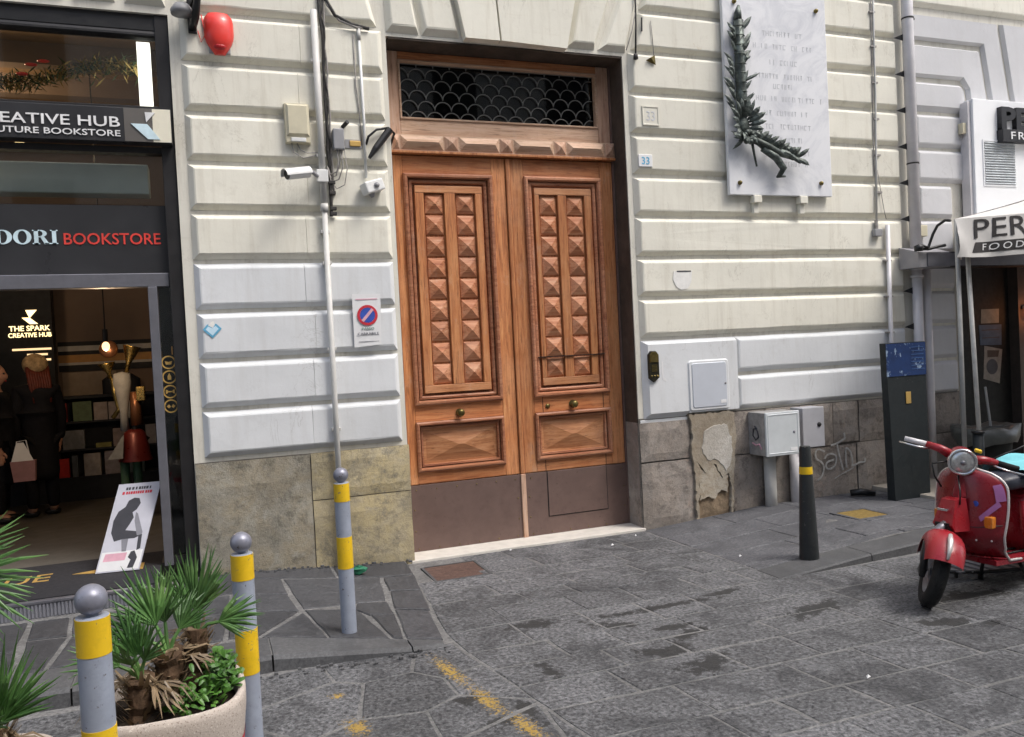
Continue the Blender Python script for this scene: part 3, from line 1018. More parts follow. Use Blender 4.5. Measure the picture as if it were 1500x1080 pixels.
Z0, CH = .96, .365
BEV, PRJ = [.040, .034, .034, .042], -.046      # bottom, right, top, left
def course(x0, x1, k, mat, zb=None, zt=None, slr=0.0, sll=0.0, name='stone_block'):
    z0 = Z0 + CH * k if zb is None else zb
    z1 = Z0 + CH * (k + 1) - .030 if zt is None else zt
    j = lambda s: random.uniform(-s, s)
    poly = [(x0 + j(.004), z0 + j(.004)), (x1 + j(.004), z0 + j(.004)), (x1 + slr, z1 + j(.003)), (x0 + sll, z1 + j(.003))]
    return MB().block(poly, [b + j(.003) for b in BEV], -.002, PRJ + j(.004)).build(name, mat, B)
# left pier
for k in range(17):
    mt = MAT['plaster_low'] if k <= 3 else MAT['plaster']
    if k < 9:
        xj = -.665 + .03 * ((k % 3) - 1)
        z0, z1 = Z0 + CH * k, Z0 + CH * (k + 1) - .030
        for a, b, ins in ((-1.485, xj, [.040, .0012, .034, .042]), (xj, .002, [.040, .034, .034, .0012])):
            MB().block([(a, z0), (b, z0), (b, z1), (a, z1)], ins, -.002, PRJ + random.uniform(-.002, .002)).build('stone_block', mt, B)
    elif k == 9:
        course(-1.485, -.03, k, mt, slr=-.085)
    elif k == 10:
        course(-1.485, -.125, k, mt, slr=-.085)
    else:
        course(-1.485, 2.9, k, mt) if k > 11 else course(-1.485, -.22, k, mt, slr=-.08)
# faint upright joint in the pier blocks: a narrow recessed line
jl = MB()
for k in range(9):
    xj = -.665 + .045 * ((k % 3) - 1)
# over the shop lintel: flat-arch blocks
for x0, x1, s in ((-3.9, -3.2, -.30), (-3.14, -2.52, -.22), (-2.46, -2.21, -.15), (-2.17, -1.90, -.09), (-1.84, -1.57, -.03)):
    poly = [(x0, 4.255), (x1, 4.255), (x1 + s + .03, 4.99), (x0 + s, 4.99)]
    MB().block(poly, [.05, .03, .03, .04], -.002, PRJ).build('lintel_block', MAT['plaster'], B)
for k in range(11, 17):
    course(-8.5, -1.53, k, MAT['plaster'])
# flat arch over the door
def vous(p, ins=(.052, .026, .03, .045), y=PRJ, mat='plaster', y0=-.002):
    return MB().block(p, list(ins), y0, y).build('voussoir', MAT[mat], B)
def q(xb0, xb1, xt0, xt1, zb=4.215, zt=4.93): return [(xb0, zb), (xb1, zb), (xt1, zt), (xt0, zt)]
def up(x45, xb, zt=4.93, zb=4.215, zr=4.55):       # carry a slanting joint upward
    return xb + (x45 - xb) * (zt - zb) / (zr - zb)
vous(q(.045, .312, up(.028, .040) + .01, up(.27, .318) - .012))
vous(q(.335, .655, up(.262, .325) + .015, up(.60, .66) - .012))
MB().frustum([(.682, 4.192), (.985, 4.192), (up(.962, .985, 5.0), 5.0), (up(.62, .685, 5.0), 5.0)], .004, -.002, -.085).build('keystone', MAT['plaster'], B)
MB().frustum([(.992, 4.192), (1.590, 4.175), (up(1.675, 1.60, 5.0), 5.0), (up(.968, .99, 5.0), 5.0)], .004, -.002, -.088).build('keystone', MAT['plaster'], B)
vous(q(1.612, 1.880, up(1.68, 1.61) + .02, up(2.02, 1.89) - .02), (.052, .03, .03, .05))
vous(q(1.915, 2.185, up(2.05, 1.905) + .015, up(2.30, 2.20) - .02), (.052, .03, .03, .05))
# right wall, between door and downpipe
RX0, RX1 = 2.205, 5.285
for k in range(17):
    mt = MAT['plaster_low'] if k <= 1 else MAT['plaster']
    if k == 0:
        course(3.19, RX1, 0, mt, zb=.985)
    elif k == 1:
        course(3.19, RX1, 1, mt)
    elif k == 9: course(2.245, RX1, k, mt, sll=.085)
    elif k == 10: course(2.34, RX1, k, mt, sll=.085)
    elif k == 11: course(2.44, RX1, k, mt, sll=.08)
    elif k > 11: course(2.96, RX1, k, mt)
    else: course(RX0, RX1, k, mt)
# the smooth tall block with the intercom and the meter hatch
MB().frustum([(RX0, .955), (2.64, .955), (2.66, .985), (3.20, .985), (3.20, 1.66), (RX0, 1.66)], [.05, .004, .002, .002, .036, .05], -.002, -.047).build('stone_block', MAT['plaster_low'], B)
MB().box(2.165, 2.655, -.012, .002, .905, .95, c=.004).build('ledge', MAT['plaster_low'], B)
# beyond the downpipe
MX = 5.49
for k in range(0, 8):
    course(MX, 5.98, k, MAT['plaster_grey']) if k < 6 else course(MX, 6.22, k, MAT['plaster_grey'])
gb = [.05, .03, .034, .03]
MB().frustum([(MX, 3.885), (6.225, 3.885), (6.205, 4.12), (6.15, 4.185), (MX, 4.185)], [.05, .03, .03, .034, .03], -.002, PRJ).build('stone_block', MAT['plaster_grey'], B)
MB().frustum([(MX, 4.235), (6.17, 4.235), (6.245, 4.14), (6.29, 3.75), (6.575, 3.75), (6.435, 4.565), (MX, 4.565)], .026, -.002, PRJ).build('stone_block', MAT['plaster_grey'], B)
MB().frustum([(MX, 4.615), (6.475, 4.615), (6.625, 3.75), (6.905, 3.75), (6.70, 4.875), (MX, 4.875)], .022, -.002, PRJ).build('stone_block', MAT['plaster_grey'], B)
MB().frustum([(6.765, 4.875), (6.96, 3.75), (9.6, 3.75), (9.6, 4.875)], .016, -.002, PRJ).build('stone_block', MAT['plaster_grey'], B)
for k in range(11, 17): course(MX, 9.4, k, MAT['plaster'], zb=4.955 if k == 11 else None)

# plinth stones
def ashlar(x0, x1, z0, z1, mat, y=-.012, jag=.012, dep=.30):
    j = lambda s: random.uniform(-s, s)
    b = bmesh.new()
    bmesh.ops.create_grid(b, x_segments=6, y_segments=5, size=.5)
    vs = []
    for v in b.verts:
        u, t = v.co.x + .5, v.co.y + .5
        x = x0 + (x1 - x0) * u; z = z0 + (z1 - z0) * t
        edge = min(u, 1 - u, t, 1 - t)
        nx = mnoise.noise(Vector((x * 4.1, z * 4.1, y * 9))) * .012
        yy = y + nx + (.012 if edge < .01 else 0)
        if edge < .01:
            x += mnoise.noise(Vector((x * 9, z * 9, 3))) * jag * .25; z += mnoise.noise(Vector((x * 9, z * 9, 7))) * jag * .25
        vs.append((x, yy, z))
    b.verts.index_update()
    fs = [tuple(q.index for q in f.verts) for f in b.faces]
    b.free()
    mb = MB()
    mb.add(vs, fs)
    mb.box(x0 + .008, x1 - .008, y + .018, y + .09, z0 + .008, z1 - .008)
    o = mb.build('plinth_stone', mat, B)
    for p in o.data.polygons: p.use_smooth = False
    return o
MB().box(-1.556, .05, -.004, .0, -.05, .925).build('plinth_backing', MAT['plinth_joint'], B)
MB().box(2.15, 6.0, -.004, .0, -.05, .965).build('plinth_backing', MAT['plinth_joint'], B)
ashlar(-1.555, -.732, .0, .918, MAT['grey_render'], -.034)
ashlar(-.725, .046, .562, .925, MAT['tuff'], -.038)
ashlar(-.725, .046, -.05, .556, MAT['tuff'], -.034)
for a in ((2.150, 2.665, .575, .925), (2.150, 2.70, -.06, .562)): ashlar(*a, MAT['piperno'], -.030)
ashlar(2.675, 3.125, .50, .955, MAT['piperno'], -.022)
ashlar(2.705, 3.105, -.06, .492, MAT['patch_bare'], -.020)
def ragged(poly, y0, y1, mat, nm, seed):
    rl = random.Random(seed)
    out = []
    for a in range(len(poly)):
        p, q_ = poly[a], poly[(a + 1) % len(poly)]
        n = max(2, int(math.hypot(q_[0] - p[0], q_[1] - p[1]) / .025))
        for k in range(n):
            u = k / n
            out.append((p[0] + (q_[0] - p[0]) * u + rl.uniform(-.009, .009), p[1] + (q_[1] - p[1]) * u + rl.uniform(-.009, .009)))
    return MB().frustum(out, .003, y0, y1).build(nm, mat, B)
ragged([(2.655, .97), (3.135, .97), (3.15, .72), (3.115, .42), (3.10, .20), (3.09, .02), (3.05, -.04), (3.075, .25), (3.05, .40), (2.98, .36), (2.90, .50), (2.80, .42), (2.74, .50), (2.72, .20), (2.72, -.02), (2.685, .0), (2.69, .40), (2.66, .62), (2.675, .80)], -.006, -.046, MAT['patch'], 'plaster_patch', 3)
ragged([(2.80, .80), (2.92, .86), (3.05, .85), (3.10, .70), (3.09, .50), (3.02, .42), (2.93, .54), (2.84, .52), (2.77, .62)], -.046, -.051, MAT['patch_white'], 'plaster_patch', 5)
ragged([(2.735, .50), (2.80, .42), (2.90, .50), (2.98, .36), (3.045, .395), (3.04, .20), (2.97, .25), (2.90, .17), (2.80, .20), (2.73, .16)], -.030, -.040, MAT['patch'], 'plaster_patch', 8)
for a in ((3.135, 3.50, .555, .955), (3.11, 3.50, -.06, .545), (3.51, 3.90, .555, .96), (3.51, 3.86, -.06, .545), (3.91, 4.30, .545, .96), (3.87, 4.585, -.06, .535),
          (4.31, 4.62, .56, .96), (4.63, 5.25, .55, .96), (4.595, 5.2, -.06, .545), (5.26, 5.98, .55, .96), (5.21, 5.98, -.06, .54)):
    ashlar(*a, MAT['piperno'], -.026 - random.uniform(0, .010))

# spray tag on the plinth
g = MB()
GY = -.0405
def stroke(pts, r=.011):
    P = []
    for a in range(len(pts) - 1):
        p0, p1, p2, p3 = pts[max(0, a - 1)], pts[a], pts[a + 1], pts[min(len(pts) - 1, a + 2)]
        for k in range(5):
            u = k / 5
            P.append(tuple(.5 * (2 * p1[i] + (p2[i] - p0[i]) * u + (2 * p0[i] - 5 * p1[i] + 4 * p2[i] - p3[i]) * u * u + (3 * p1[i] - p0[i] - 3 * p2[i] + p3[i]) * u ** 3) for i in (0, 1)))
    P.append(pts[-1])
    P = [(x, -.044, z) for x, z in P]
    g.tube(P, [r * random.uniform(.85, 1.1) for _ in P], 6)
stroke([(4.17, .49), (4.10, .52), (4.06, .49), (4.07, .43), (4.13, .39), (4.155, .33), (4.12, .25), (4.07, .22)])
stroke([(4.17, .42), (4.20, .455), (4.27, .46), (4.31, .42), (4.29, .345), (4.22, .315), (4.18, .34), (4.20, .385), (4.28, .40)])
stroke([(4.25, .545), (4.33, .56), (4.43, .60)])
stroke([(4.42, .655), (4.425, .60)])
stroke([(4.325, .56), (4.345, .45), (4.39, .29)])
stroke([(4.435, .31), (4.43, .43), (4.435, .50), (4.49, .46), (4.51, .36), (4.51, .32), (4.60, .345), (4.66, .345), (4.665, .385)])
stroke([(4.28, .215), (4.37, .25), (4.52, .30)], .006)
g.v = [Vector((v.x, GY + (v.y + .044) * .22, v.z)) for v in g.v]
t = tag(g.build('graffiti', MAT['chalk'], None), 'white sprayed scribble on the grey plinth stones beside the black bollard', 'graffiti')

# ------------------------------------------------------------------ the house across the street, mirrored in the glass
OB = thing('opposite_house', 'cream house across the street mirrored in the shop windows', 'building', (0, -13, 0))
MB().box(-22, 26, -20, -13, -.1, 12.5).build('wall', MAT['opp_wall'], OB)
for fl_ in range(4):
    for i in range(15):
        x = -20.5 + i * 3.1
        z = .6 + fl_ * 3.1
        MB().box(x, x + 1.15, -13.0, -12.96, z, z + (2.0 if fl_ else 2.3)).build('window', MAT['frame_dark'], OB)
        if fl_: MB().box(x - .1, x + 1.25, -13.0, -12.88, z - .14, z - .02).build('sill', MAT['plaster_grey'], OB)
MB().box(-22, 26, -13.2, -12.6, 12.2, 12.6).build('cornice', MAT['plaster_grey'], OB)

# ------------------------------------------------------------------ the carved door
DY = .25
D = thing('carved_door', 'tall orange brown double door carved with rows of diamond studs', 'door', (1.12, DY, -.05))
def leaf(x0, x1, px0, px1, c1, c2, knob):
    lf = MB().box(x0 + .003, x1 - .003, DY + .06, DY + .09, -.04, 3.30).build('leaf', MAT['wood_v'], D)
    MB().box(x0, px0, DY, DY + .055, .55, 3.305, c=.004).build('stile', MAT['wood_v'], lf)
    MB().box(px1, x1, DY, DY + .055, .55, 3.305, c=.004).build('stile', MAT['wood_v'], lf)
    for z0, z1 in ((3.155, 3.305), (1.072, 1.212), (.55, .652)):
        MB().box(px0 + .001, px1 - .001, DY + .002, DY + .055, z0, z1, c=.003).build('rail', MAT['wood_h'], lf)
    # big upper panel: bold mitred moulding, then stepped inner frame
    def mold(px0, px1, z0, z1, nm, big=True):
        W = [(0, .0), (0, -.024), (.012, -.034), (.028, -.034), (.037, -.020), (.040, .026), (.048, .026), (.050, .002), (.064, .000), (.076, .010), (.079, .034), (.092, .034)]
        if not big: W = [(0, .0), (0, -.022), (.012, -.030), (.024, -.030), (.032, -.014), (.034, .024), (.042, .024), (.044, .004), (.058, .006), (.062, .030)]
        mb = MB(); mb.open = False
        return mb.ring(px0, px1, z0, z1, [(i, DY + y) for i, y in W]).build(nm, MAT['wood_mauve'], lf)
    mold(px0, px1, 1.212, 3.155, 'panel_moulding')
    ix0, ix1 = px0 + .09, px1 - .09
    MB().box(ix0, ix1, DY + .034, DY + .05, 1.30, 3.065).build('panel', MAT['wood_v'], lf)
    fr = MB()
    for a, b in ((ix0 + .006, c1 - .002), (c1 + .178, c2 - .002), (c2 + .178, ix1 - .006)):
        fr.box(a, b, DY - .002, DY + .036, 1.376, 2.998, c=.003)
    fr.build('panel_stile', MAT['wood_v'], lf)
    fr = MB()
    fr.box(ix0 + .006, ix1 - .006, DY - .004, DY + .036, 2.999, 3.058, c=.003)
    fr.box(ix0 + .006, ix1 - .006, DY - .004, DY + .036, 1.310, 1.375, c=.003)
    fr.build('panel_rail', MAT['wood_red'], lf)
    for c in (c1, c2):
        for r in range(9):
            z = 1.378 + r * .18
            o = dup_obj(STUD, lf)
            o.name = 'diamond_stud'
            o.location = Vector((c, DY + .033, z)) - D.location
    # lower panel
    mold(px0, px1, .652, 1.072, 'panel_moulding', False)
    MB().box(px0 + .06, px1 - .06, DY + .03, DY + .05, .70, 1.02).build('panel', MAT['wood_red'], lf)
    MB().pyramid(px0 + .078, px1 - .078, .732, .992, DY + .031, DY - .004, ridge=.02).build('pyramid_panel', MAT['wood_red'], lf)
    # knob
    kb = MB().lathe([(.0001, 0), (.034, 0), (.034, .006), (.014, .010), (.012, .026), (.026, .034), (.034, .048), (.030, .062), (.016, .070), (.0001, .072)],
                    (knob, DY, 1.130), 16, Matrix.Rotation(rad(90), 4, 'X'))
    kb.build('knob', MAT['brass_old'], lf, True)
    # sheet-metal kick plate
    kp = MB().box(x0, x1, DY - .012, DY + .0, -.045, .545, c=.002).build('kick_plate', MAT['kick'], lf)
    rv = MB()
    for i in range(6):
        for zz in (.01, .505):
            rv.sphere((x0 + .05 + i * (x1 - x0 - .1) / 5, DY - .013, zz), .006, 8, 5)
    for zz in (.16, .34): rv.sphere((x0 + .03, DY - .013, zz), .006, 8, 5); rv.sphere((x1 - .03, DY - .013, zz), .006, 8, 5)
    rv.build('rivets', MAT['brass_old'], lf, True)
    return lf
_st = MB().pyramid(.012, .166, .010, .172, -.010, -.046)
_st.add([(.012, 0, .010), (.166, 0, .010), (.166, 0, .172), (.012, 0, .172), (.012, -.010, .010), (.166, -.010, .010), (.166, -.010, .172), (.012, -.010, .172)], [(0, 1, 5, 4), (1, 2, 6, 5), (2, 3, 7, 6), (3, 0, 4, 7)])
STUD = _st.build('diamond_stud', MAT['wood_stud'], None)
l1 = leaf(.100, 1.088, .178, .962, .351, .627, .565)
l2 = leaf(1.136, 2.132, 1.258, 2.005, 1.400, 1.664, 1.627)
bpy.data.objects.remove(STUD)
# small wicket door cut in the right leaf
wk = MB()
wk.box(1.345, 1.925, DY - .018, DY - .012, .150, .545, c=.002)
wk.build('wicket_plate', MAT['kick'], l2)
gl = MB()
for a in ((1.338, 1.345, .150, .55), (1.925, 1.931, .150, .55), (1.338, 1.931, .143, .150)): gl.box(a[0], a[1], DY - .0145, DY - .0115, a[2], a[3])
for a in ((1.338, 1.342, 1.073, 1.211), (1.936, 1.940, 1.073, 1.211), (1.338, 1.342, .551, .650), (1.936, 1.940, .551, .650)): gl.box(a[0], a[1], DY - .001, DY + .003, a[2], a[3])
gl.box(1.315, 1.985, DY - .016, DY + .010, 1.560, 1.567)
gl.build('wicket_gap', MAT['black_matt'], l2)
MB().lathe([(.0001, 0), (.022, 0), (.022, .005), (.0001, .007)], (1.385, DY, 1.125), 12, Matrix.Rotation(rad(90), 4, 'X')).build('lock_plate', MAT['brass_old'], l2, True)
MB().box(1.094, 1.130, DY - .020, DY + .055, .548, 3.305, c=.006).build('cover_strip', MAT['wood_v'], D)
MB().box(1.090, 1.134, DY - .026, DY + .055, -.045, .546, c=.005).build('cover_strip', MAT['wood_pale_v'], D)
MB().box(.02, .098, DY + .004, DY + .09, -.045, 3.30, c=.004).build('jamb', MAT['wood_v'], D)
MB().box(2.134, 2.155, DY - .02, DY + .09, -.045, 4.17, c=.003).build('jamb', MAT['kick'], D)
# frieze with flat diamonds
fz = MB().box(.02, 2.157, DY - .045, DY + .08, 3.335, 3.470, c=.004).build('frieze', MAT['wood_pale'], D)
MB().box(.02, 2.157, DY - .060, DY + .08, 3.314, 3.334, c=.003).build('frieze_bead', MAT['wood_v'], fz)
for a, b in ((.03, .095), (.10, .158), (.162, .536), (.540, .669), (.673, 1.034), (1.038, 1.162), (1.166, 1.545), (1.549, 1.667), (1.671, 2.044), (2.048, 2.150)):
    big = b - a > .2
    MB().pyramid(a + .004, b - .004, 3.345, 3.462, DY - .0455, DY - .083, ridge=(b - a) * .36 if big else 0).build('frieze_panel', MAT['wood_pale'] if big else MAT['wood_pale_v'], fz)
# transom light
tr = MB()
tr.box(.02, .185, DY - .002, DY + .07, 3.471, 4.165, c=.004)
tr.box(2.015, 2.133, DY - .002, DY + .07, 3.471, 4.165, c=.004)
tf = tr.build('transom_frame', MAT['wood_pale_v'], D)
MB().box(.186, 2.014, DY - .001, DY + .07, 3.471, 3.607, c=.004).build('transom_rail', MAT['wood_pale'], tf)
MB().box(.186, 2.014, DY - .001, DY + .07, 4.098, 4.165, c=.004).build('transom_rail', MAT['wood_h'], tf)
MB().ring(.186, 2.014, 3.607, 4.098, [(0, DY + .03), (0, DY - .012), (.010, DY - .014), (.017, DY - .004), (.020, DY + .04)]).build('transom_bead', MAT['wood_pale'], tf)
MB().box(.200, 2.000, DY + .055, DY + .060, 3.62, 4.085).build('transom_pane', MAT['glass_dark'], tf)
sc = MB()
P = .1465
sc.tube([(P / 2 * math.cos(a), 0, P / 2 * math.sin(a)) for a in [math.pi * i / 12 for i in range(13)]], .0045, 6)
SC = sc.build('grille_scale', MAT['iron'], None, True)
gr = MB()
gr.box(.202, 1.998, DY + .030, DY + .036, 3.624, 3.630); gr.box(.202, 1.998, DY + .030, DY + .036, 4.072, 4.078)
grl = gr.build('grille', MAT['iron'], D)
r = 0
z = 3.612
while z < 4.06:
    x = .205 + (P / 2 if r % 2 else 0)
    while x < 2.0:
        if x - P / 2 > .19 and x + P / 2 < 2.01:
            o = dup_obj(SC, grl); o.name = 'grille_scale'
            o.location = Vector((x, DY + .034 + .002 * (r % 2), z)) - D.location
        elif True:
            pts = [(x + P / 2 * math.cos(a), z + P / 2 * math.sin(a)) for a in [math.pi * i / 12 for i in range(13)]]
            pts = [(a, DY + .034, b) for a, b in pts if .204 < a < 1.996]
            if len(pts) > 2: MB().tube(pts, .0045, 6).build('grille_scale', MAT['iron'], grl, True)
        x += P
    z += .0885
    r += 1
bpy.data.objects.remove(SC)
hall = MB()
hall.box(-.2, 2.4, .56, 2.2, -.1, 4.6)
hall.build('dark_hallway', MAT['dark_hall'], B)
MB().box(.02, 2.16, -.035, DY + .05, -.09, -.012, c=.005).build('threshold', MAT['threshold'], B)

# ------------------------------------------------------------------ things fixed on the left pier
def screw(mb, x, y, z, r=.012): mb.lathe([(.0001, 0), (r, 0), (r * .8, .006), (.0001, .009)], (x, y, z), 10, Matrix.Rotation(rad(90), 4, 'X'))

t = thing('alarm_siren', 'bright red oval alarm siren high on the left pier above the shop corner', 'alarm', (-1.215, -.05, 4.07))
prof = []
rings = []
for i in range(11):
    a = -1 + 2 * i / 10
    zz = 4.065 + a * .150
    w_ = .104 * ((1 - a ** 6 * .30) if a > 0 else (1 - abs(a) ** 1.8 * .66))
    d_ = .080 * (1 - abs(a) ** 3 * .55)
    rings.append([Vector((-1.215 + w_ * math.cos(q), -.052 - d_ * max(0, math.sin(q)), zz)) for q in [math.pi * j / 12 for j in range(13)]])
mb = MB().rings(rings, True, True, False)
mb.f.append(tuple(range(12, -1, -1))); mb.f.append(tuple(10 * 13 + j for j in range(13)))
mb.build('siren_cover', MAT['red_plastic'], t, True, angle=50)
MB().sphere((-1.215, -.098, 3.965), .045, 14, 8, (1.0, .55, .62)).build('siren_lens', MAT['red_plastic_dark'], t)
MB().box(-1.290, -1.140, -.06, -.044, 3.925, 4.20, c=.006).build('back_plate', MAT['grey_plastic'], t)

t = thing('lamp_bracket', 'dark iron lamp arm on the left pier beside the red alarm siren', 'lamp bracket', (-1.37, -.05, 4.15))
MB().box(-1.425, -1.365, -.066, -.044, 4.06, 4.30, c=.004).build('wall_plate', MAT['black'], t)
MB().tube([(-1.395, -.06, 4.10), (-1.37, -.16, 4.14), (-1.35, -.24, 4.26), (-1.35, -.26, 4.5), (-1.36, -.34, 4.7)], [.03, .028, .024, .022, .02], 8).build('arm', MAT['black'], t, True)
MB().tube([(-1.40, -.06, 4.25), (-1.37, -.14, 4.30), (-1.33, -.22, 4.25)], .010, 6).build('brace', MAT['black'], t, True)
MB().lathe([(.0001, 0), (.075, 0), (.078, .03), (.05, .07), (.0001, .09)], (-1.46, -.13, 4.16), 14).build('shade', MAT['grey_plastic'], t, True)
MB().tube([(-1.33, -.055, 4.2), (-1.31, -.07, 4.05), (-1.34, -.06, 4.0), (-1.36, -.06, 4.08)], .004, 5).build('wire', MAT['red_plastic'], t, True)

t = thing('conduit_pipe', 'long pale plastic pipe down the left pier to the striped bollard', 'pipe', (-.53, -.07, 2.5))
MB().tube([(-.525, -.085, 4.30), (-.525, -.085, 2.80)], .026, 12).build('upper_pipe', MAT['pvc'], t, True)
MB().tube([(-.525, -.085, 2.80), (-.53, -.085, .02)], .0215, 12).build('lower_pipe', MAT['pvc'], t, True)
MB().tube([(-.525, -.085, 2.83), (-.525, -.085, 2.77)], .030, 12).build('socket', MAT['pvc'], t, True)
for z in (3.92, 3.2, 2.62, 2.38, 1.72, 1.10):
    MB().box(-.562, -.492, -.088, -.040, z - .012, z + .012, c=.003).build('clip', MAT['pvc'], t)

t = thing('cable_bundle', 'bundle of dark cables hanging beside the pale pipe on the left pier', 'cables', (-.47, -.06, 3.5))
def wavy(x, y, z0, z1, amp, n=16, seed=0):
    rr = random.Random(seed)
    return [(x + rr.uniform(-amp, amp), y + rr.uniform(-.004, .004), z0 + (z1 - z0) * i / n) for i in range(n + 1)]
MB().tube(wavy(-.470, -.062, 4.75, 2.74, .010, 16, 3), .013, 7).build('cable', MAT['cable'], t, True)
MB().tube(wavy(-.447, -.060, 4.75, 2.90, .009, 18, 4), .008, 6).build('cable', MAT['cable_grey'], t, True)
MB().tube(wavy(-.458, -.075, 4.5, 3.05, .012, 18, 5), .006, 6).build('cable', MAT['cable'], t, True)
MB().tube([(-.46, -.065, 4.62), (-.44, -.07, 4.42), (-.36, -.07, 4.28), (-.24, -.07, 4.225), (-.10, -.06, 4.205)], .014, 7).build('cable', MAT['cable'], t, True)
MB().tube([(-.45, -.065, 4.50), (-.42, -.07, 4.36), (-.33, -.07, 4.245), (-.20, -.075, 4.20), (-.13, -.06, 4.21)], .009, 7).build('cable', MAT['cable_grey'], t, True)
for z in (3.0, 2.92, 2.80, 2.76):
    MB().box(-.480, -.430, -.080, -.046, z - .014, z + .014, c=.004).build('cable_clamp', MAT['cable'], t)

t = thing('junction_box', 'beige plastic junction box left of the pale pipe', 'junction box', (-.69, -.05, 3.43))
MB().frustum([(-.785, 3.285), (-.597, 3.285), (-.597, 3.585), (-.785, 3.585)], [.006, .006, .006, .006], -.046, -.10).build('box_body', MAT['beige_plastic'], t)
MB().frustum([(-.775, 3.335), (-.607, 3.335), (-.607, 3.575), (-.775, 3.575)], .016, -.100, -.118).build('box_lid', MAT['beige_plastic'], t)
MB().box(-.745, -.635, -.114, -.098, 3.292, 3.322, c=.004).build('label_strip', MAT['white_plastic'], t)
MB().tube([(-.74, -.07, 3.29), (-.73, -.075, 3.22), (-.66, -.08, 3.175), (-.57, -.07, 3.20), (-.49, -.07, 3.28)], .0045, 5).build('wire', MAT['cable_grey'], t, True)
MB().tube([(-.70, -.07, 3.29), (-.68, -.075, 3.24), (-.63, -.08, 3.215), (-.56, -.07, 3.225)], .0045, 5).build('wire', MAT['cable_grey'], t, True)

t = thing('security_camera', 'white security camera on the left pier pointing left towards the shop', 'camera', (-.6, -.1, 3.03))
ax = Vector((-.86, -.42, -.20)).normalized()
p0 = Vector((-.640, -.185, 3.045)); p1 = p0 + ax * .19
MB().tube([p0, p1], .038, 14).build('camera_body', MAT['white_plastic'], t, True, angle=40)
MB().tube([p1 - ax * .012, p1 + ax * .004], .034, 14).build('lens', MAT['black'], t, True, angle=40)
hood = MB()
sidev = ax.cross(Vector((0, 0, 1))).normalized(); upv = sidev.cross(ax).normalized()
hr = []
for s_ in (-.005, .215):
    hr.append([p0 + ax * s_ + (sidev * math.cos(a) + upv * math.sin(a)) * .046 for a in [rad(-10 + 20 * i) for i in range(11)]])
hood.rings(hr, False, False, False)
hood.build('sun_hood', MAT['white_plastic'], t, True)
MB().tube([p0 - ax * .0, p0 - ax * .035, Vector((-.575, -.13, 3.035)), Vector((-.555, -.09, 3.04))], .015, 8).build('arm', MAT['grey_plastic'], t, True)
MB().box(-.575, -.488, -.125, -.095, 2.99, 3.085, c=.006).build('pole_clamp', MAT['white_plastic'], t)

t = thing('connection_box', 'small grey connection box with looped wires right of the cable bundle', 'junction box', (-.385, -.05, 3.34))
MB().box(-.432, -.348, -.115, -.044, 3.245, 3.405, c=.008).build('box_body', MAT['grey_plastic'], t)
for dx, dz, sd in ((0, .0, 1), (.02, .03, 2), (.035, -.03, 3)):
    MB().tube([(-.405 + dx, -.09, 3.25), (-.40 + dx, -.085, 3.15 + dz), (-.42 + dx * .5, -.08, 3.05 + dz), (-.46, -.075, 3.03 + dz), (-.485, -.07, 3.12)], .005, 5).build('wire', MAT['cable_grey'], t, True)
MB().tube([(-.35, -.09, 3.25), (-.335, -.085, 3.1), (-.36, -.08, 2.98), (-.42, -.075, 2.95), (-.455, -.07, 3.0)], .004, 5).build('wire', MAT['cable_grey'], t, True)

t = thing('wall_sensor', 'tiny black stub sensor above the small grey connection box', 'sensor', (-.33, -.06, 3.46))
MB().tube([(-.345, -.045, 3.435), (-.315, -.10, 3.46)], .016, 8).build('sensor_body', MAT['black'], t)

t = thing('tag_plate', 'small grey and brass tag plate on the pier left of the thin white pipe', 'plate', (-.27, -.05, 3.31))
MB().box(-.335, -.205, -.054, -.046, 3.272, 3.338).build('plate', MAT['grey_plastic'], t)
MB().box(-.300, -.215, -.062, -.054, 3.285, 3.328, c=.004).build('badge', MAT['gold'], t)

t = thing('white_conduit', 'thin white pipe on the pier running down to the white light sensor', 'pipe', (-.2, -.06, 3.6))
MB().tube([(-.185, -.062, 4.19), (-.180, -.062, 3.5), (-.188, -.065, 3.04)], .011, 8).build('pipe', MAT['white_plastic'], t, True)
MB().tube([(-.185, -.062, 4.20), (-.185, -.062, 4.11)], .016, 8).build('socket', MAT['pvc'], t, True)
MB().tube([(-.225, -.055, 4.15), (-.228, -.055, 3.75), (-.215, -.055, 3.62), (-.205, -.055, 3.3)], .005, 5).build('wire', MAT['cable_grey'], t, True)

t = thing('door_light', 'black tapered spotlight arm on the pier beside the top of the wooden door', 'light', (-.06, -.1, 3.33))
MB().tube([(-.165, -.115, 3.185), (-.11, -.11, 3.26), (.015, -.09, 3.42)], [.012, .026, .030], 8).build('lamp_body', MAT['black'], t)
MB().tube([(-.175, -.065, 3.30), (-.155, -.08, 3.36), (-.09, -.085, 3.415), (.0, -.07, 3.435)], .010, 6).build('cord', MAT['black'], t, True)
MB().tube([(.02, -.06, 3.43), (.065, -.02, 3.41), (.05, .10, 3.33)], .010, 6).build('bracket', MAT['black'], t, True)

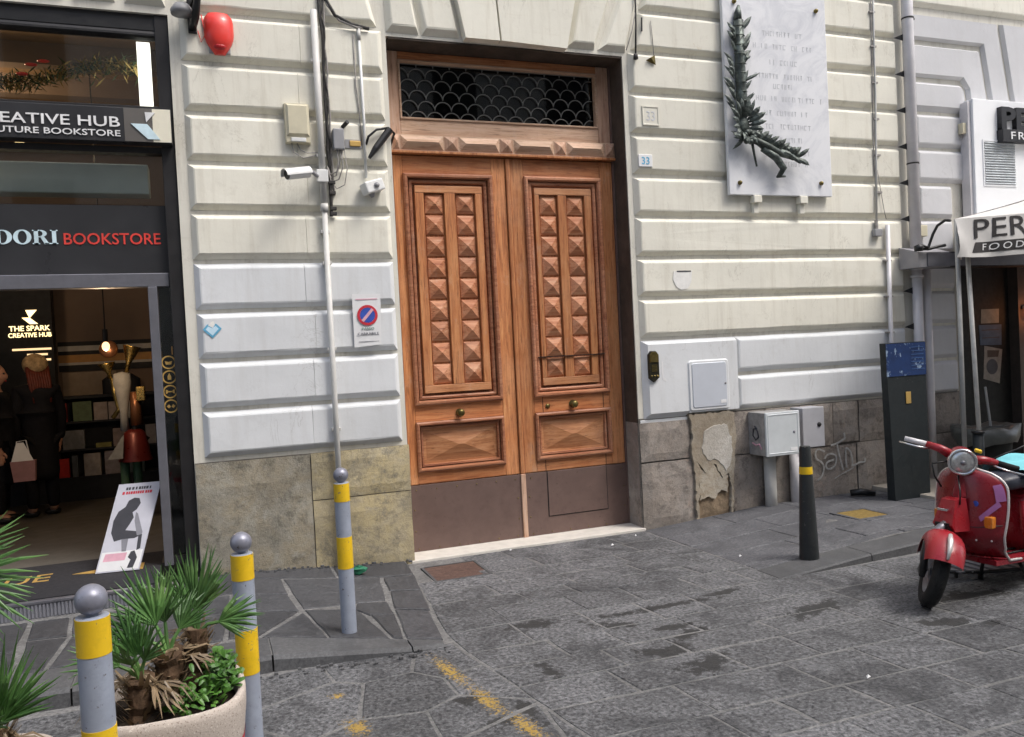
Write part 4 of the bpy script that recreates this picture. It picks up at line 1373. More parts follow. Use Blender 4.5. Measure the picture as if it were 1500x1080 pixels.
t = thing('light_sensor', 'white boxy twilight sensor at the foot of the thin white pipe', 'sensor', (-.14, -.08, 2.96))
Mx = Matrix.Translation((-.145, -.10, 2.965)) @ Matrix.Rotation(rad(-18), 4, 'Y') @ Matrix.Rotation(rad(14), 4, 'Z')
MB().box(-.085, .075, -.055, .055, -.045, .045, Mx, c=.010).build('sensor_body', MAT['white_plastic'], t)
MB().lathe([(.0001, 0), (.022, 0), (.018, .012), (.0001, .016)], (-.125, -.158, 2.97), 12, Matrix.Rotation(rad(90), 4, 'X')).build('lens', MAT['grey_plastic'], t, True)
MB().tube([(-.16, -.09, 2.93), (-.15, -.09, 2.885)], [.035, .012], 8).build('swivel', MAT['grey_plastic'], t)

# no-parking sign
t = thing('parking_sign', 'white no parking sign with a blue and red disc on the left pier', 'sign', (-.24, -.05, 1.93))
mb = MB()
mb.add([(-.350, -.064, 1.722), (-.140, -.070, 1.738), (-.128, -.074, 2.136), (-.350, -.072, 2.138), (-.350, -.060, 1.722), (-.140, -.066, 1.738), (-.128, -.070, 2.136), (-.350, -.068, 2.138)],
       [(0, 1, 2, 3), (7, 6, 5, 4), (0, 4, 5, 1), (1, 5, 6, 2), (2, 6, 7, 3), (3, 7, 4, 0)])
mb.build('plate', MAT['paper'], t)
def disc(x, y, z, r, mat, nm, par, th=.0015, n=40, r0=0.0):
    mb = MB()
    if r0:
        rg_ = []
        for rr_, yy_ in ((r0, y), (r, y), (r, y - th), (r0, y - th), (r0, y)):
            rg_.append([Vector((x + rr_ * math.cos(2 * math.pi * j / n), yy_, z + rr_ * math.sin(2 * math.pi * j / n))) for j in range(n)])
        mb.rings(rg_, False, False)
    else:
        mb.prism([(x + r * math.cos(2 * math.pi * j / n), z + r * math.sin(2 * math.pi * j / n)) for j in range(n)], y, y - th)
    return mb.build(nm, mat, par)
disc(-.238, -.0735, 1.970, .080, MAT['ink_red'], 'disc_border', t, .002, 40, .060)
disc(-.238, -.0735, 1.970, .058, MAT['ink_blue'], 'disc_field', t)
mb = MB(); c_, s_ = math.cos(rad(48)), math.sin(rad(48))
mb.prism([(-.238 + a * c_ - b * s_, 1.970 + a * s_ + b * c_) for a, b in ((-.062, -.011), (.062, -.011), (.062, .011), (-.062, .011))], -.0755, -.0775)
mb.build('diagonal_bar', MAT['ink_pink'], t)
text('PASSO', 'lettering', MAT['ink_green'], t, -.238, -.0720, 1.856, .095, .020, .0012, 0, None, 'CENTER')
text('CARRABILE', 'lettering', MAT['ink_grey'], t, -.238, -.0715, 1.815, .165, .022, .0012, 0, None, 'CENTER')
mb = MB(); mb.box(-.325, -.155, -.0755, -.0735, 2.092, 2.099); mb.build('top_line', MAT['ink_pink'], t)
mb = MB(); mb.box(-.315, -.155, -.0700, -.0685, 1.763, 1.767); mb.build('bottom_line', MAT['ink_grey'], t)

# sticker
t = thing('sticker', 'small blue diamond shaped sticker on the left pier', 'sticker', (-1.38, -.05, 1.89))
MB().prism([(-1.448, 1.905), (-1.382, 1.840), (-1.316, 1.908), (-1.352, 1.945), (-1.415, 1.942)], -.0500, -.0515).build('border', MAT['ink_cyan'], t)
MB().prism([(-1.428, 1.905), (-1.382, 1.859), (-1.337, 1.907), (-1.358, 1.930), (-1.382, 1.912), (-1.409, 1.928)], -.0516, -.0526).build('field', MAT['ink_pale'], t)
MB().prism([(-1.41, 1.935), (-1.378, 1.915), (-1.362, 1.938), (-1.372, 1.965), (-1.388, 1.958)], -.0518, -.0532).build('torn_flap', MAT['paper_torn'], t)

# ------------------------------------------------------------------ things fixed on the right wall
t = thing('number_plate', 'square stone tablet with an engraved number right of the door', 'plate', (2.41, -.05, 3.68))
MB().box(2.305, 2.472, -.053, -.044, 3.575, 3.745, c=.003).build('tablet', MAT['plaster'], t)
MB().ring(2.305, 2.472, 3.575, 3.745, [(.0, -.053), (.0, -.058), (.010, -.058), (.014, -.053)]).build('border', MAT['plaster'], t)
text('33', 'numerals', MAT['engrave'], t, 2.388, -.0535, 3.615, .085, .085, .0015, 0, None, 'CENTER')
t = thing('house_number', 'small white tile with blue house number thirty three right of the door', 'house number', (2.33, -.05, 3.27))
MB().box(2.245, 2.385, -.056, -.046, 3.205, 3.315, c=.004).build('tile', MAT['paper'], t)
text('33', 'numerals', MAT['ink_cyan'], t, 2.315, -.0565, 3.226, .078, .066, .0015, .012, None, 'CENTER')

t = thing('hanging_wires', 'loose dark wires dangling at the corner above the right side of the door', 'wires', (2.32, -.06, 4.4))
MB().tube([(2.285, -.06, 4.9), (2.28, -.062, 4.6), (2.275, -.062, 4.45), (2.255, -.07, 4.18)], .008, 6).build('wire', MAT['cable'], t, True)
MB().tube([(2.29, -.06, 4.62), (2.235, -.065, 4.4), (2.17, -.06, 4.22)], .004, 5).build('wire', MAT['cable_grey'], t, True)
MB().tube([(2.43, -.058, 4.50), (2.44, -.058, 4.35), (2.445, -.058, 4.20)], .004, 5).build('wire', MAT['cable_grey'], t, True)
MB().tube([(2.34, -.058, 4.52), (2.335, -.058, 4.40)], .007, 5).build('stub', MAT['cable'], t)
MB().lathe([(.0001, -.03), (.022, -.02), (.020, .02), (.0001, .035)], (2.255, -.07, 4.165), 8).build('connector', MAT['cable'], t, True)
MB().add([(2.36, -.06, 4.145), (2.46, -.06, 4.11), (2.455, -.06, 4.20), (2.40, -.085, 4.165)], [(0, 1, 3), (1, 2, 3), (2, 0, 3), (0, 2, 1)]).build('bracket', MAT['brass_old'], t)

# marble memorial
t = thing('memorial_plaque', 'large white marble memorial tablet high on the right wall', 'plaque', (3.75, -.05, 3.9))
MB().box(3.155, 4.335, -.105, -.065, 2.965, 4.90, c=.006).build('slab', MAT['marble'], t)
for x, z in ((3.285, 4.735), (4.218, 4.735), (3.265, 3.075), (4.20, 3.09)):
    MB().lathe([(.0001, .03), (.012, .028), (.020, .016), (.020, .0), (.026, -.004)], (x, -.105, z), 12, Matrix.Rotation(rad(90), 4, 'X')).build('bolt', MAT['brass_old'], t, True)
for x in (3.455, 3.985):
    b_ = MB()
    b_.box(x - .045, x + .045, -.12, -.046, 2.895, 2.964, c=.006)
    b_.box(x - .030, x + .030, -.085, -.046, 2.80, 2.894, c=.006)
    b_.build('bracket', MAT['plaster'], t)
ins = MB()
rl = random.Random(21)
def glyph(x, z, h):
    k = rl.randint(0, 5); w_ = h * rl.uniform(.45, .75); s = h * .16
    y0, y1 = -.1052, -.1062
    if k in (0, 1, 2, 4): ins.box(x, x + s, y0, y1, z, z + h)
    if k in (1, 2): ins.box(x + w_ - s, x + w_, y0, y1, z, z + h)
    if k in (1, 3): ins.box(x + s, x + w_ - s, y0, y1, z + h * .45, z + h * .55)
    if k in (2, 4): ins.box(x + s, x + w_ - s, y0, y1, z, z + s)
    if k in (3, 4): ins.box(x + s, x + w_, y0, y1, z + h - s, z + h)
    if k in (3, 5): ins.box(x + w_ * .45, x + w_ * .45 + s, y0, y1, z, z + h * .98)
    if k == 5: ins.box(x, x + w_, y0, y1, z + h - s, z + h - .0001)
    return w_ + h * .28
for zc, cx, wd in ((4.455, 3.80, .42), (4.335, 3.82, .68), (4.19, 3.79, .36), (4.06, 3.83, .68), (3.965, 3.80, .22), (3.85, 3.84, .70), (3.715, 3.83, .50), (3.59, 3.83, .50), (3.465, 3.84, .38), (3.345, 3.83, .48), (3.24, 3.85, .30)):
    x = cx - wd / 2
    while x < cx + wd / 2:
        if rl.random() < .16: x += .05
        x += glyph(x, zc, .046)
ins.build('inscription', MAT['engrave'], t)['kind'] = 'stuff'

# bronze palm branch
t = thing('bronze_branch', 'dark bronze palm frond and laurel wreath fixed on the marble memorial', 'relief', (3.35, -.12, 3.7))
mb = MB()
mb.tube([(3.315, -.135, 4.69), (3.30, -.14, 4.62), (3.295, -.14, 4.56)], [.012, .034, .040], 10)
mb.tube([(3.305, -.135, 4.55), (3.30, -.14, 4.2), (3.30, -.145, 3.85), (3.315, -.15, 3.70)], [.046, .046, .050, .060], 12)
for i in range(9): mb.tube([(3.24, -.14, 4.50 - .085 * i), (3.30, -.205, 4.485 - .085 * i), (3.365, -.14, 4.50 - .085 * i)], .006, 5)
mb.build('torch_stem', MAT['bronze'], t, True)
def blade(p, d, L, w_, curl=.02, nrm=(0, -1, 0)):
    """pointed leaf with a folded midrib"""
    p = Vector(p); d = Vector(d).normalized(); nn = Vector(nrm).normalized()
    s = d.cross(nn).normalized()
    prof = [(0, .25), (.25, .85), (.5, 1), (.75, .72), (1, .02)]
    L_, R_, M_ = [], [], []
    for u, k in prof:
        c = p + d * L * u + nn * (curl * math.sin(math.pi * u))
        M_.append(c + nn * w_ * .35 * k); L_.append(c - s * w_ * k); R_.append(c + s * w_ * k)
    vs = L_ + M_ + R_
    n = len(prof)
    fs = []
    for i in range(n - 1):
        fs.append((i, i + 1, n + i + 1, n + i)); fs.append((n + i, n + i + 1, 2 * n + i + 1, 2 * n + i))
        fs.append((i, 2 * n + i, 2 * n + i + 1, i + 1))
    return vs, fs
rl = random.Random(5)
for i in range(26):
    z = 4.46 - i * .032
    sgn = -1 if rl.random() < .62 else 1
    mb = MB(); mb.add(*blade((3.285 + .03 * sgn - (.03 if i > 6 else 0), -.15, z), (sgn * rl.uniform(.5, 1.0), rl.uniform(-.5, .1), rl.uniform(.3, 1.0)), rl.uniform(.12, .21), rl.uniform(.016, .028), rl.uniform(.0, .03)))
    mb.build('leaf', MAT['bronze'], t)
for i in range(16):
    a = rad(150 - i * 22)
    mb = MB(); mb.add(*blade((3.31 + .05 * math.cos(a), -.15, 3.60 + .07 * math.sin(a)), (math.cos(a), rl.uniform(-.7, -.2), math.sin(a) + .25), rl.uniform(.13, .20), rl.uniform(.022, .034)))
    mb.build('leaf', MAT['bronze'], t)
MB().sphere((3.315, -.140, 3.60), .065, 14, 10, (.9, .5, 1.2)).build('wreath_boss', MAT['bronze'], t, True)
for i in range(9):
    a = rad(i * 40)
    MB().sphere((3.325 + .055 * math.cos(a), -.20 + .01 * math.sin(a * 2), 3.475 + .045 * math.sin(a)), .026, 8, 6).build('berry', MAT['bronze'], t, True)
mb = MB()
mb.tube([(3.35, -.17, 3.48), (3.52, -.19, 3.40), (3.68, -.19, 3.335), (3.86, -.17, 3.29)], [.030, .036, .028, .010], 10)
mb.tube([(3.48, -.18, 3.38), (3.62, -.19, 3.30), (3.70, -.19, 3.20), (3.66, -.17, 3.13), (3.74, -.16, 3.135)], [.030, .036, .034, .028, .010], 10)
mb.tube([(3.38, -.16, 3.45), (3.40, -.16, 3.33), (3.43, -.15, 3.22)], [.014, .011, .009], 6)
mb.build('ribbon', MAT['bronze'], t, True)
for i in range(26):
    u = i / 25
    p = Vector((3.38 + .50 * u, -.165, 3.45 - .15 * u))
    up_ = 1 if i % 2 == 0 else -1
    mb = MB(); mb.add(*blade(p, (.65 + .3 * u, rl.uniform(-.5, 0), up_ * rl.uniform(.25, .75)), rl.uniform(.10, .17), rl.uniform(.02, .032)))
    mb.build('leaf', MAT['bronze'], t)
for i in range(8):
    mb = MB(); mb.add(*blade((3.30, -.15, 3.47), (-1, rl.uniform(-.5, 0), rl.uniform(-.8, .4)), rl.uniform(.10, .20), rl.uniform(.014, .026)))
    mb.build('leaf', MAT['bronze'], t)
# torn notice, intercom, hatch
t = thing('paper_remnant', 'torn white scrap of paper stuck on the wall between plaque and intercom', 'paper', (2.67, -.05, 2.19))
MB().prism([(2.555, 2.275), (2.545, 2.20), (2.575, 2.135), (2.63, 2.105), (2.70, 2.12), (2.735, 2.18), (2.742, 2.235), (2.748, 2.277), (2.65, 2.270)], -.0480, -.0505).build('scrap', MAT['paper_torn'], t)
MB().box(2.588, 2.735, -.053, -.049, 2.268, 2.279).build('dark_edge', MAT['ink_dark'], t)
t = thing('intercom', 'narrow brass intercom panel with pointed ends right of the door', 'intercom', (2.30, -.05, 1.42))
MB().frustum([(2.245, 1.325), (2.297, 1.285), (2.352, 1.325), (2.352, 1.535), (2.325, 1.568), (2.272, 1.568), (2.245, 1.535)], .006, -.046, -.072).build('panel', MAT['brass_dark'], t)
MB().frustum([(2.253, 1.465), (2.344, 1.465), (2.344, 1.532), (2.320, 1.560), (2.277, 1.560), (2.253, 1.532)], .004, -.072, -.080).build('hood', MAT['brass_old'], t)
b_ = MB()
for i in range(5): b_.box(2.272, 2.325, -.0755, -.0715, 1.385 + i * .013, 1.392 + i * .013)
b_.build('speaker_grille', MAT['brass_old'], t)
for x in (2.268, 2.298, 2.328): MB().lathe([(.0001, .006), (.010, .004), (.011, 0)], (x, -.072, 1.342), 10, Matrix.Rotation(rad(90), 4, 'X')).build('button', MAT['brass_old'], t, True)
t = tag(MB().prism([(2.385, 1.37), (2.395, 1.30), (2.43, 1.285), (2.425, 1.31), (2.402, 1.33), (2.402, 1.47), (2.388, 1.47)], -.0470, -.0484).build('plaster_patch', MAT['paper'], None), 'ragged white filler patch on the wall right beside the brass intercom', 'patch')
t = thing('meter_hatch', 'pale grey rounded meter hatch flush in the low right wall', 'hatch', (2.85, -.05, 1.22))
def rrect(x0, x1, z0, z1, r, n=5):
    out = []
    for cx, cz, a0 in ((x1 - r, z0 + r, -90), (x1 - r, z1 - r, 0), (x0 + r, z1 - r, 90), (x0 + r, z0 + r, 180)):
        out += [(cx + r * math.cos(rad(a0 + 90 * i / n)), cz + r * math.sin(rad(a0 + 90 * i / n))) for i in range(n + 1)]
    return out
MB().frustum(rrect(2.655, 3.095, .995, 1.462, .035), .012, -.046, -.060).build('frame', MAT['plaster_low'], t)
MB().frustum(rrect(2.688, 3.062, 1.025, 1.435, .025), .006, -.0602, -.066).build('hatch_door', MAT['hatch'], t)
MB().box(2.985, 3.045, -.069, -.066, 1.055, 1.085).build('label', MAT['paper'], t)
MB().lathe([(.0001, .006), (.010, .004), (.012, 0)], (3.045, -.066, 1.235), 10, Matrix.Rotation(rad(90), 4, 'X')).build('lock', MAT['grey_plastic'], t, True)

# meter boxes on stub pipes
t = thing('meter_box', 'pale grey meter cabinet on a stub pipe below the right wall', 'meter box', (3.55, -.1, .75))
MB().box(3.30, 3.675, -.27, -.03, .548, .945, c=.006).build('cabinet_body', MAT['cabinet_side'], t)
MB().box(3.298, 3.678, -.292, -.271, .545, .948, c=.006).build('cabinet_door', MAT['cabinet'], t)
MB().ring(3.315, 3.661, .562, .931, [(.0, -.2925), (.004, -.2955), (.010, -.2955), (.013, -.2925)]).build('door_edge', MAT['cabinet'], t)
MB().lathe([(.0001, .006), (.011, .005), (.013, 0)], (3.612, -.292, .755), 10, Matrix.Rotation(rad(90), 4, 'X')).build('lock', MAT['ink_grey'], t, True)
MB().box(3.565, 3.64, -.2945, -.292, .582, .612).build('label', MAT['paper'], t)
g2 = MB()
g2.tube([(3.2965, -.16, .80), (3.2965, -.11, .79), (3.2965, -.10, .73), (3.2965, -.14, .69), (3.2965, -.18, .72), (3.2965, -.17, .77), (3.2965, -.13, .82)], .007, 5)
g2.build('scribble', MAT['ink_dark'], t, True)
g2 = MB(); g2.tube([(3.2965, -.09, .66), (3.2965, -.14, .64), (3.2965, -.19, .655), (3.2965, -.22, .61)], .008, 5); g2.build('scribble', MAT['ink_pink'], t, True)
MB().tube([(3.475, -.095, .55), (3.475, -.095, -.04)], .055, 14).build('stub_pipe', MAT['pvc'], t, True)
t = thing('meter_box', 'narrower darker grey meter cabinet with round black lock beside the graffiti', 'meter box', (3.95, -.1, .76))
MB().box(3.795, 4.045, -.175, -.02, .575, .950, c=.006).build('cabinet_body', MAT['cabinet2'], t)
MB().box(3.793, 4.047, -.195, -.176, .573, .952, c=.006).build('cabinet_door', MAT['cabinet2'], t)
MB().lathe([(.0001, .010), (.020, .009), (.024, 0)], (3.985, -.195, .785), 14, Matrix.Rotation(rad(90), 4, 'X')).build('lock', MAT['black'], t, True)
MB().tube([(3.775, -.09, .57), (3.775, -.09, -.02)], .055, 14).build('stub_pipe', MAT['pipe_grey'], t, True)

# cables and pipes on the right
t = thing('wall_cable', 'thin grey cable with a small box hanging down the right wall near the downpipe', 'cable', (4.92, -.06, 3.6))
MB().tube([(4.995, -.06, 5.4), (4.975, -.058, 4.6), (4.965, -.06, 4.0), (4.945, -.058, 3.4), (4.915, -.06, 2.72)], .011, 7).build('cable', MAT['pvc'], t, True)
MB().tube([(4.965, -.055, 5.4), (4.95, -.053, 4.6), (4.935, -.055, 4.0), (4.92, -.052, 3.4), (4.93, -.055, 2.9)], .006, 6).build('cable', MAT['cable_grey'], t, True)
MB().tube([(4.955, -.058, 3.25), (4.985, -.06, 3.05), (5.02, -.06, 2.85), (5.045, -.058, 2.76)], .004, 5).build('wire', MAT['cable_grey'], t, True)
MB().box(4.862, 4.955, -.095, -.045, 2.585, 2.66, c=.008).build('end_box', MAT['grey_plastic'], t)
MB().tube([(4.905, -.065, 2.75), (4.905, -.065, 2.65)], .018, 7).build('gland', MAT['cable_grey'], t)
for z in (4.84, 4.5, 4.14, 3.78, 3.42, 3.05):
    MB().box(4.93, 4.998, -.066, -.040, z - .03, z - .012).build('clip', MAT['cable_grey'], t)
t = thing('short_conduit', 'short grey conduit between wall cable and downpipe above the dark information stand', 'pipe', (5.03, -.06, 2.1))
MB().tube([(5.04, -.075, 2.70), (5.025, -.075, 1.0), (5.02, -.075, .1)], .0225, 10).build('pipe', MAT['pipe_grey'], t, True)
for z in (2.36, 2.0, 1.64): MB().box(4.985, 5.07, -.085, -.03, z - .025, z - .008, c=.002).build('clip', MAT['cable_grey'], t)
t = thing('downpipe', 'tall grey painted rainwater downpipe on the right of the facade', 'downpipe', (5.34, -.1, 3))
MB().tube([(5.392, -.09, 7.0), (5.385, -.09, 2.28)], .056, 14).build('pipe', MAT['pipe_grey'], t, True)
MB().tube([(5.385, -.09, 2.30), (5.375, -.09, -.02)], .050, 14).build('pipe', MAT['pipe_grey'], t, True)
for z0, z1 in ((2.345, 2.315), (2.275, 2.245), (2.19, 2.165)): MB().tube([(5.385, -.09, z0), (5.385, -.09, z1)], .064, 14).build('collar', MAT['pipe_grey'], t, True)
for z in (4.78, 3.32): 
    MB().tube([(5.39, -.09, z + .008), (5.39, -.09, z - .008)], .060, 14).build('strap', MAT['cable'], t)
MB().box(5.43, 5.475, -.10, -.03, 4.772, 4.79).build('strap_tail', MAT['cable'], t)
for k in range(1, 11):
    z = Z0 + CH * k - .015
    MB().add([(5.345, -.045, z), (5.235, -.05, z - .008), (5.345, -.08, z + .034), (5.345, -.08, z - .040), (5.235, -.05, z)], [(0, 1, 2), (0, 3, 1), (1, 3, 2), (0, 2, 3)]).build('bracket', MAT['black'], t)  # black wedges put in for the shaded groove ends beside the pipe
t = thing('downpipe', 'shorter second grey pipe right behind the tall rainwater downpipe', 'downpipe', (5.5, -.08, 1.2))
MB().tube([(5.535, -.07, 2.30), (5.525, -.07, -.02)], .042, 14).build('pipe', MAT['pipe_grey'], t, True)
t = thing('wall_box', 'little cream box on the wall left of the white kiosk board', 'box', (6.12, -.05, 3.72))
MB().box(6.075, 6.175, -.105, -.044, 3.655, 3.765, c=.006).build('box_body', MAT['beige_plastic'], t)
MB().tube([(6.10, -.07, 3.66), (6.10, -.06, 3.62)], .012, 6).build('gland', MAT['cable_grey'], t)
t = thing('wall_box', 'little cream box on the wall beside the downpipe above the grey awning casing', 'box', (5.44, -.05, 2.62))
MB().box(5.445, 5.545, -.10, -.044, 2.585, 2.70, c=.006).build('box_body', MAT['beige_plastic'], t)

# ------------------------------------------------------------------ bookstore: front, room and signs
FL = .19
t = thing('shopfront', 'dark bookstore shopfront with glazed transom and open doorway at the far left', 'shopfront', (-2.4, .08, .19))
SF = t
f_ = MB()
f_.box(-1.655, -1.562, .02, .16, .05, 4.20, c=.004)
f_.build('side_frame', MAT['frame_dark'], t)
MB().box(-6.5, -1.60, .03, .14, 4.085, 4.20, c=.004).build('top_frame', MAT['black'], t)
MB().ring(-4.9, -1.598, 3.50, 4.085, [(0, .06), (0, .035), (.02, .03), (.035, .03), (.045, .05), (.055, .09)]).build('transom_frame', MAT['frame_dark'], t)
MB().box(-4.85, -1.65, .075, .083, 3.50, 4.04).build('transom_pane', MAT['glass'], t)
MB().box(-6.5, -1.655, .085, .093, 2.835, 3.26).build('middle_pane', MAT['glass'], t)
MB().box(-6.5, -1.655, .03, .13, 3.20, 3.245, c=.003).build('cross_bar', MAT['frame_dark'], t)
MB().box(-6.5, -1.657, .05, .15, 2.235, 2.335, c=.005).build('head_beam', MAT['frame_grey'], t)
MB().box(-1.805, -1.742, .03, .14, FL, 2.234, c=.004).build('door_post', MAT['frame_grey'], t)
MB().box(-6.5, -5.0, .03, .14, FL, 2.234, c=.004).build('door_post', MAT['frame_dark'], t)
MB().box(-1.741, -1.656, .075, .083, FL + .06, 2.234).build('side_pane', MAT['glass'], t)
MB().box(-1.741, -1.656, .05, .11, FL, FL + .06).build('sill', MAT['frame_dark'], t)
MB().box(-1.741, -1.656, .16, .18, FL, 2.3).build('side_lining', MAT['black_matt'], t)

# round gold stickers on the side pane
for i, (zc, lab) in enumerate(((1.679, 'round gold sticker with a bowl, topmost on the narrow side pane'), (1.571, 'round gold sticker with a flame, second from the top on the side pane'),
                              (1.463, 'round gold sticker with two brackets, third from the top on the side pane'), (1.356, 'round gold sticker with twin leaves, lowest on the narrow side pane'))):
    k = thing('sticker', lab, 'sticker', (-1.694, .07, zc), 'round gold stickers on the side pane')
    disc(-1.697, .0745, zc, .050, MAT['gold'], 'border', k, .0015, 28, .040)
    p = MB()
    X = -1.697
    if i == 0: p.prism([(X - .026, zc + .010), (X - .018, zc - .016), (X + .018, zc - .016), (X + .026, zc + .010), (X, zc + .003)], .0745, .073)
    elif i == 1: p.prism([(X, zc + .030), (X - .013, zc + .004), (X - .012, zc - .020), (X + .012, zc - .020), (X + .013, zc + .004)], .0745, .073)
    elif i == 2:
        p.prism([(X - .030, zc - .016), (X - .016, zc - .010), (X - .016, zc + .010), (X - .030, zc + .016)], .0745, .073)
        p.prism([(X + .030, zc + .016), (X + .016, zc + .010), (X + .016, zc - .010), (X + .030, zc - .016)], .0745, .073)
        p.box(X - .015, X + .015, .073, .0745, zc - .004, zc + .004)
    else:
        p.prism([(X - .030, zc), (X - .016, zc - .015), (X - .002, zc - .004), (X - .014, zc + .013)], .0745, .073)
        p.prism([(X + .030, zc), (X + .014, zc + .013), (X + .002, zc - .004), (X + .016, zc - .015)], .0745, .073)
    p.build('emblem', MAT['gold'], k)
k = tag(MB().box(-1.672, -1.664, .073, .0745, 1.735, 1.795).build('sticker', MAT['stripe_orange'], None), 'thin orange strip sticker above the gold roundels on the side pane', 'sticker')

# upper projecting sign
k = thing('shop_sign', 'long black projecting fascia sign with white lettering over the bookstore', 'sign', (-2.6, -.03, 3.25))
sb = MB(); sb.box(-5.2, -1.578, -.08, .028, 3.250, 3.492, c=.004); sbo = sb.build('sign_box', MAT['sign_black'], k)
MB().box(-1.70, -1.580, -.0835, -.0805, 3.254, 3.488).build('glare_end', MAT['sign_glare'], k)  # sun glare on the sign's end, given as a pale panel
MB().prism([(-1.885, 3.254), (-1.701, 3.254), (-1.701, 3.488), (-1.885, 3.488)], -.0805, -.0830).build('glare_fade', MAT['sign_glare_fade'], k)  # dimmer edge of the same glare, put into the colour
text('CREATIVE HUB', 'lettering', MAT['letter_white'], k, -1.912, -.082, 3.350, .915, .072, .006, .008, None, 'RIGHT')
text('FUTURE BOOKSTORE', 'lettering', MAT['letter_white'], k, -1.912, -.082, 3.284, .795, .043, .006, .008, None, 'RIGHT')
MB().prism([(-1.748, 3.462), (-1.680, 3.462), (-1.740, 3.392), (-1.742, 3.400)], -.084, -.090).build('emblem', MAT['letter_white'], k)
MB().prism([(-1.842, 3.378), (-1.735, 3.378), (-1.655, 3.272), (-1.735, 3.272)], -.084, -.090).build('emblem', MAT['letter_ice'], k)

# lower sign panel behind the glass line
k = thing('shop_sign', 'wide black panel reading bookstore in red and pale serif letters above the doorway', 'sign', (-2.6, .1, 2.34))
MB().box(-6.5, -1.655, .088, .12, 2.337, 2.832).build('sign_panel', MAT['sign_black'], k)
text('BOOKSTORE', 'lettering', MAT['letter_red'], k, -2.332, .087, 2.548, .632, .082, .004, .008)
# slab-serif letters: stems with thin serifs
se = MB()
def bar(x0, x1, z0, z1): se.box(x0, x1, .083, .0878, z0, z1)
def bowl(cx, cz, rx, rz, tx, tz, a0, a1, n=20):
    o = []; i_ = []
    for j in range(n + 1):
        a = rad(a0 + (a1 - a0) * j / n)
        o.append((cx + rx * math.cos(a), cz + rz * math.sin(a)))
        i_.append((cx + (rx - tx) * math.cos(a), cz + (rz - tz) * math.sin(a)))
    for j in range(n):
        se.prism([o[j], o[j + 1], i_[j + 1], i_[j]], .0878, .083)
zb, zt = 2.552, 2.652
h = zt - zb; zm = (zb + zt) / 2
def L_I(x): bar(x + .010, x + .036, zb, zt); bar(x, x + .046, zb, zb + .008); bar(x, x + .046, zt - .008, zt); return .052
def L_D(x):
    bar(x + .010, x + .036, zb, zt); bar(x, x + .05, zb, zb + .008); bar(x, x + .05, zt - .008, zt)
    bowl(x + .048, zm, .058, h / 2, .030, .008, -90, 90); return .112
def L_O(x): bowl(x + .056, zm, .056, h / 2 + .002, .028, .009, 0, 360, 32); return .118
def L_R(x):
    bar(x + .010, x + .036, zb, zt); bar(x, x + .046, zb, zb + .008); bar(x, x + .05, zt - .008, zt)
    bowl(x + .046, zb + h * .74, .044, h * .26, .026, .008, -90, 90)
    bar(x + .034, x + .05, zb + h * .48, zb + h * .55)
    se.prism([(x + .048, zb + h * .5), (x + .072, zb + h * .52), (x + .104, zb + .001), (x + .074, zb + .001)], .0878, .083); bar(x + .07, x + .112, zb, zb + .008)
    return .112
def L_N(x):
    bar(x + .008, x + .018, zb, zt); bar(x + .084, x + .094, zb, zt)
    se.prism([(x + .004, zt), (x + .034, zt), (x + .094, zb), (x + .066, zb)], .0876, .0832)
    bar(x, x + .03, zb, zb + .008); bar(x + .072, x + .104, zt - .008, zt); return .11
def L_A(x):
    se.prism([(x + .044, zt), (x + .068, zt), (x + .104, zb), (x + .074, zb)], .0878, .083)
    se.prism([(x + .044, zt), (x + .052, zt), (x + .018, zb), (x + .008, zb)], .0876, .0832)
    bar(x + .026, x + .08, zb + h * .3, zb + h * .37); bar(x, x + .03, zb, zb + .008); bar(x + .062, x + .114, zb, zb + .008); return .116
def L_M(x):
    bar(x + .008, x + .018, zb, zt); bar(x + .102, x + .128, zb, zt)
    se.prism([(x + .004, zt), (x + .034, zt), (x + .074, zb), (x + .058, zb)], .0876, .0832)
    se.prism([(x + .106, zt), (x + .116, zt), (x + .074, zb), (x + .062, zb)], .0874, .0834)
    bar(x, x + .03, zb, zb + .008); bar(x + .092, x + .138, zb, zb + .008); return .142
wd = {'M': .142, 'O': .118, 'N': .11, 'D': .112, 'A': .116, 'R': .112, 'I': .052}
word = 'MONDADORI'
xx = -2.362 - sum(wd[c] for c in word)
fn = {'M': L_M, 'O': L_O, 'N': L_N, 'D': L_D, 'A': L_A, 'R': L_R, 'I': L_I}
for c in word: xx += fn[c](xx)
se.build('serif_lettering', MAT['letter_ice'], k)

# step, mat, riser
t = thing('shop_step', 'low bookstore entrance step with black mat and ribbed grey riser', 'step', (-3, -.3, .1))
MB().box(-6.0, -1.86, -.49, .16, .02, FL - .004, c=.004).build('step_block', MAT['kerb'], t)
rb = MB()
for i in range(150):
    x = -5.0 + i * .0215
    if x < -1.9: rb.box(x, x + .011, -.502, -.488, .085, FL - .022)
rb.box(-5.0, -1.9, -.494, -.489, .08, FL - .018)
tag(rb.build('ribbed_riser', MAT['tread'], t), kind='stuff')
MB().box(-5.0, -1.90, -.506, -.46, FL - .017, FL + .002, c=.003).build('nosing', MAT['frame_grey'], t)
mt = thing('door_mat', 'black entrance mat with worn golden letters at the bookstore door', 'mat', (-3, 0, .19))
MB().box(-5.2, -1.83, -.45, .56, FL - .003, FL + .006).build('mat', MAT['mat_black'], mt)
FM = Matrix(((1, 0, 0, 0), (0, 1, 0, 0), (0, 0, 1, 0), (0, 0, 0, 1)))
text('QUE', 'lettering', MAT['gold'], mt, -2.555, -.02, FL + .0062, .50, .26, .002, .0, FM, 'RIGHT')
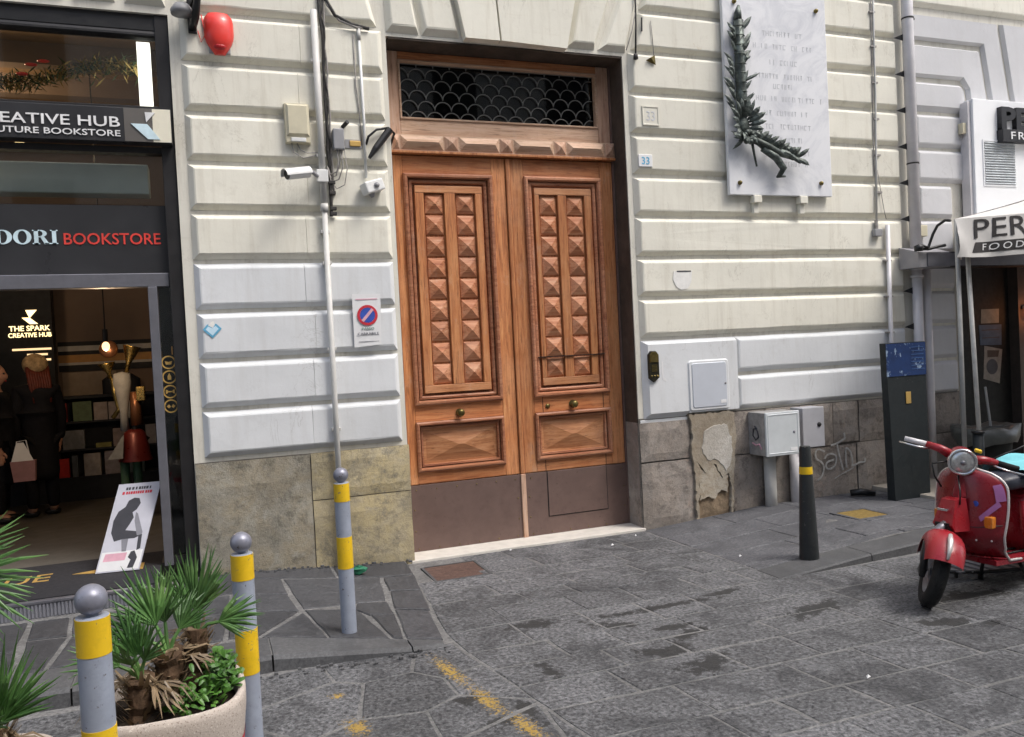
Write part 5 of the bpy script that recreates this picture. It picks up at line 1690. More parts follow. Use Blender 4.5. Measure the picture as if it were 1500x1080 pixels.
MB().prism([(-2.42, .12), (-2.12, .02), (-1.95, .02), (-1.95, .22), (-2.12, .22)], FL + .0062, FL + .0085, 'z').build('arrow', MAT['gold'], mt)

# room
rm = thing('shop_interior', 'dim bookstore room with brown walls seen through the open door', 'room', (-3.5, 2.5, .19))
MB().box(-7.0, -1.50, .16, 4.55, .0, FL).build('floor', MAT['shop_floor'], rm)
MB().box(-7.0, -1.50, 4.40, 4.55, FL, 4.25).build('back_wall', MAT['shop_brown'], rm)
MB().box(-1.60, -1.50, .56, 4.40, FL, 4.25).build('side_wall', MAT['shop_black'], rm)
MB().box(-7.1, -7.0, .16, 4.55, FL, 4.25).build('side_wall', MAT['shop_brown'], rm)
MB().box(-7.0, -1.50, .16, 4.55, 4.25, 4.4).build('ceiling', MAT['shop_ceiling'], rm)
for y in (.9, 1.7, 2.5, 3.3): MB().box(-7.0, -1.6, y, y + .14, 4.08, 4.25).build('beam', MAT['shop_brown'], rm)
MB().box(-7.0, -1.76, .17, .36, 2.93, 3.15, c=.01).build('reflection_box', MAT['reflection_box'], rm)  # pale box gives the bright reflection in the middle pane as solid colour
MB().box(-7.0, -1.70, .40, .62, 2.30, 2.84).build('bulkhead', MAT['shop_black'], rm)
MB().box(-1.79, -1.70, .20, .30, 3.50, 4.06).build('sun_glare_strip', emis('sun_glare_strip', (1.0, .96, .86), 1.3), rm)  # glowing strip stands in for sun glare at the transom edge; not a lamp
for z0, z1, mm in ((1.94, 1.99, 'shop_black'), (1.88, 1.94, 'stripe_white'), (1.835, 1.88, 'shop_black'), (1.745, 1.835, 'stripe_orange'), (1.715, 1.745, 'stripe_white'), (1.64, 1.715, 'shop_black')):
    MB().box(-3.05, -1.61, 4.385, 4.40, z0, z1).build('wall_stripe', MAT[mm], rm)
MB().box(-3.02, -2.45, 4.38, 4.39, 1.30, 1.63).build('wall_panel', MAT['panel_tan'], rm)
pl = thing('lit_panel', 'tall black panel with a glowing emblem and lettering inside the bookstore', 'sign', (-3.3, 4.0, .2))
MB().box(-3.62, -3.02, 3.9, 4.1, FL, 3.2).build('panel', MAT['shop_black'], pl)
EM = emis('lit_letters', (1.0, .72, .34), 1.6)
text('THE SPARK', 'lettering', EM, pl, -3.24, 3.897, 2.115, .40, .058, .004, .01, None, 'CENTER')
text('CREATIVE HUB', 'lettering', EM, pl, -3.24, 3.897, 2.045, .42, .05, .004, .01, None, 'CENTER')
em = MB()
em.prism([(-3.27, 2.345), (-3.16, 2.345), (-3.235, 2.255)], 3.897, 3.892)
em.prism([(-3.31, 2.262), (-3.235, 2.262), (-3.155, 2.190), (-3.235, 2.190)], 3.897, 3.892)
em.build('emblem', EM, pl)
EM2 = emis('lit_line', (1.0, .66, .34), .8)
for z, a, b in ((1.90, -3.42, -3.04), (1.84, -3.28, -3.08), (1.78, -3.14, -3.05), (1.71, -3.14, -3.09)):
    MB().box(a, b, 3.892, 3.897, z, z + .022).build('lit_line', EM2, pl)

# shelf with books and boxes
sh = thing('bookshelf', 'low black bookshelf along the back of the bookstore', 'shelf', (-2.6, 4.0, .19))
for z in (.46, .77, 1.08): MB().box(-3.30, -1.66, 3.82, 4.10, z - .02, z).build('shelf_board', MAT['shop_black'], sh)
MB().box(-3.32, -1.64, 3.80, 4.12, 1.335, 1.365).build('top_board', MAT['shop_black'], sh)
MB().box(-3.32, -1.64, 4.10, 4.14, FL, 1.34).build('back_board', MAT['shop_black'], sh)
MB().box(-3.30, -1.66, 3.84, 4.10, FL, .44).build('base', MAT['shop_black'], sh)
bk = [(-3.13, .46, .20, .21, (.55, .03, .02), 'red book standing on the bottom shelf'), (-2.90, .46, .06, .24, (.10, .11, .12), 'dark slim book beside the red book on the bottom shelf'),
      (-2.78, .46, .17, .25, (.36, .32, .29), 'pale beige book with a dark mark, middle of the bottom shelf'), (-2.57, .46, .17, .26, (.24, .21, .22), 'grey book in two tones on the bottom shelf'),
      (-2.36, .46, .20, .25, (.07, .09, .09), 'dark teal book right of the two tone book on the bottom shelf'),
      (-3.12, .77, .11, .13, (.40, .36, .34), 'small white box at the left end of the middle shelf'), (-2.98, .77, .22, .21, (.20, .20, .20), 'dark grey picture book lying upright on the middle shelf'),
      (-2.65, .77, .16, .05, (.22, .20, .06), 'flat olive book on the middle shelf'), (-2.47, .77, .17, .20, (.28, .22, .20), 'mottled brown book on the middle shelf'),
      (-2.27, .77, .12, .15, (.40, .24, .12), 'small tan carton on the middle shelf'), (-2.13, .77, .11, .22, (.30, .27, .26), 'narrow pinkish box right of the tan carton'),
      (-3.13, 1.08, .05, .23, (.42, .40, .38), 'thin white book at the left of the upper shelf'), (-3.06, 1.08, .14, .21, (.30, .035, .03), 'dark red and green book on the upper shelf'),
      (-2.86, 1.08, .19, .22, (.13, .18, .10), 'sage green box on the upper shelf'), (-2.65, 1.08, .14, .20, (.36, .30, .27), 'first pale beige box right of the sage green box'),
      (-2.50, 1.08, .14, .20, (.38, .32, .29), 'pinkish beige box in the middle of the upper shelf'), (-2.34, 1.08, .13, .20, (.44, .40, .34), 'cream box at the right of the upper shelf'),
      (-1.84, 1.08, .10, .22, (.34, .31, .28), 'upright white book beyond the metal figure'), (-1.82, .77, .08, .16, (.32, .17, .09), 'small orange box low beyond the metal figure')]
for x, z, w_, h_, c, lab in bk:
    mk = simple('book_cover', c, .6, 0, .3, 0, .3, 16)
    o = MB().box(x, x + w_, 3.83, 3.90, z + .001, z + h_, c=.003)
    tag(o.build('book' if 'book' in lab else 'box', mk, None), lab, 'book' if 'book' in lab else 'box', 'books and boxes on the shop shelf')
bt = thing('bottle_rack', 'dark rack of round tins standing on top of the bookshelf', 'rack', (-2.35, 3.95, 1.365))
MB().lathe([(.0001, 0), (.20, 0), (.20, .16), (.12, .22), (.0001, .22)], (-2.36, 3.95, 1.365), 20, None, 1.0, .4).build('rack_body', MAT['shop_black'], bt, True, angle=40)
for i in range(2):
    for j in range(3): disc(-2.43 + .14 * i, 3.868, 1.41 + .06 * j, .026, MAT['stripe_white'], 'tin_lid', bt, .006, 12)

# pendant lamp, lit
k = thing('pendant_lamp', 'small lit bulb hanging on a long black cord inside the bookstore', 'lamp', (-2.25, 1.5, 1.83))
MB().tube([(-2.245, 1.5, 4.25), (-2.25, 1.5, 2.0)], .006, 6).build('cord', MAT['black'], k)
MB().tube([(-2.25, 1.5, 2.0), (-2.25, 1.5, 1.89)], .022, 10).build('holder', MAT['black'], k)
MB().sphere((-2.25, 1.5, 1.85), .032, 12, 8, (1, 1, 1.3)).build('bulb', emis('lit_bulb', (1.0, .55, .25), 1.6), k, True)
ld = bpy.data.lights.new('bulb_light', 'POINT'); ld.energy = 8; ld.color = (1.0, .68, .40); ld.shadow_soft_size = .05
lo = bpy.data.objects.new('bulb_light', ld); COL.objects.link(lo); lo.parent = k; lo.location = (0, 0, .12 - .20)
# unseen fill lamp, added to brighten garland and beams behind the transom
ld = bpy.data.lights.new('shop_fill_light', 'POINT'); ld.energy = 24; ld.color = (1.0, .70, .42); ld.shadow_soft_size = .12
k = thing('shop_fill_lamp', 'unseen warm fill lamp added behind the transom glass of the bookstore', 'lamp', (-3.4, 1.2, 3.95))
MB().lathe([(.0001, 0), (.06, 0), (.06, .10), (.0001, .12)], (-3.4, 1.2, 4.06), 14).build('fill_lamp_housing', MAT['black'], k)
lo = bpy.data.objects.new('shop_fill_light', ld); COL.objects.link(lo); lo.parent = k; lo.location = (0, 0, -.1)

# garland behind the transom
k = thing('garland', 'tinsel and fir garland with a red bow behind the top shop window', 'garland', (-2.6, .3, 3.8))
rl = random.Random(9)
for nm, mt_, cnt, w_ in (('tinsel', 'tinsel', 620, .007), ('fir', 'tinsel_green', 700, .006)):
    mb = MB()
    for i in range(cnt):
        u = rl.random()
        c = Vector((-3.6 + 1.85 * u, .30 + rl.uniform(-.05, .05), 3.70 + .17 * u + .05 * math.sin(u * 9) + rl.gauss(0, .032)))
        d = Vector((rl.uniform(-1, 1), rl.uniform(-1, 1), rl.uniform(-1, 1))).normalized() * rl.uniform(.02, .07)
        s_ = d.orthogonal().normalized() * w_
        mb.add([c - d, c - s_, c + d, c + s_], [(0, 1, 2, 3)])
    tag(mb.build(nm, MAT[mt_], k), kind='stuff')
mb = MB()
for dx, dz in ((-.12, -.05), (.02, .05), (-.06, .02)): mb.sphere((-2.43 + dx, .24, 3.835 + dz), .028, 10, 6, (1.5, .6, .45))
mb.build('bow', MAT['red_plastic'], k, True)

# metal figure
k = thing('metal_figure', 'standing scrap metal figure with brass horns grey torso and red skirt inside the shop', 'sculpture', (-2.17, 2.2, .19))
for dx in (-.05, .06): MB().tube([(-2.17 + dx, 2.2, FL), (-2.17 + dx, 2.2, .82)], [.035, .045], 10).build('leg', MAT['green_dim'], k, True)
MB().lathe([(.0001, .76), (.155, .76), (.14, .80), (.10, 1.02), (.06, 1.06), (.0001, 1.06)], (-2.12, 2.2, 0), 18).build('skirt', MAT['skirt_red'], k, True, angle=50)
MB().prism([(-2.35, .80), (-2.22, .80), (-2.20, 1.03)], 2.05, 2.09).build('apron', MAT['white_cloth'], k)
MB().lathe([(.0001, 1.05), (.04, 1.05), (.035, 1.22), (.06, 1.38), (.085, 1.52), (.075, 1.60), (.0001, 1.62)], (-2.20, 2.2, 0), 14).build('torso', MAT['white_cloth'], k, True)
MB().tube([(-2.10, 2.2, 1.42), (-2.09, 2.21, 1.10)], [.04, .06], 8).build('red_panel', MAT['copper'], k, True)
MB().lathe([(.0001, 0), (.018, 0), (.022, .10), (.08, .26), (.085, .27), (.0001, .24)], (-2.16, 2.2, 1.60), 14, Matrix.Rotation(rad(14), 4, 'Y')).build('horn', MAT['brass'], k, True)
MB().lathe([(.0001, 0), (.018, 0), (.022, .06), (.075, .14), (.075, .15), (.0001, .12)], (-2.30, 2.2, 1.56), 14, Matrix.Rotation(rad(-10), 4, 'Y')).build('horn', MAT['brass'], k, True)
MB().tube([(-2.28, 2.2, 1.56), (-2.27, 2.2, 1.40), (-2.24, 2.2, 1.26), (-2.30, 2.18, 1.18)], .022, 8).build('arm', MAT['brass_old'], k, True)
MB().sphere((-2.30, 2.2, 1.84), .085, 14, 8, (1, .5, 1)).build('head_disc', MAT['copper'], k, True)
MB().box(-2.08, -2.00, 2.12, 2.2, 1.33, 1.47, c=.01).build('lantern', MAT['brass'], k)
MB().tube([(-2.06, 2.2, 1.36), (-2.12, 2.2, 1.05), (-2.0, 2.2, .95)], .025, 8).build('arm', MAT['black'], k, True)

# ---- people in the shop
def person(lab, x, y, z0, h, face, hat=False, hair='hair_dark', bag=False):
    """standing figure; face = heading in degrees"""
    p = thing('person', lab, 'person', (x, y, z0))
    fx, fy = math.cos(rad(face)), math.sin(rad(face))
    def P(f, s, z): return Vector((x + fx * f - fy * s, y + fy * f + fx * s, z0 + z * h))
    V = [P(0, 0, .53), P(0, 0, .62), P(0, 0, .72), P(0, 0, .80), P(.005, 0, .845), P(.01, 0, .90)]
    E_ = [(0, 1), (1, 2), (2, 3), (3, 4), (4, 5)]
    Rr = [.125, .115, .13, .115, .05, .05]
    for s in (1, -1):
        b = len(V)
        V += [P(0, s * .085, .47), P(.01, s * .095, .27), P(-.01, s * .095, .05), P(.10, s * .11, .025)]
        Rr += [.085, .058, .042, .036]
        E_ += [(0, b), (b, b + 1), (b + 1, b + 2), (b + 2, b + 3)]
    for s in (1, -1):
        b = len(V)
        hx = (.20, .66) if (bag and s == 1) else (.06, .45)
        V += [P(0, s * .155, .80), P(.0, s * .20, .63), P(hx[0] * .7, s * .21, .50 if not (bag and s == 1) else .57), P(hx[0], s * .20, hx[1] - (.0 if not bag else .08))]
        Rr += [.060, .045, .034, .030]
        E_ += [(3, b), (b, b + 1), (b + 1, b + 2), (b + 2, b + 3)]
    skin_mesh('body', V, E_, Rr, MAT['skin'], p)
    V3 = [P(0, 0, .52)]; E3 = []; R3 = [.13]
    for s in (1, -1):
        b = len(V3)
        V3 += [P(0, s * .085, .47), P(.01, s * .095, .27), P(-.01, s * .095, .045)]
        R3 += [.098, .074, .060]
        E3 += [(0, b), (b, b + 1), (b + 1, b + 2)]
    skin_mesh('trousers', V3, E3, R3, MAT['coat'], p)
    # long coat over trunk, arms and legs
    V2 = [P(0, 0, .56), P(0, 0, .66), P(0, 0, .75), P(0, 0, .815), P(0, 0, .845), P(0, 0, .44), P(0, 0, .30), P(0, 0, .22)]
    E2 = [(0, 1), (1, 2), (2, 3), (3, 4), (0, 5), (5, 6), (6, 7)]
    R2 = [.165, .155, .165, .135, .075, .175, .185, .18]
    for s in (1, -1):
        b = len(V2)
        V2 += [P(0, s * .165, .80), P(.0, s * .215, .63), P(.17 if (bag and s == 1) else .055, s * .207, .585 if (bag and s == 1) else .475)]
        R2 += [.078, .062, .052]
        E2 += [(3, b), (b, b + 1), (b + 1, b + 2)]
    skin_mesh('coat', V2, E2, R2, MAT['coat'], p)
    for s in (1, -1):
        MB().sphere(P(.05, s * .10, .022), .05, 10, 6, (1.6, 1.2, .8)).build('shoe', MAT['black'], p, True)
    # head with face
    hc = P(.015, 0, .935)
    hd = MB()
    rings = []
    for i in range(13):
        a = math.pi * i / 12
        zz = -math.cos(a) * .115
        rr = math.sin(a) * .082 * (1.0 if zz > -.02 else 1.0 + zz * 2.2) + .0004
        rg_ = []
        for j in range(20):
            q_ = 2 * math.pi * j / 20
            f = math.cos(q_) * rr * 1.18; s = math.sin(q_) * rr
            if math.cos(q_) > .93 and -.05 < zz < .02: f += .022 * (1 - abs(zz + .02) / .05)     # nose
            if math.cos(q_) > .6 and abs(zz - .018) < .014 and .25 < abs(math.sin(q_)) < .62: f -= .010   # eye sockets
            rg_.append(hc + Vector((fx * f - fy * s, fy * f + fx * s, zz)))
        rings.append(rg_)
    hd.rings(rings)
    hd.build('head', MAT['skin'], p, True)
    for s in (1, -1):
        MB().sphere(hc + Vector((fx * .082 - fy * s * .033, fy * .082 + fx * s * .033, .018)), .011, 8, 6).build('eye', MAT['black'], p, True)
        MB().sphere(hc + Vector((-fx * .005 - fy * s * .083, -fy * .005 + fx * s * .083, -.004)), .024, 8, 6, (.7, .7, 1.2)).build('ear', MAT['skin'], p, True)
    MB().sphere(hc + Vector((fx * .088, fy * .088, -.055)), .018, 8, 6, (.6, 1.2, .4)).build('mouth', MAT['red_plastic_dark'], p, True)
    MB().sphere(hc + Vector((-fx * .022, -fy * .022, .035)), .100, 16, 10, (1.0, .95, .92)).build('hair', MAT[hair], p, True)
    if hat:
        MB().sphere(hc + Vector((-fx * .02, -fy * .02, .05)), .118, 18, 12, (1, 1, .92)).build('knit_hat', MAT['knit'], p, True)
        lh = MB()
        for i in range(9):
            s = -.09 + .0225 * i
            b0 = hc + Vector((-fx * .07 - fy * s, -fy * .07 + fx * s, .02))
            lh.tube([b0, b0 + Vector((-fx * .05, -fy * .05, -.16)), b0 + Vector((-fx * .07 + .02 * math.sin(i), -fy * .07, -.36))], [.022, .020, .006], 6)
        lh.build('long_hair', MAT[hair], p, True)
    # hands with five fingers
    for s in (1, -1):
        e = P(.20 if (bag and s == 1) else .06, s * .20, (.58 if (bag and s == 1) else .45) )
        hb = MB().sphere(e, .036, 10, 7, (.8, .8, 1.15))
        for q_ in range(4):
            o_ = e + Vector((fx * (-.024 + .016 * q_), fy * (-.024 + .016 * q_), -.03))
            hb.tube([o_, o_ + Vector((0, 0, -.032)), o_ + Vector((fx * .008 - fy * s * -.012, fy * .008 + fx * s * -.012, -.058 - .004 * (q_ in (1, 2))))], [.0095, .0085, .006], 6)
        hb.tube([e + Vector((fx * .028, fy * .028, .0)), e + Vector((fx * .048, fy * .048, -.028)), e + Vector((fx * .046, fy * .046, -.05))], [.011, .009, .007], 6)
        hb.build('hand', MAT['skin'], p, True)
    return p, P
pA, PA = person('person in a long black coat and tan knitted hat with auburn hair, seen from behind', -3.06, 3.0, FL, 1.60, 118, True, 'hair_red')
pB, PB = person('dark haired person in black holding a pink bag at the left edge of the doorway', -3.40, 2.86, FL, 1.55, 0, False, 'hair_dark', True)
k = thing('shopping_bag', 'pink and white paper bag held by the person at the left edge', 'bag', (-3.14, 2.70, .62))
bx = MB()
bx.add([(-3.24, 2.64, .60), (-3.06, 2.66, .60), (-3.06, 2.72, .60), (-3.24, 2.72, .60), (-3.26, 2.62, .80), (-3.05, 2.65, .80), (-3.05, 2.73, .80), (-3.26, 2.73, .80)],
       [(0, 1, 2, 3), (0, 4, 5, 1), (1, 5, 6, 2), (2, 6, 7, 3), (3, 7, 4, 0)])
bx.build('bag_body', MAT['bag_pink'], k)
MB().add([(-3.25, 2.625, .795), (-3.06, 2.65, .795), (-3.14, 2.65, .98), (-3.20, 2.64, .98)], [(0, 1, 2, 3), (3, 2, 1, 0)]).build('tissue', MAT['paper'], k)
MB().tube([(-3.22, 2.66, .80), (-3.20, 2.66, .99), (-3.12, 2.66, 1.0), (-3.09, 2.67, .80)], .006, 5).build('handle', MAT['paper'], k)

# leaning poster board
t = thing('poster_board', 'white leaning poster board with a grey seated figure at the shop entrance', 'poster', (-2.1, .05, .2))
O = Vector((-2.262, .035, .200)); UX = Vector((.290, -.055, .004)); UZ = Vector((.172, .185, .595))
NY = UX.cross(UZ).normalized()
def PB_(u, v, d=0.0): return O + UX * u + UZ * v + NY * d
NYs = 1 if NY.y < 0 else -1
mb = MB()
mb.add([PB_(0, 0), PB_(1, 0), PB_(1, 1), PB_(0, 1), PB_(0, 0, -.012 * NYs), PB_(1, 0, -.012 * NYs), PB_(1, 1, -.012 * NYs), PB_(0, 1, -.012 * NYs)],
       [(0, 1, 2, 3), (7, 6, 5, 4), (0, 4, 5, 1), (1, 5, 6, 2), (2, 6, 7, 3), (3, 7, 4, 0)])
mb.build('board', simple('poster_print', (.56, .56, .62), .5, 0, .4, 0, .12, 5), t)
def flat(poly, mat, nm, d=.001):
    mb = MB()
    n = len(poly)
    mb.add([PB_(u, v, d * NYs) for u, v in poly] + [PB_(u, v, (d - .0008) * NYs) for u, v in poly], [tuple(range(n)), tuple(range(2 * n - 1, n - 1, -1))] + [(i, (i + 1) % n, (i + 1) % n + n, i + n) for i in range(n)])
    return mb.build(nm, mat, t)
flat([(.12, .44), (.10, .58), (.16, .68), (.30, .73), (.34, .80), (.46, .83), (.58, .82), (.64, .76), (.58, .69), (.50, .66), (.56, .60), (.50, .52), (.44, .46), (.80, .43), (.84, .39), (.70, .36), (.42, .36), (.24, .34)], MAT['ink_dark'], 'figure_print')
flat([(.58, .66), (.64, .64), (.86, .42), (.84, .38), (.74, .39), (.60, .56)], MAT['ink_grey'], 'figure_print', .0013)
flat([(.78, .39), (.86, .40), (.90, .24), (.82, .22)], MAT['ink_dark'], 'figure_print', .0016)
flat([(.40, .36), (.56, .36), (.58, .22), (.48, .22)], MAT['ink_grey'], 'figure_print', .0013)
flat([(.03, .015), (.97, .015), (.97, .225), (.03, .225)], MAT['paper'], 'print_block', .0006)
flat([(.10, .12), (.60, .12), (.62, .205), (.12, .205)], MAT['ink_pink'], 'print_block', .001)
flat([(.70, .03), (.84, .03), (.88, .14), (.78, .22), (.70, .21), (.66, .15), (.74, .12)], MAT['ink_dark'], 'figure_print', .0018)
for v, mm, a, b in ((.925, 'ink_dark', .20, .80), (.875, 'ink_red', .14, .84)):
    u = a
    while u < b:
        w_ = random.uniform(.03, .055)
        flat([(u, v), (u + w_, v), (u + w_, v + .032), (u, v + .032)], MAT[mm], 'title_strip', .001)
        u += w_ + random.choice((.012, .012, .03))
MB().tube([PB_(.5, .75, -.013 * NYs), Vector((-1.98, .24, FL + .008))], .008, 6).build('strut', MAT['black'], t)

# ------------------------------------------------------------------ bollards
def bollard(lab, x, y, z0, ztop, grp='striped ball-topped bollards'):
    t = thing('bollard', lab, 'bollard', (x, y, z0), grp)
    H = ztop - z0
    r = .0445
    b0 = H - .088
    MB().lathe([(.0001, -.02), (r, -.02), (r, b0 - .003), (r - .004, b0), (.0001, b0)], (x, y, z0), 24).build('post', MAT['bollard'], t, True, angle=40)
    for a, b in ((b0 - .108, b0 - .0035), (b0 - .50, b0 - .315)):
        MB().lathe([(r - .004, a), (r + .0012, a), (r + .0012, b), (r - .004, b)], (x, y, z0), 24).build('yellow_band', MAT['yellow'], t, True, angle=40)
    MB().cyl((x, y, z0 + b0 - .01), (x, y, z0 + b0 + .02), .016).build('neck', MAT['bollard'], t, True)
    MB().sphere((x, y, z0 + H - .0435), .0435, 24, 16).build('ball', MAT['ball'], t, True)
    return t
bollard('yellow and grey striped bollard on the sidewalk slabs near the wooden door', -.742, -1.645, z_left(-.74, -1.6), 1.012)
bollard('yellow and grey striped bollard standing right behind the palm planter', -1.347, -2.89, 0, .952)
bollard('nearest yellow and grey striped bollard left of the palm planter', -1.781, -3.90, 0, 1.055)
t = thing('bollard', 'black conical bollard with one yellow band in front of the meter boxes', 'bollard', (2.575, -1.665, .0))
zb = z_right(2.57, -1.67)
MB().lathe([(.0001, -.01), (.072, -.01), (.070, .01), (.040, .80), (.036, .815), (.0001, .818)], (2.575, -1.665, zb), 22).build('post', MAT['bollard_black'], t, True, angle=40)
MB().lathe([(.040, .615), (.0478, .615), (.0458, .668), (.040, .668)], (2.575, -1.665, zb), 22).build('yellow_band', MAT['yellow'], t, True, angle=40)

# ------------------------------------------------------------------ planters and palms
def superel(cx, cy, a, b, e=2.9, n=44, rot=0.0):
    out = []
    for j in range(n):
        q_ = 2 * math.pi * j / n
        c, s = math.cos(q_), math.sin(q_)
        x = a * math.copysign(abs(c) ** (2 / e), c); y = b * math.copysign(abs(s) ** (2 / e), s)
        out.append((cx + x * math.cos(rot) - y * math.sin(rot), cy + x * math.sin(rot) + y * math.cos(rot)))
    return out
def planter(lab, cx, cy, a, b, rim, stripe=True, rot=0.0):
    t = thing('planter', lab, 'planter', (cx, cy, 0), 'concrete street planters')
    prof = [(.70, .0), (.74, .02), (.86, .24), (.955, .40), (.995, rim - .06), (1.0, rim - .025), (.985, rim - .006), (.945, rim), (.905, rim - .006), (.885, rim - .03), (.86, rim - .16)]
    rings = [[Vector((x, y, z)) for x, y in superel(cx, cy, a * s, b * s, 2.9, 44, rot)] for s, z in prof]
    MB().rings(rings, True, False).build('bowl', MAT['terrazzo'], t, True)
    rings = [[Vector((x, y, z)) for x, y in superel(cx, cy, a * s, b * s, 2.9, 44, rot)] for s, z in ((.926, .335), (.952, .392))]
    if stripe:
        rings = [[Vector((x, y, z)) for x, y in superel(cx, cy, a * s + .002, b * s + .002, 2.9, 44, rot)] for s, z in ((.9275, .350), (.9550, .400))]
        MB().rings(rings, False, False).build('red_stripe', MAT['ink_red'], t, True)
    so = MB()
    rl = random.Random(4)
    P0 = superel(cx, cy, a * .875, b * .875, 2.9, 44, rot)
    rings = [[Vector((cx + (x - cx) * s, cy + (y - cy) * s, rim - .075 + (1 - s) * .05 + rl.uniform(-.012, .012))) for x, y in P0] for s in (1, .8, .6, .4, .2, .02)]
    so.rings(rings, False, True).build('soil', MAT['soil'], t)
    return t
planter('big oval concrete planter with palms between the two front bollards', -1.622, -3.445, .248, .262, .55)
planter('concrete planter cut off at the lower left corner', -2.150, -3.97, .272, .42, .55)

def fan_leaf(c, d, up, L, n, spread, droop, par, mat, petiole=None, name='frond'):
    """fan palm leaf: narrow folded blades radiating from the hub"""
    c = Vector(c); d = Vector(d).normalized()
    s = d.cross(Vector(up)).normalized(); nn = s.cross(d).normalized()
    mb = MB(); mb.open = True
    if petiole is not None: mb.tube([petiole, (Vector(petiole) + c) / 2 + Vector((0, 0, .015)), c], [.009, .007, .006], 6)
    for i in range(n):
        a = rad(-spread / 2 + spread * i / (n - 1) + random.uniform(-3, 3))
        bd = (d * math.cos(a) + s * math.sin(a)).normalized()
        ll = L * (1 - .28 * abs(a) / rad(spread / 2)) * random.uniform(.86, 1.08)
        w_ = .0058 * random.uniform(.75, 1.25)
        side = bd.cross(nn).normalized()
        pts = []
        for u, k in ((0, .45), (.35, 1.0), (.7, .75), (1, .06)):
            p = c + bd * ll * u + nn * (.03 * math.sin(u * 2) * random.uniform(.2, 1)) - Vector((0, 0, droop * ll * u * u * random.uniform(.5, 1.3)))
            pts.append((p - side * w_ * k, p + nn * w_ * .5 * k, p + side * w_ * k))
        k0 = len(mb.v)
        mb.v += [q_ for t3 in pts for q_ in t3]
        for j in range(3):
            b = k0 + j * 3
            mb.f += [(b, b + 1, b + 4, b + 3), (b + 1, b + 2, b + 5, b + 4)]
    return mb.build(name, mat, par)

def palm(lab, base, top, fr, rnd, trunk_r=.05, dry=4, L=.30):
    t = thing('fan_palm', lab, 'palm', base, 'small fan palms in the planters')
    random.seed(rnd)
    b0, t0 = Vector(base), Vector(top)
    n = 7
    pts = [b0.lerp(t0, i / (n - 1)) + Vector((random.uniform(-.008, .008), random.uniform(-.008, .008), 0)) for i in range(n)]
    tr = MB(); tr.tube(pts, [trunk_r * random.uniform(.85, 1.12) for _ in pts], 10)
    trk = tr.build('trunk', MAT['trunk'], t)
    fb = MB(); fb.open = True
    for i in range(90):
        u = random.random()
        p = b0.lerp(t0, u)
        a = random.uniform(0, 2 * math.pi)
        o = Vector((math.cos(a), math.sin(a), 0))
        q0 = p + o * trunk_r * .85
        q1 = q0 + o * random.uniform(.02, .05) + Vector((0, 0, random.uniform(.0, .06)))
        sd = Vector((-o.y, o.x, 0)) * random.uniform(.004, .012)
        k0 = len(fb.v)
        fb.v += [q0 - sd, q0 + sd, q1 + sd * .4, q1 - sd * .4]
        fb.f += [(k0, k0 + 1, k0 + 2, k0 + 3)]
    tag(fb.build('fibres', MAT['palm_dry'], trk), kind='stuff')
    for (az, el, pl, L_, droop) in fr:
        d = Vector((math.cos(rad(az)) * math.cos(rad(el)), math.sin(rad(az)) * math.cos(rad(el)), math.sin(rad(el))))
        c = t0 + d * pl
        fan_leaf(c, d, (-.3 + random.uniform(-.3, .3), -.8, .5), L_, random.randint(13, 17), random.uniform(78, 108), droop, t, MAT['palm'], t0 - Vector((0, 0, .02)))
    for i in range(dry):
        az = random.uniform(0, 360)
        d = Vector((math.cos(rad(az)), math.sin(rad(az)), random.uniform(-.7, -.1)))
        fan_leaf(t0 + d.normalized() * .06, d, (0, 0, 1), L * .5, 7, 70, .4, t, MAT['palm_dry'], t0, 'dry_frond')
    return t
def frs(rnd, n, pl, L, e0=10, e1=85):
    r_ = random.Random(rnd)
    out = []
    for i in range(n):
        out.append((360 * i / n + r_.uniform(-22, 22), r_.uniform(e0, e1), pl * r_.uniform(.7, 1.25), L * r_.uniform(.8, 1.15), r_.uniform(.05, .35)))
    return out
palm('tallest fan palm at the back of the concrete planter', (-1.540, -3.30, .46), (-1.526, -3.295, .700),
     [(90, 88, .07, .265, .02), (20, 74, .07, .235, .06), (175, 68, .07, .235, .06), (-15, 14, .08, .18, .10)], 31, .040, 3)
palm('middle fan palm with a shaggy brown trunk in the concrete planter', (-1.628, -3.42, .46), (-1.620, -3.42, .675),
     [(165, 70, .10, .24, .06), (100, 78, .10, .235, .05), (195, 40, .09, .19, .14), (30, 54, .08, .18, .14)], 32, .046, 4)
palm('low fan palm at the front left of the concrete planter', (-1.708, -3.51, .46), (-1.703, -3.50, .630),
     [(150, 78, .07, .22, .10), (185, 40, .08, .20, .18), (-40, 70, .06, .19, .10), (230, 60, .06, .18, .15)], 33, .046, 4)
palm('fan palm with long bright blades in the corner planter', (-2.085, -3.66, .46), (-2.080, -3.66, .60),
     [(20, 80, .03, .27, .02), (190, 78, .03, .27, .05), (-10, 58, .03, .25, .08), (-80, 62, .03, .20, .1)], 34, .033, 3)
palm('tall fan palm whose blades reach in at the left edge', (-2.25, -3.78, .46), (-2.20, -3.74, 1.08),
     [(5, 38, .06, .24, .10), (-10, 6, .08, .23, .15), (10, -22, .07, .21, .2), (170, 40, .1, .26, .2), (100, 60, .1, .25, .2), (220, 10, .1, .25, .2)], 35, .045, 2)

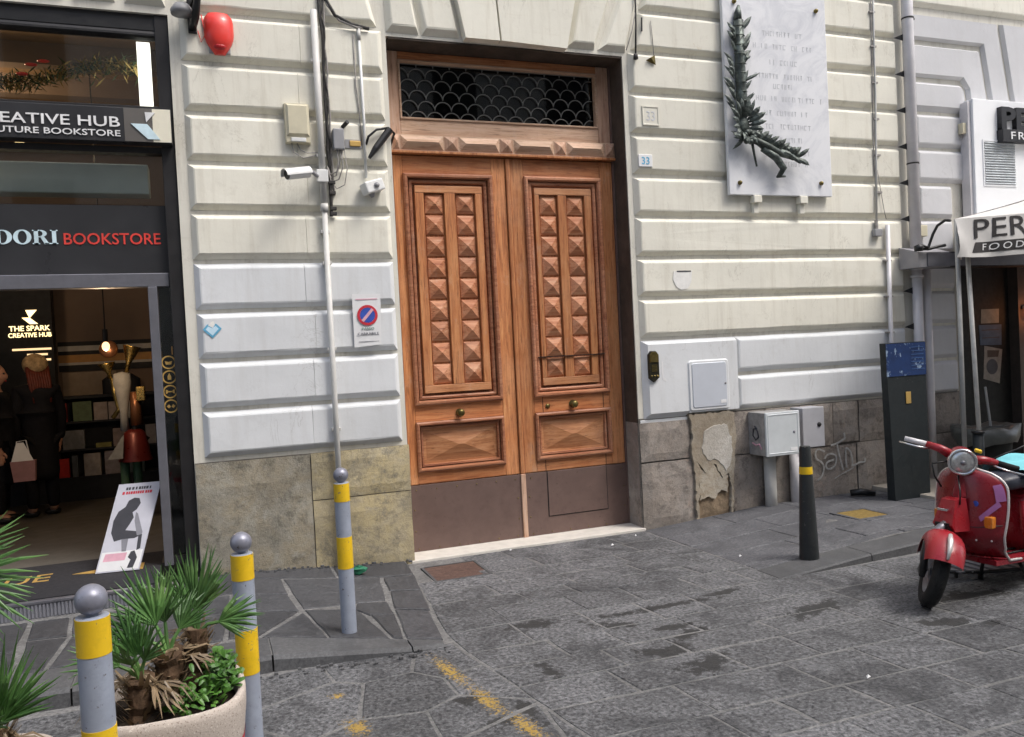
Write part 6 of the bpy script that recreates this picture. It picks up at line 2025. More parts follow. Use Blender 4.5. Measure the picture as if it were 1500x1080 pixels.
def bush(lab, cx, cy, z, rx, ry, n, seed, smin=.018, smax=.036):
    rl = random.Random(seed)
    mb = MB(); mb.open = True
    for i in range(n):
        a = rl.uniform(0, 2 * math.pi); rr = math.sqrt(rl.random())
        hgt = rl.uniform(.02, .13) * (1.15 - rr * .6)
        c = Vector((cx + rx * rr * math.cos(a), cy + ry * rr * math.sin(a), z + hgt))
        d = Vector((rl.uniform(-1, 1), rl.uniform(-1, 1), rl.uniform(-.2, .8))).normalized()
        vs, fs = blade(c, d, rl.uniform(smin, smax) * 1.5, rl.uniform(smin, smax) * .42, .004, (rl.uniform(-.4, .4), rl.uniform(-.5, .3), 1))
        k0 = len(mb.v)
        mb.v += vs; mb.f += [tuple(q_ + k0 for q_ in f) for f in fs if len(f) == 4][:8]
    return tag(mb.build('leafy_plant', MAT['shrub'], None), lab, 'plant')
bush('bright green leafy plant growing along the right rim of the planter', -1.452, -3.42, .515, .050, .15, 210, 3)
bush('low dark green ground plant in the middle of the concrete planter', -1.545, -3.55, .49, .09, .08, 110, 4, .014, .028)

# ------------------------------------------------------------------ kiosk on the right
k = thing('information_stand', 'slim dark information stand with a peeling blue top panel against the wall', 'stand', (4.66, -.45, .05))
MB().add([(4.455, -.625, .03), (4.880, -.625, .03), (4.880, -.53, .03), (4.455, -.53, .03), (4.425, -.60, 1.525), (4.905, -.60, 1.525), (4.905, -.53, 1.525), (4.425, -.53, 1.525)],
         [(0, 1, 5, 4), (1, 2, 6, 5), (2, 3, 7, 6), (3, 0, 4, 7), (4, 5, 6, 7), (0, 3, 2, 1)]).build('body', MAT['totem'], k)
MB().add([(4.430, -.611, 1.215), (4.900, -.611, 1.215), (4.905, -.606, 1.518), (4.427, -.606, 1.518), (4.430, -.60, 1.215), (4.900, -.60, 1.215), (4.905, -.595, 1.518), (4.427, -.595, 1.518)],
         [(0, 1, 2, 3), (7, 6, 5, 4), (0, 4, 5, 1), (1, 5, 6, 2), (2, 6, 7, 3), (3, 7, 4, 0)]).build('blue_panel', MAT['totem_blue'], k)
MB().box(4.635, 4.695, -.617, -.610, .955, 1.065, c=.002).build('label', MAT['gold'], k)
pr = MB()
for i in range(7): pr.box(4.72, 4.87, -.613, -.6095, 1.27 + i * .034, 1.276 + i * .034)
pr.build('printed_line', MAT['stripe_blue'], k)
t = tag(MB().tube([(4.32, -.20, z_right(4.4, -.2) + .035), (4.40, -.26, z_right(4.4, -.2) + .045), (4.50, -.33, z_right(4.4, -.2) + .03)], [.03, .035, .026], 10).build('rolled_bag', MAT['black'], None, True), 'small black rolled bag lying at the foot of the wall beside the information stand', 'bag')

# white board with letters and louvre
k = thing('kiosk_board', 'white upright board with black raised letters and a louvre above the awning', 'sign board', (7, -.13, 3.4))
MB().box(6.16, 8.6, -.16, -.05, 2.75, 4.005, c=.006).build('board', MAT['white_panel'], k)
MB().box(6.12, 6.155, -.13, -.03, 2.75, 3.98).build('edge_strip', MAT['pipe_grey'], k)
text('PER', 'raised_lettering', MAT['letter_black'], k, 6.50, -.165, 3.69, .69, .235, .05, .035)
MB().box(6.485, 7.25, -.235, -.162, 3.555, 3.685, c=.003).build('letter_bar', MAT['letter_black'], k)
text('FRU', 'lettering', MAT['letter_white'], k, 6.60, -.237, 3.582, .335, .078, .003, .0, None, 'LEFT', 0, 1.25)
lv = MB()
MB().ring(6.275, 6.75, 3.10, 3.585, [(0, -.16), (0, -.168), (.016, -.168), (.018, -.16)]).build('louvre_frame', MAT['white_panel'], k)
for i in range(17):
    z = 3.12 + i * .0265
    o = MB().add([(6.294, -.163, z), (6.731, -.163, z), (6.731, -.176, z + .007), (6.294, -.176, z + .007), (6.294, -.163, z + .022), (6.731, -.163, z + .022)],
                 [(0, 1, 2, 3), (3, 2, 5, 4), (0, 3, 4), (1, 5, 2)]).build('louvre_slat', MAT['louvre'], k)

# dark kiosk room
k = thing('kiosk', 'dark food kiosk opening below the printed awning', 'kiosk', (7, .3, 0))
kb = MB()
kb.box(6.0, 9.6, 1.2, 1.3, 0, 3.3); kb.box(9.5, 9.6, .0, 1.2, 0, 3.3); kb.box(6.0, 6.06, .551, 1.2, 0, 3.3); kb.box(6.0, 9.6, .551, 1.3, 3.3, 3.35)
kb.build('lining', MAT['kiosk_dark'], k)
MB().box(6.0, 9.6, .0, 1.2, -.1, .05).build('floor', MAT['kiosk_dark'], k)
MB().box(6.02, 6.14, -.03, .12, .0, 2.60, c=.004).build('door_post', MAT['kiosk_dark'], k)
MB().box(6.14, 6.95, .14, .19, .05, 3.3).build('door_panel', MAT['kiosk_dark'], k)
MB().box(6.95, 7.25, .02, .19, .05, 3.3).build('pier', MAT['kiosk_tan'], k)
MB().box(7.25, 8.4, .30, .36, .05, 1.1).build('counter', MAT['kiosk_tan'], k)
lm = emis('red_lamp', (1.0, .30, .10), 1.6)
q_ = thing('kiosk_lamp', 'small glowing reddish lamp on the kiosk pier', 'lamp', (7.02, -.05, 1.76))
MB().sphere((7.02, -.03, 1.76), .045, 12, 8, (.8, .5, 1.3)).build('lit_shade', lm, q_, True)
MB().box(6.985, 7.055, -.002, .018, 1.80, 1.84).build('back_plate', MAT['black'], q_)
ld = bpy.data.lights.new('lamp_light', 'POINT'); ld.energy = 1.3; ld.color = (1.0, .35, .12); ld.shadow_soft_size = .03
lo = bpy.data.objects.new('lamp_light', ld); COL.objects.link(lo); lo.parent = q_; lo.location = (0, -.06, 0)
PT = {}
for nm, lab, pts, c in (('notice', 'cream square notice, highest on the dark kiosk door', [(6.52, 1.665), (6.79, 1.665), (6.80, 1.82), (6.53, 1.82)], (.24, .23, .19)),
                        ('notice', 'blue notice below the cream one on the dark kiosk door', [(6.50, 1.43), (6.82, 1.42), (6.83, 1.645), (6.49, 1.65)], (.08, .115, .17)),
                        ('notice', 'tilted pale poster with a dark round motif on the dark kiosk door', [(6.53, 1.06), (6.77, .995), (6.83, 1.37), (6.56, 1.42)], (.26, .245, .22))):
    q_ = thing(nm, lab, 'notice', (pts[0][0], .13, pts[0][1]), 'notices on the kiosk door')
    MB().prism(pts, .139, .136).build('sheet', simple('notice_paper', c, .7, 0, .2, 0, .25, 14), q_)
    if 'round' in lab:
        disc(6.665, .1355, 1.185, .085, MAT['ink_dark'], 'round_motif', q_, .001, 20)
        MB().prism([(6.60, 1.29), (6.76, 1.29), (6.78, 1.36), (6.60, 1.37)], .1355, .1345).build('printed_block', MAT['kiosk_tan'], q_)
    if 'blue' in lab:
        for z in (1.50, 1.585): MB().box(6.53, 6.79, .1345, .1355, z, z + .012).build('printed_line', MAT['ink_dark'], q_)
q_ = thing('waste_bin', 'dark waste bin with a crumpled grey liner under the awning', 'bin', (5.97, -.35, .05))
MB().lathe([(.0001, 0), (.20, 0), (.24, .50), (.0001, .50)], (5.95, -.35, .05), 18).build('bin_body', MAT['kiosk_dark'], q_, True, angle=40)
rl = random.Random(2)
rg_ = []
for z, r_ in ((.40, .25), (.50, .28), (.57, .27), (.575, .20), (.545, .05)):
    rg_.append([Vector((5.95 + (r_ + rl.uniform(-.03, .03)) * math.cos(2 * math.pi * j / 18) * 1.25, -.35 + (r_ + rl.uniform(-.03, .03)) * math.sin(2 * math.pi * j / 18), .05 + z + rl.uniform(-.03, .03))) for j in range(18)])
MB().rings(rg_, False, True).build('liner', simple('bin_liner', (.10, .105, .095), .35, 0, .5, 0, .3, 10), q_, True)
MB().tube([(6.02, -.35, .60), (5.95, -.36, 1.02)], .012, 6).build('stick', MAT['pole_grey'], q_)

# awning casing and canopy
k = thing('awning_casing', 'grey metal awning casing below the small cream box', 'casing', (5.3, -.25, 2.37))
MB().add([(5.19, -.06, 2.25), (5.19, -.30, 2.25), (5.19, -.30, 2.40), (5.19, -.06, 2.47), (5.62, -.06, 2.25), (5.62, -.30, 2.25), (5.62, -.30, 2.40), (5.62, -.06, 2.47)],
         [(0, 1, 2, 3), (7, 6, 5, 4), (0, 4, 5, 1), (1, 5, 6, 2), (2, 6, 7, 3), (3, 7, 4, 0)]).build('casing', MAT['casing_grey'], k)
MB().box(5.30, 8.0, -.31, -.30, 2.26, 2.39).build('front_rail', MAT['frame_grey'], k)
MB().box(5.60, 8.0, -.30, -.10, 2.25, 2.40).build('beam', MAT['frame_dark'], k)
t = thing('cable_loop', 'black power cable looped over the grey awning casing', 'cable', (5.25, -.35, 2.5))
MB().tube([(5.17, -.33, 2.43), (5.20, -.34, 2.46), (5.26, -.36, 2.44), (5.30, -.38, 2.56), (5.32, -.42, 2.64), (5.33, -.5, 2.68), (5.28, -.6, 2.66)], .014, 7).build('cable', MAT['black'], t, True)
MB().tube([(5.17, -.32, 2.43), (5.28, -.34, 2.425), (5.42, -.34, 2.45), (5.5, -.34, 2.46)], .016, 7).build('cable', MAT['black'], t, True)
MB().lathe([(.0001, 0), (.04, .0), (.045, .05), (.0001, .07)], (5.165, -.33, 2.405), 12).build('plug', MAT['black'], t, True)

k = thing('canopy', 'off white canvas canopy with printed dark lettering at the right edge', 'canopy', (6.2, -.9, 2.5))
cv = MB(); cv.open = True
N1, N2 = 40, 8
xs = [4.93 + 2.75 * i / N1 for i in range(N1 + 1)]
def val(x, v):
    """valance: v 0 = lower hem, 1 = upper edge"""
    u = (x - 4.93) / .95
    zb = 2.270 + .020 * min(u, 2.2) - .006 * math.sin(u * 5)
    ztp = 2.615 + .065 * min(u, 2.9)
    fold = .022 * math.sin(x * 9 + v * 2.2) * (1 - v) + .014 * math.sin(x * 23 + 3 * v) * (1 - v) * (.5 + .7 * max(0, 1 - u / .3))
    tip = .10 * max(0, .22 - u) * (1 - abs(2 * v - 1)) * 4
    return Vector((x + .012 * math.sin(v * 9) * (u < .1), -.95 - fold - tip * .4 + .10 * (1 - v) * 0, zb + (ztp - zb) * v))
for i, x in enumerate(xs):
    for j in range(N2 + 1): cv.v.append(val(x, j / N2))
for i in range(N1):
    for j in range(N2):
        a = i * (N2 + 1) + j
        cv.f.append((a, a + N2 + 1, a + N2 + 2, a + 1))
cv.build('valance', MAT['canvas'], k, True)
rf = MB(); rf.open = True
apx = Vector((7.2, -.50, 3.10))
def roof(p, q, n=14):
    base = len(rf.v)
    for i in range(n + 1):
        for j in range(n + 1 - 0):
            u, v = i / n, j / n
            e = Vector(p).lerp(Vector(q), u)
            c = e.lerp(apx, v)
            c.z -= .03 * math.sin(math.pi * v) * (1 - .3 * u)
            rf.v.append(c)
    for i in range(n):
        for j in range(n):
            a = base + i * (n + 1) + j
            rf.f.append((a, a + n + 1, a + n + 2, a + 1))
tl, trr = val(4.93, 1), val(7.68, 1)
roof(tl, trr)
roof((6.05, -.07, 2.66), tl)
roof((7.9, -.07, 2.75), (6.05, -.07, 2.66))
roof(trr, (7.9, -.07, 2.75))
rf.build('roof_cloth', MAT['canvas'], k, True)
sd = MB(); sd.open = True
for i in range(7):
    for j in range(N2 + 1):
        p = val(4.93, j / N2).lerp(Vector((6.05, -.07, 2.33 + .33 * j / N2)), i / 6)
        sd.v.append(p)
for i in range(6):
    for j in range(N2):
        a = i * (N2 + 1) + j
        sd.f.append((a, a + N2 + 1, a + N2 + 2, a + 1))
sd.build('side_valance', MAT['canvas'], k, True)
# the canopy goes on to the right, towards the street
r2 = MB(); r2.open = True
for i in range(13):
    for j in range(13):
        x = 5.98 + 3.2 * i / 12; y = -.98 - 2.7 * j / 12
        r2.v.append(Vector((x, y, 2.72 + .55 * (1 - max(abs(i - 6), abs(j - 6)) / 6) + .02 * math.sin(i * 2.1 + j))))
for i in range(12):
    for j in range(12):
        a = i * 13 + j
        r2.f.append((a, a + 13, a + 14, a + 1))
r2.build('roof_cloth', MAT['canvas'], k, True)
v2 = MB(); v2.open = True
ring2 = [(5.98 + 3.2 * i / 12, -3.68) for i in range(13)] + [(5.98, -3.68 + 2.7 * j / 12) for j in range(13)][::-1]
for x, y in ring2:
    v2.v.append(Vector((x, y, 2.72))); v2.v.append(Vector((x + .01 * math.sin(y * 9), y + .01 * math.sin(x * 9), 2.42)))
for i in range(len(ring2) - 1):
    if i == 12: continue
    v2.f.append((2 * i, 2 * i + 2, 2 * i + 3, 2 * i + 1))
v2.build('valance', MAT['canvas'], k, True)
# printed words follow the cloth
def cloth_text(body, mat, x0, width, vfun, hfun, name, shear=0, bold=0, space=1.0):
    o = text(body, name, mat, k, 0, 0, 0, width, 1.0, .001, bold, Matrix.Identity(4), 'LEFT', shear, space)
    off = base_of(k)
    for v in o.data.vertices:
        p = v.co + off
        x = x0 + p.x
        q = val(x, vfun(x) + hfun(x) * p.y)
        v.co = Vector((q.x, q.y - .006 - p.z * .5, q.z)) - off
    return o
cloth_text('PER', MAT['canvas_print'], 5.165, .685, lambda x: .475 + .035 * (x - 5.2), lambda x: .47, 'lettering', 0, .0)
bd = MB(); bd.open = True
bx0 = [5.125 + .0125 * i for i in range(100)]
for i, x in enumerate(bx0):
    for j, v in enumerate((.115, .20, .29, .375)):
        q = val(x + .05 * j / 3, v + .02 * (x - 5.2)); bd.v.append(Vector((q.x, q.y - .003, q.z)))
for i in range(99):
    for j in range(3):
        a = i * 4 + j
        bd.f.append((a, a + 4, a + 5, a + 1))
bd.build('printed_band', MAT['canvas_print'], k, True)
cloth_text('FOOD', MAT['letter_white'], 5.265, .50, lambda x: .165 + .02 * (x - 5.2), lambda x: .165, 'lettering', .12, .0, 1.35)
for x, y, mt_, lab in ((5.245, -.70, 'pole_grey', 'left greyer upright pole under the canopy'), (5.375, -.72, 'pole_white', 'right whiter slanting pole under the canopy')):
    q_ = thing('canopy_pole', lab, 'pole', (x, y, .08), 'poles of the canopy')
    MB().tube([(x + (.06 if 'white' in mt_ else .0), y, .08), (x - (.04 if 'white' in mt_ else .0), y + .0, 2.66)], .021, 10).build('tube', MAT[mt_], q_, True)
    MB().lathe([(.0001, 0), (.06, 0), (.05, .02), (.024, .03), (.0001, .03)], (x + (.06 if 'white' in mt_ else .0), y, .075), 14).build('foot', MAT[mt_], q_, True)
q_ = thing('short_post', 'short dark grey post between the canopy poles behind the scooter', 'post', (5.30, -.95, .06))
MB().tube([(5.21, -.88, .06), (5.21, -.88, .66)], .048, 14).build('post', MAT['totem'], q_, True)
MB().tube([(5.21, -.88, .655), (5.21, -.88, .675)], .060, 14).build('cap', MAT['black'], q_, True)
MB().tube([(5.21, -.88, .20), (5.21, -.88, .26)], .050, 14).build('yellow_band', MAT['yellow'], q_, True)
q_ = tag(MB().box(4.75, 9.4, -1.60, -.03, .02, .098, c=.006).build('kiosk_platform', simple('beige_paving', (.40, .36, .30), .75, 0, .3, 0, .12, 5), None), 'low beige stone platform under the kiosk canopy', 'platform')

# ------------------------------------------------------------------ scooter (local axes: x forward, y left, z up)
SC_ = thing('scooter', 'parked red vintage scooter with round headlight and dark seat at the right edge', 'scooter', (2.505, -2.80, .0), None, rad(187))
SC_.scale = (.95, .95, .95)
STEER = rad(45)
AX0, AX1 = Vector((-.03, 0, .215)), Vector((-.335, 0, .88))
adir = (AX1 - AX0).normalized()
SM = Matrix.Translation(AX0) @ Matrix.Rotation(STEER, 4, adir) @ Matrix.Translation(-AX0)
class LB(MB):
    def done(self, name, mat, par=None, smooth=True, M=None, angle=None):
        if M is not None: self.v = [M @ v for v in self.v]
        return self.build(name, mat, par or SC_, smooth, True, angle)
def torus(mb, c, R, r, n=36, m=12, rx=1.0):
    rings = []
    for i in range(n + 1):
        a = 2 * math.pi * i / n
        ctr = Vector(c) + Vector((math.cos(a), 0, math.sin(a))) * R
        rings.append([ctr + Vector((math.cos(a) * math.cos(q_), 0, math.sin(a) * math.cos(q_))) * r + Vector((0, math.sin(q_) * r * rx, 0)) for q_ in [2 * math.pi * j / m for j in range(m)]])
    return mb.rings(rings, False, False)
def wheel(x, M=None):
    wz = .215
    w_ = torus(LB(), (x, 0, wz), .165, .050, 36, 12, .95).done('wheel', MAT['rubber'], None, True, M)
    tr = LB()
    for i in range(40):
        a = 2 * math.pi * i / 40
        for s in (-1, 1):
            c = Vector((x + math.cos(a) * .2135, s * .016, wz + math.sin(a) * .2135))
            t_ = Vector((-math.sin(a), s * .5, math.cos(a))).normalized() * .011
            o_ = Vector((math.cos(a), 0, math.sin(a))) * .003
            sd_ = Vector((0, 1, 0)) * .004
            tr.add([c - t_ - sd_, c + t_ - sd_, c + t_ + sd_, c - t_ + sd_, c - t_ - sd_ + o_, c + t_ - sd_ + o_, c + t_ + sd_ + o_, c - t_ + sd_ + o_],
                   [(4, 5, 6, 7), (0, 1, 5, 4), (1, 2, 6, 5), (2, 3, 7, 6), (3, 0, 4, 7)])
    tag(tr.done('tread', MAT['rubber'], w_, False, M), kind='stuff')
    rot = Matrix.Rotation(rad(90), 4, 'X')
    LB().lathe([(.0001, -.030), (.03, -.034), (.05, -.020), (.10, -.014), (.122, -.034), (.128, -.034), (.128, .034), (.122, .034), (.10, .014), (.05, .02), (.03, .034), (.0001, .03)], (x, 0, wz), 26, rot).done('rim', MAT['frame_grey'], w_, True, M, 40)
    LB().lathe([(.0001, -.052), (.032, -.052), (.040, -.034), (.0001, -.034)], (x, 0, wz), 18, rot).done('hub', MAT['black'], w_, True, M, 40)
    return w_
wheel(0, SM)
wheel(-1.19)
# single-sided fork on the machine's right, with its damper
LB().tube([(0, -.062, .215), (-.02, -.085, .30), (-.07, -.080, .40), (-.12, -.03, .47), (-.15, 0, .50)], [.022, .024, .026, .028, .030], 10).done('fork', MAT['frame_grey'], None, True, SM)
LB().tube([(.06, -.078, .22), (-.01, -.098, .40)], .020, 10).done('damper', MAT['black'], None, True, SM)
LB().box(-.045, .06, -.092, -.055, .185, .245, None, .01).done('axle_plate', MAT['black'], None, False, SM)
# mudguard
mg = LB()
rings = []
for i in range(17):
    a = rad(36 + 138 * i / 16)
    Rm = .262 + .012 * math.sin(a)
    wv = .098 + .016 * math.sin(a)
    c = Vector((math.cos(a) * Rm, 0, .225 + math.sin(a) * Rm))
    ra = Vector((math.cos(a), 0, math.sin(a)))
    ring_ = []
    for j in range(13):
        q_ = rad(-96 + 192 * j / 12)
        ring_.append(c - ra * .085 * (1 - math.cos(q_)) + Vector((0, math.sin(q_) * wv, 0)))
    rings.append(ring_)
mg.rings(rings, False, False, False)
g_ = mg.done('mudguard', MAT['red_paint_light'], None, True, SM)
LB().tube([(.212, 0, .398), (.172, 0, .452), (.12, 0, .487), (.07, 0, .506)], [.008, .015, .017, .012], 8).done('crest', MAT['trim'], g_, True, SM)
# legshield
def ls(u, v):
    z = .265 + .565 * v
    hw = .19 + .052 * math.sin(min(1, v * 1.35) * math.pi * .62)
    if v > .72: hw *= math.sqrt(max(0, 1 - ((v - .72) / .29) ** 2.4))
    if v < .12: hw *= .96
    xc = -.275 - .12 * max(0, (.30 - v) / .30) ** 1.6 - .055 * v * v
    return Vector((xc - .115 * abs(u) ** 2.1 * (hw / .235), u * hw, z))
NU, NV = 16, 22
lsb = LB(); lsb.open = False
vs = []
for k_ in range(2):
    for j in range(NV + 1):
        for i in range(NU + 1):
            p = ls(-1 + 2 * i / NU, j / NV)
            vs.append(p + Vector((-.014 * k_, 0, 0)))
fs = []
off = (NV + 1) * (NU + 1)
for j in range(NV):
    for i in range(NU):
        a = j * (NU + 1) + i
        fs.append((a, a + 1, a + NU + 2, a + NU + 1)); fs.append((off + a, off + a + NU + 1, off + a + NU + 2, off + a + 1))
for j in range(NV):
    for i in (0, NU):
        a = j * (NU + 1) + i
        fs.append((a, a + NU + 1, off + a + NU + 1, off + a))
for i in range(NU):
    for j in (0, NV):
        a = j * (NU + 1) + i
        fs.append((a, a + 1, off + a + 1, off + a))
lsb.add(vs, fs)
leg = lsb.done('legshield', MAT['red_paint'], None, True, None, 50)
edge = [ls(-1, j / NV) for j in range(1, NV + 1)] + [ls(1, j / NV) for j in range(NV, 0, -1)]
edge = [p + Vector((-.006, 0, .003 if i in (NV - 1, NV) else 0)) for i, p in enumerate(edge)]
LB().tube(edge + [Vector((-.50, .19, .250)), Vector((-.62, .19, .242))], .0085, 8).done('edge_trim', MAT['trim'], leg, True)
for s, y in ((1, .165), (-1, -.168)):
    LB().box(-.372, -.325, y - .030, y + .030, .470, .545, None, .008).done('indicator', MAT['orange'], leg, False)
# horn casting: wedge that widens downward
hc = LB()
hc.add([(-.275, -.062, .655), (-.275, .062, .655), (-.30, .075, .445), (-.30, -.075, .445), (-.195, -.048, .648), (-.195, .048, .648), (-.125, .066, .500), (-.125, -.066, .500), (-.16, .060, .455), (-.16, -.060, .455)],
       [(0, 4, 5, 1), (4, 7, 6, 5), (7, 9, 8, 6), (0, 3, 9, 7, 4), (1, 5, 6, 8, 2), (3, 2, 8, 9)])
hco = hc.done('horn_cover', MAT['red_paint_light'], None, False)
hg = LB()
for i in range(5): hg.box(-.135, -.117, -.045, .045, .505 - i * .010, .511 - i * .010, Matrix.Translation((-.0, 0, 0)))
hg.box(-.150, -.124, -.048, .048, .462, .512)
hg.done('horn_grille', MAT['frame_dark'], hco, False)
LB().add([(-.300, -.05, .66), (-.300, .05, .66), (-.330, .022, .79), (-.330, -.022, .79), (-.262, -.018, .655), (-.262, .018, .655), (-.300, .008, .79), (-.300, -.008, .79)],
         [(0, 4, 7, 3), (4, 5, 6, 7), (5, 1, 2, 6), (3, 7, 6, 2)]).done('centre_rib', MAT['red_paint'], leg, False)
# stickers on the shield
def patch(u0, v0, u1, v1, w_, mat, nm):
    mb = LB(); mb.open = True
    n = 6
    d = Vector((u1 - u0, v1 - v0)); d.normalize(); nn = Vector((-d.y, d.x)) * w_
    for i in range(n + 1):
        u = u0 + (u1 - u0) * i / n; v = v0 + (v1 - v0) * i / n
        for s in (-1, 1):
            p = ls(u + nn.x * s * 2, v + nn.y * s)
            mb.v.append(p + Vector((.004, 0, 0)))
    for i in range(n): mb.f.append((2 * i, 2 * i + 1, 2 * i + 3, 2 * i + 2))
    return mb.done(nm, mat, leg, False)
patch(.86, .84, .90, .66, .045, MAT['purple'], 'tape')
patch(.88, .64, .52, .46, .030, MAT['purple'], 'tape')
p_ = ls(.42, .63)
LB().lathe([(.0001, .0), (.018, 0), (.018, .002), (.0001, .003)], (p_.x + .002, p_.y, p_.z), 16, Matrix.Rotation(rad(90), 4, 'Y')).done('round_sticker', MAT['ink_blue'], leg, False)
p_ = ls(-.05, .90)
LB().lathe([(.0001, .0), (.011, 0), (.011, .003), (.0001, .004)], (p_.x + .002, p_.y, p_.z), 14, Matrix.Rotation(rad(90), 4, 'Y')).done('badge', MAT['trim'], leg, False)
# headset
hs_ = LB()
hs_.rings([[Vector((-.335 + a, y, .885 + b)) for y, b in [(r_ * math.cos(q_), r_ * math.sin(q_)) for q_ in [2 * math.pi * j / 18 for j in range(18)]]] for a, r_ in ((-.14, .03), (-.12, .060), (-.05, .078), (.03, .082), (.055, .080))])
hso = hs_.done('headset', MAT['red_paint'], None, True, SM)
LB().tube([(-.335, 0, .80), (-.34, 0, .86)], [.045, .06], 12).done('neck', MAT['red_paint'], hso, True, SM)
lrot = Matrix.Rotation(rad(90), 4, 'Y')
LB().lathe([(.083, .045), (.087, .055), (.083, .068), (.072, .066), (.070, .056)], (-.335, 0, .885), 30, lrot).done('lamp_rim', MAT['chrome'], hso, True, SM)
LB().lathe([(.0724, .054), (.066, .064), (.045, .073), (.020, .078), (.0001, .079)], (-.335, 0, .885), 28, lrot).done('headlight', MAT['lens'], hso, True, SM)
LB().lathe([(.0001, .0), (.016, .0), (.014, .006), (.0001, .008)], (-.255, 0, .885), 14, lrot).done('bulb', MAT['frame_grey'], hso, True, SM)
for s in (-1, 1):
    LB().tube([(-.36, s * .06, .895), (-.385, s * .13, .910), (-.405, s * .21, .912)], [.032, .027, .021], 12).done('handlebar', MAT['red_paint_light'], hso, True, SM)
    LB().tube([(-.405, s * .21, .912), (-.43, s * .34, .905)], [.018, .0165], 12).done('grip', MAT['pipe_grey'] if s < 0 else MAT['rubber'], hso, True, SM)
    LB().tube([(-.375, s * .19, .895), (-.365, s * .26, .888), (-.385, s * .37, .885)], [.007, .006, .006], 8).done('lever', MAT['chrome'], hso, True, SM)
LB().tube([(-.40, .17, .92), (-.42, .24, .98), (-.45, .30, 1.02), (-.46, .36, 1.08)], .006, 7).done('mirror_arm', MAT['black'], hso, True, SM)
LB().lathe([(.0001, -.012), (.05, -.008), (.055, .004), (.0001, .006)], (-.465, .40, 1.12), 18, lrot).done('mirror', MAT['chrome'], hso, True, SM)
LB().box(-.31, -.27, .045, .085, .968, .988, SM, .006).done('switch_cap', MAT['yellow'], hso, False)
LB().tube([(-.345, -.05, .86), (-.30, -.16, .82), (-.32, -.12, .74), (-.335, -.06, .68)], .006, 6).done('clutch_cable', MAT['black'], None, True, SM)
LB().tube([(-.30, .0, .79), (-.24, .05, .70), (-.22, .06, .62)], .005, 6).done('speedometer_cable', MAT['black'], None, True)
LB().tube([ls(-.96, .40) + Vector((.006, 0, 0)), ls(-.5, .37) + Vector((.006, 0, 0)), ls(0, .36) + Vector((.006, 0, 0)), ls(.5, .37) + Vector((.006, 0, 0)), ls(.96, .40) + Vector((.006, 0, 0))], .0028, 6).done('seam', MAT['black'], leg, True)
for u_ in (-.78, -.45, .45, .78):
    p_ = ls(u_, .22)
    LB().sphere((p_.x + .003, p_.y, p_.z), .007, 8, 6).done('screw', MAT['trim'], leg, True)
LB().box(-.155, -.128, -.034, .034, .585, .600, None, .003).done('badge', MAT['chrome'], hco, False)
# floor
fl = LB()
fl.add([(-.37, -.185, .262), (-.37, .185, .262), (-.90, .20, .238), (-.90, -.20, .238), (-.37, -.185, .232), (-.37, .185, .232), (-.90, .20, .205), (-.90, -.20, .205)],
       [(0, 1, 2, 3), (7, 6, 5, 4), (0, 4, 5, 1), (1, 5, 6, 2), (2, 6, 7, 3), (3, 7, 4, 0)])
flo = fl.done('floorboard', MAT['red_paint'], None, False)
LB().box(-.86, -.44, -.15, .15, .250, .266, Matrix.Rotation(rad(-2.4), 4, 'Y') @ Matrix.Translation((0, 0, -.022)), .004).done('floor_mat', MAT['rubber'], flo, False)
for y in (-.10, -.03, .04, .11): LB().tube([(-.44, y, .268), (-.84, y, .249)], .006, 6).done('floor_rib', MAT['rubber'], flo, True)
# rear body with round cowls
bd_ = LB()
sec = [(-.80, .10, .25, .58), (-.86, .17, .22, .63), (-1.0, .20, .22, .66), (-1.25, .20, .24, .66), (-1.45, .17, .30, .62), (-1.58, .09, .40, .55)]
rings = []
for x, hw, z0, z1 in sec:
    rings.append([Vector((x, hw * math.copysign(abs(math.cos(q_)) ** .6, math.cos(q_)), (z0 + z1) / 2 + (z1 - z0) / 2 * math.copysign(abs(math.sin(q_)) ** .6, math.sin(q_)))) for q_ in [2 * math.pi * j / 24 for j in range(24)]])
bd_.rings(rings)
body = bd_.done('body', MAT['red_paint'], None, True)
for s in (-1, 1):
    LB().sphere((-1.20, s * .17, .43), .20, 22, 14, (1.45, .55, .90)).done('cowl', MAT['red_paint'], body, True)
    LB().tube([(-.82, s * .10, .57), (-.80, s * .12, .40), (-.81, s * .15, .27)], [.03, .035, .02], 8).done('seat_post', MAT['red_paint_light'], body, True)
LB().sphere((-.42, .10, .47), .10, 16, 10, (.5, 1.1, 1.35)).done('glovebox', MAT['red_paint'], leg, True)
# seat
st_ = LB()
rings = []
for x, hw, z0, z1 in ((-.60, .03, .675, .705), (-.63, .085, .655, .735), (-.72, .115, .645, .755), (-.95, .135, .650, .765), (-1.2, .14, .660, .790), (-1.38, .12, .680, .790), (-1.44, .05, .70, .76)):
    rings.append([Vector((x, hw * math.copysign(abs(math.cos(q_)) ** .55, math.cos(q_)), (z0 + z1) / 2 + (z1 - z0) / 2 * math.copysign(abs(math.sin(q_)) ** .7, math.sin(q_)))) for q_ in [2 * math.pi * j / 22 for j in range(22)]])
st_.rings(rings)
st_.done('seat', MAT['seat'], None, True)
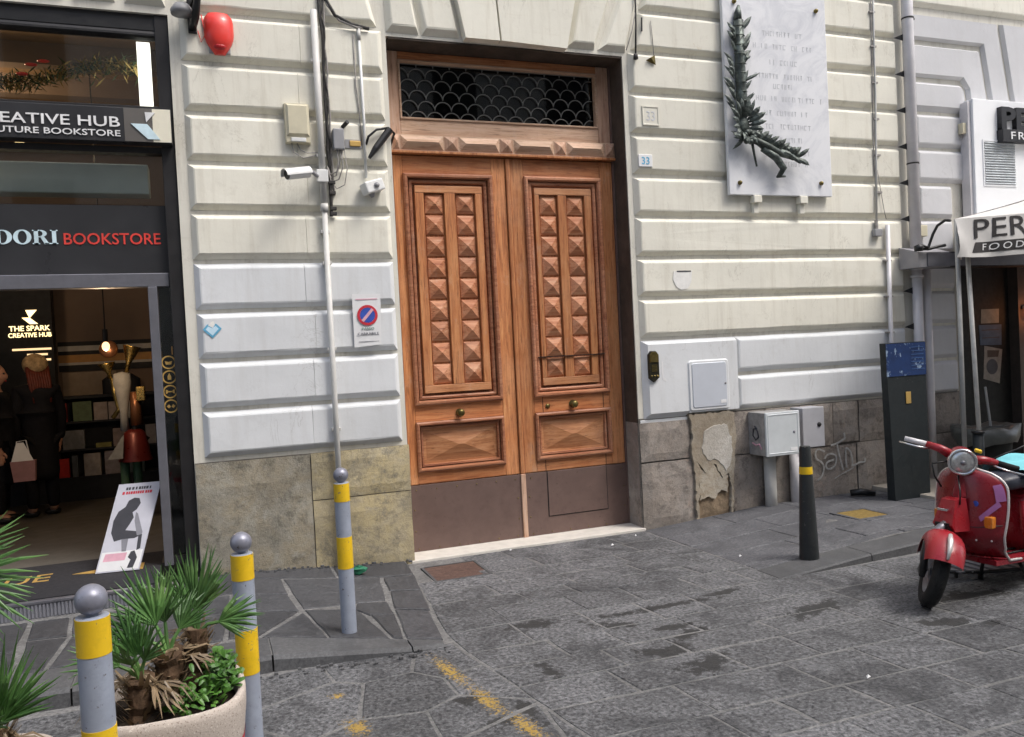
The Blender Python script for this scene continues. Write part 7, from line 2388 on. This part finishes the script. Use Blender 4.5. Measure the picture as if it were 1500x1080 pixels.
# centre stand, cables, mat rack
for s in (-1, 1):
    LB().tube([(-.72, s * .10, .21), (-.74, s * .15, .10), (-.75, s * .17, .012)], [.013, .012, .012], 8).done('stand_leg', MAT['black'], None, True)
    LB().tube([(-.752, s * .17, .045), (-.754, s * .172, .004)], [.017, .019], 8).done('stand_foot', MAT['rubber'], None, True)
LB().tube([(-.72, -.10, .20), (-.72, .10, .20)], .012, 8).done('stand_bar', MAT['black'])
LB().tube([(-.36, .05, .86), (-.30, .14, .80), (-.33, .10, .72), (-.34, .05, .66)], .006, 6).done('brake_cable', MAT['black'], None, True, SM)
# cloth on the seat
cl = LB(); cl.open = True
SCM = Matrix.Translation((2.505, -2.80, 0)) @ Matrix.Rotation(rad(187), 4, 'Z') @ Matrix.Scale(.95, 4)
n = 14
for i in range(n + 1):
    for j in range(n + 1):
        x = -1.28 + .50 * i / n; y = -.18 + .36 * j / n
        zz = .772 + .035 * abs(math.sin(x * 17 + y * 9)) * (1 - (2 * j / n - 1) ** 2 * .5) + .05 * math.exp(-((x + 1.0) / .12) ** 2) - max(0, abs(y) - .13) * 1.4
        cl.v.append(SCM @ Vector((x, y, zz)))
for i in range(n):
    for j in range(n):
        a = i * (n + 1) + j
        cl.f.append((a, a + 1, a + n + 2, a + n + 1))
tag(cl.build('cloth', MAT['cloth_cyan'], None, True), 'crumpled light blue cloth lying on the scooter seat', 'cloth')
# low metal rack on the ground behind the scooter
t = thing('floor_rack', 'low flat metal rack of slats on the ground behind the scooter', 'rack', (3.35, -2.35, .0))
pts = [(2.95, -2.40), (3.20, -2.56), (3.55, -2.66), (3.95, -2.62), (3.95, -2.28), (3.5, -2.16), (3.1, -2.18)]
MB().tube([(x, y, .05) for x, y in pts + [pts[0]]], .012, 8).build('rim', MAT['black'], t, True)
for i in range(11):
    x = 3.06 + i * .08
    MB().box(x, x + .040, -2.52 - .02 * min(i, 5), -2.20, .050, .058).build('slat', MAT['frame_grey'], t)
for x, y in ((3.1, -2.45), (3.9, -2.6), (3.9, -2.3), (3.15, -2.2)): MB().tube([(x, y, 0), (x, y, .05)], .012, 6).build('foot', MAT['black'], t)

# ------------------------------------------------------------------ litter and weeds
t = thing('litter', 'crumpled green scrap lying against the wall behind the striped bollard', 'litter', (-.46, -.35, z_left(-.46, -.3)))
mb = MB(); rl = random.Random(3)
mb.sphere((-.46, -.35, z_left(-.46, -.3) + .03), .045, 9, 6, (1.3, .8, .7))
mb.v = [v + Vector((rl.uniform(-.012, .012), rl.uniform(-.012, .012), rl.uniform(-.008, .012))) for v in mb.v]
mb.build('scrap', MAT['litter_green'], t)
rl = random.Random(17)
for x, y, lab in ((.84, -.10, 'white paper scrap on the door threshold edge'), (2.24, -1.30, 'white paper scrap on the paving left of the black bollard'), (1.62, -.42, 'small white speck of paper before the right door leaf'),
                  (1.95, -.22, 'tiny white paper scrap by the foot of the right plinth'), (1.42, -3.42, 'white speck of paper on the near paving stones')):
    mb = MB()
    s = rl.uniform(.007, .013)
    z = z_street(x, y) + .008
    mb.add([(x - s, y - s * .6, z), (x + s, y - s * .4, z + .004), (x + s * .8, y + s * .6, z), (x - s * .6, y + s * .5, z + .006), (x, y, z + .016)], [(0, 1, 4), (1, 2, 4), (2, 3, 4), (3, 0, 4)])
    tag(mb.build('paper_scrap', MAT['paper'], None), lab, 'litter', 'paper scraps on the paving')
mb = MB()
for i in range(60):
    x = rl.uniform(-1.5, 0); y = rl.uniform(-.10, -.02)
    s = rl.uniform(.003, .011); z = z_left(x, y)
    mb.box(x - s, x + s, y - s, y + s, z, z + s * 1.2)
for i in range(45):
    u = rl.random(); x = -1.3 + 1.1 * u; y = -1.97 - .07 * u + rl.uniform(-.10, .0)
    s = rl.uniform(.003, .010)
    mb.box(x - s, x + s, y - s, y + s, 0, s * 1.3)
tag(mb.build('grit', MAT['kerb'], None), 'crumbs of grit gathered along wall foot and kerb', 'grit', None, 'stuff')
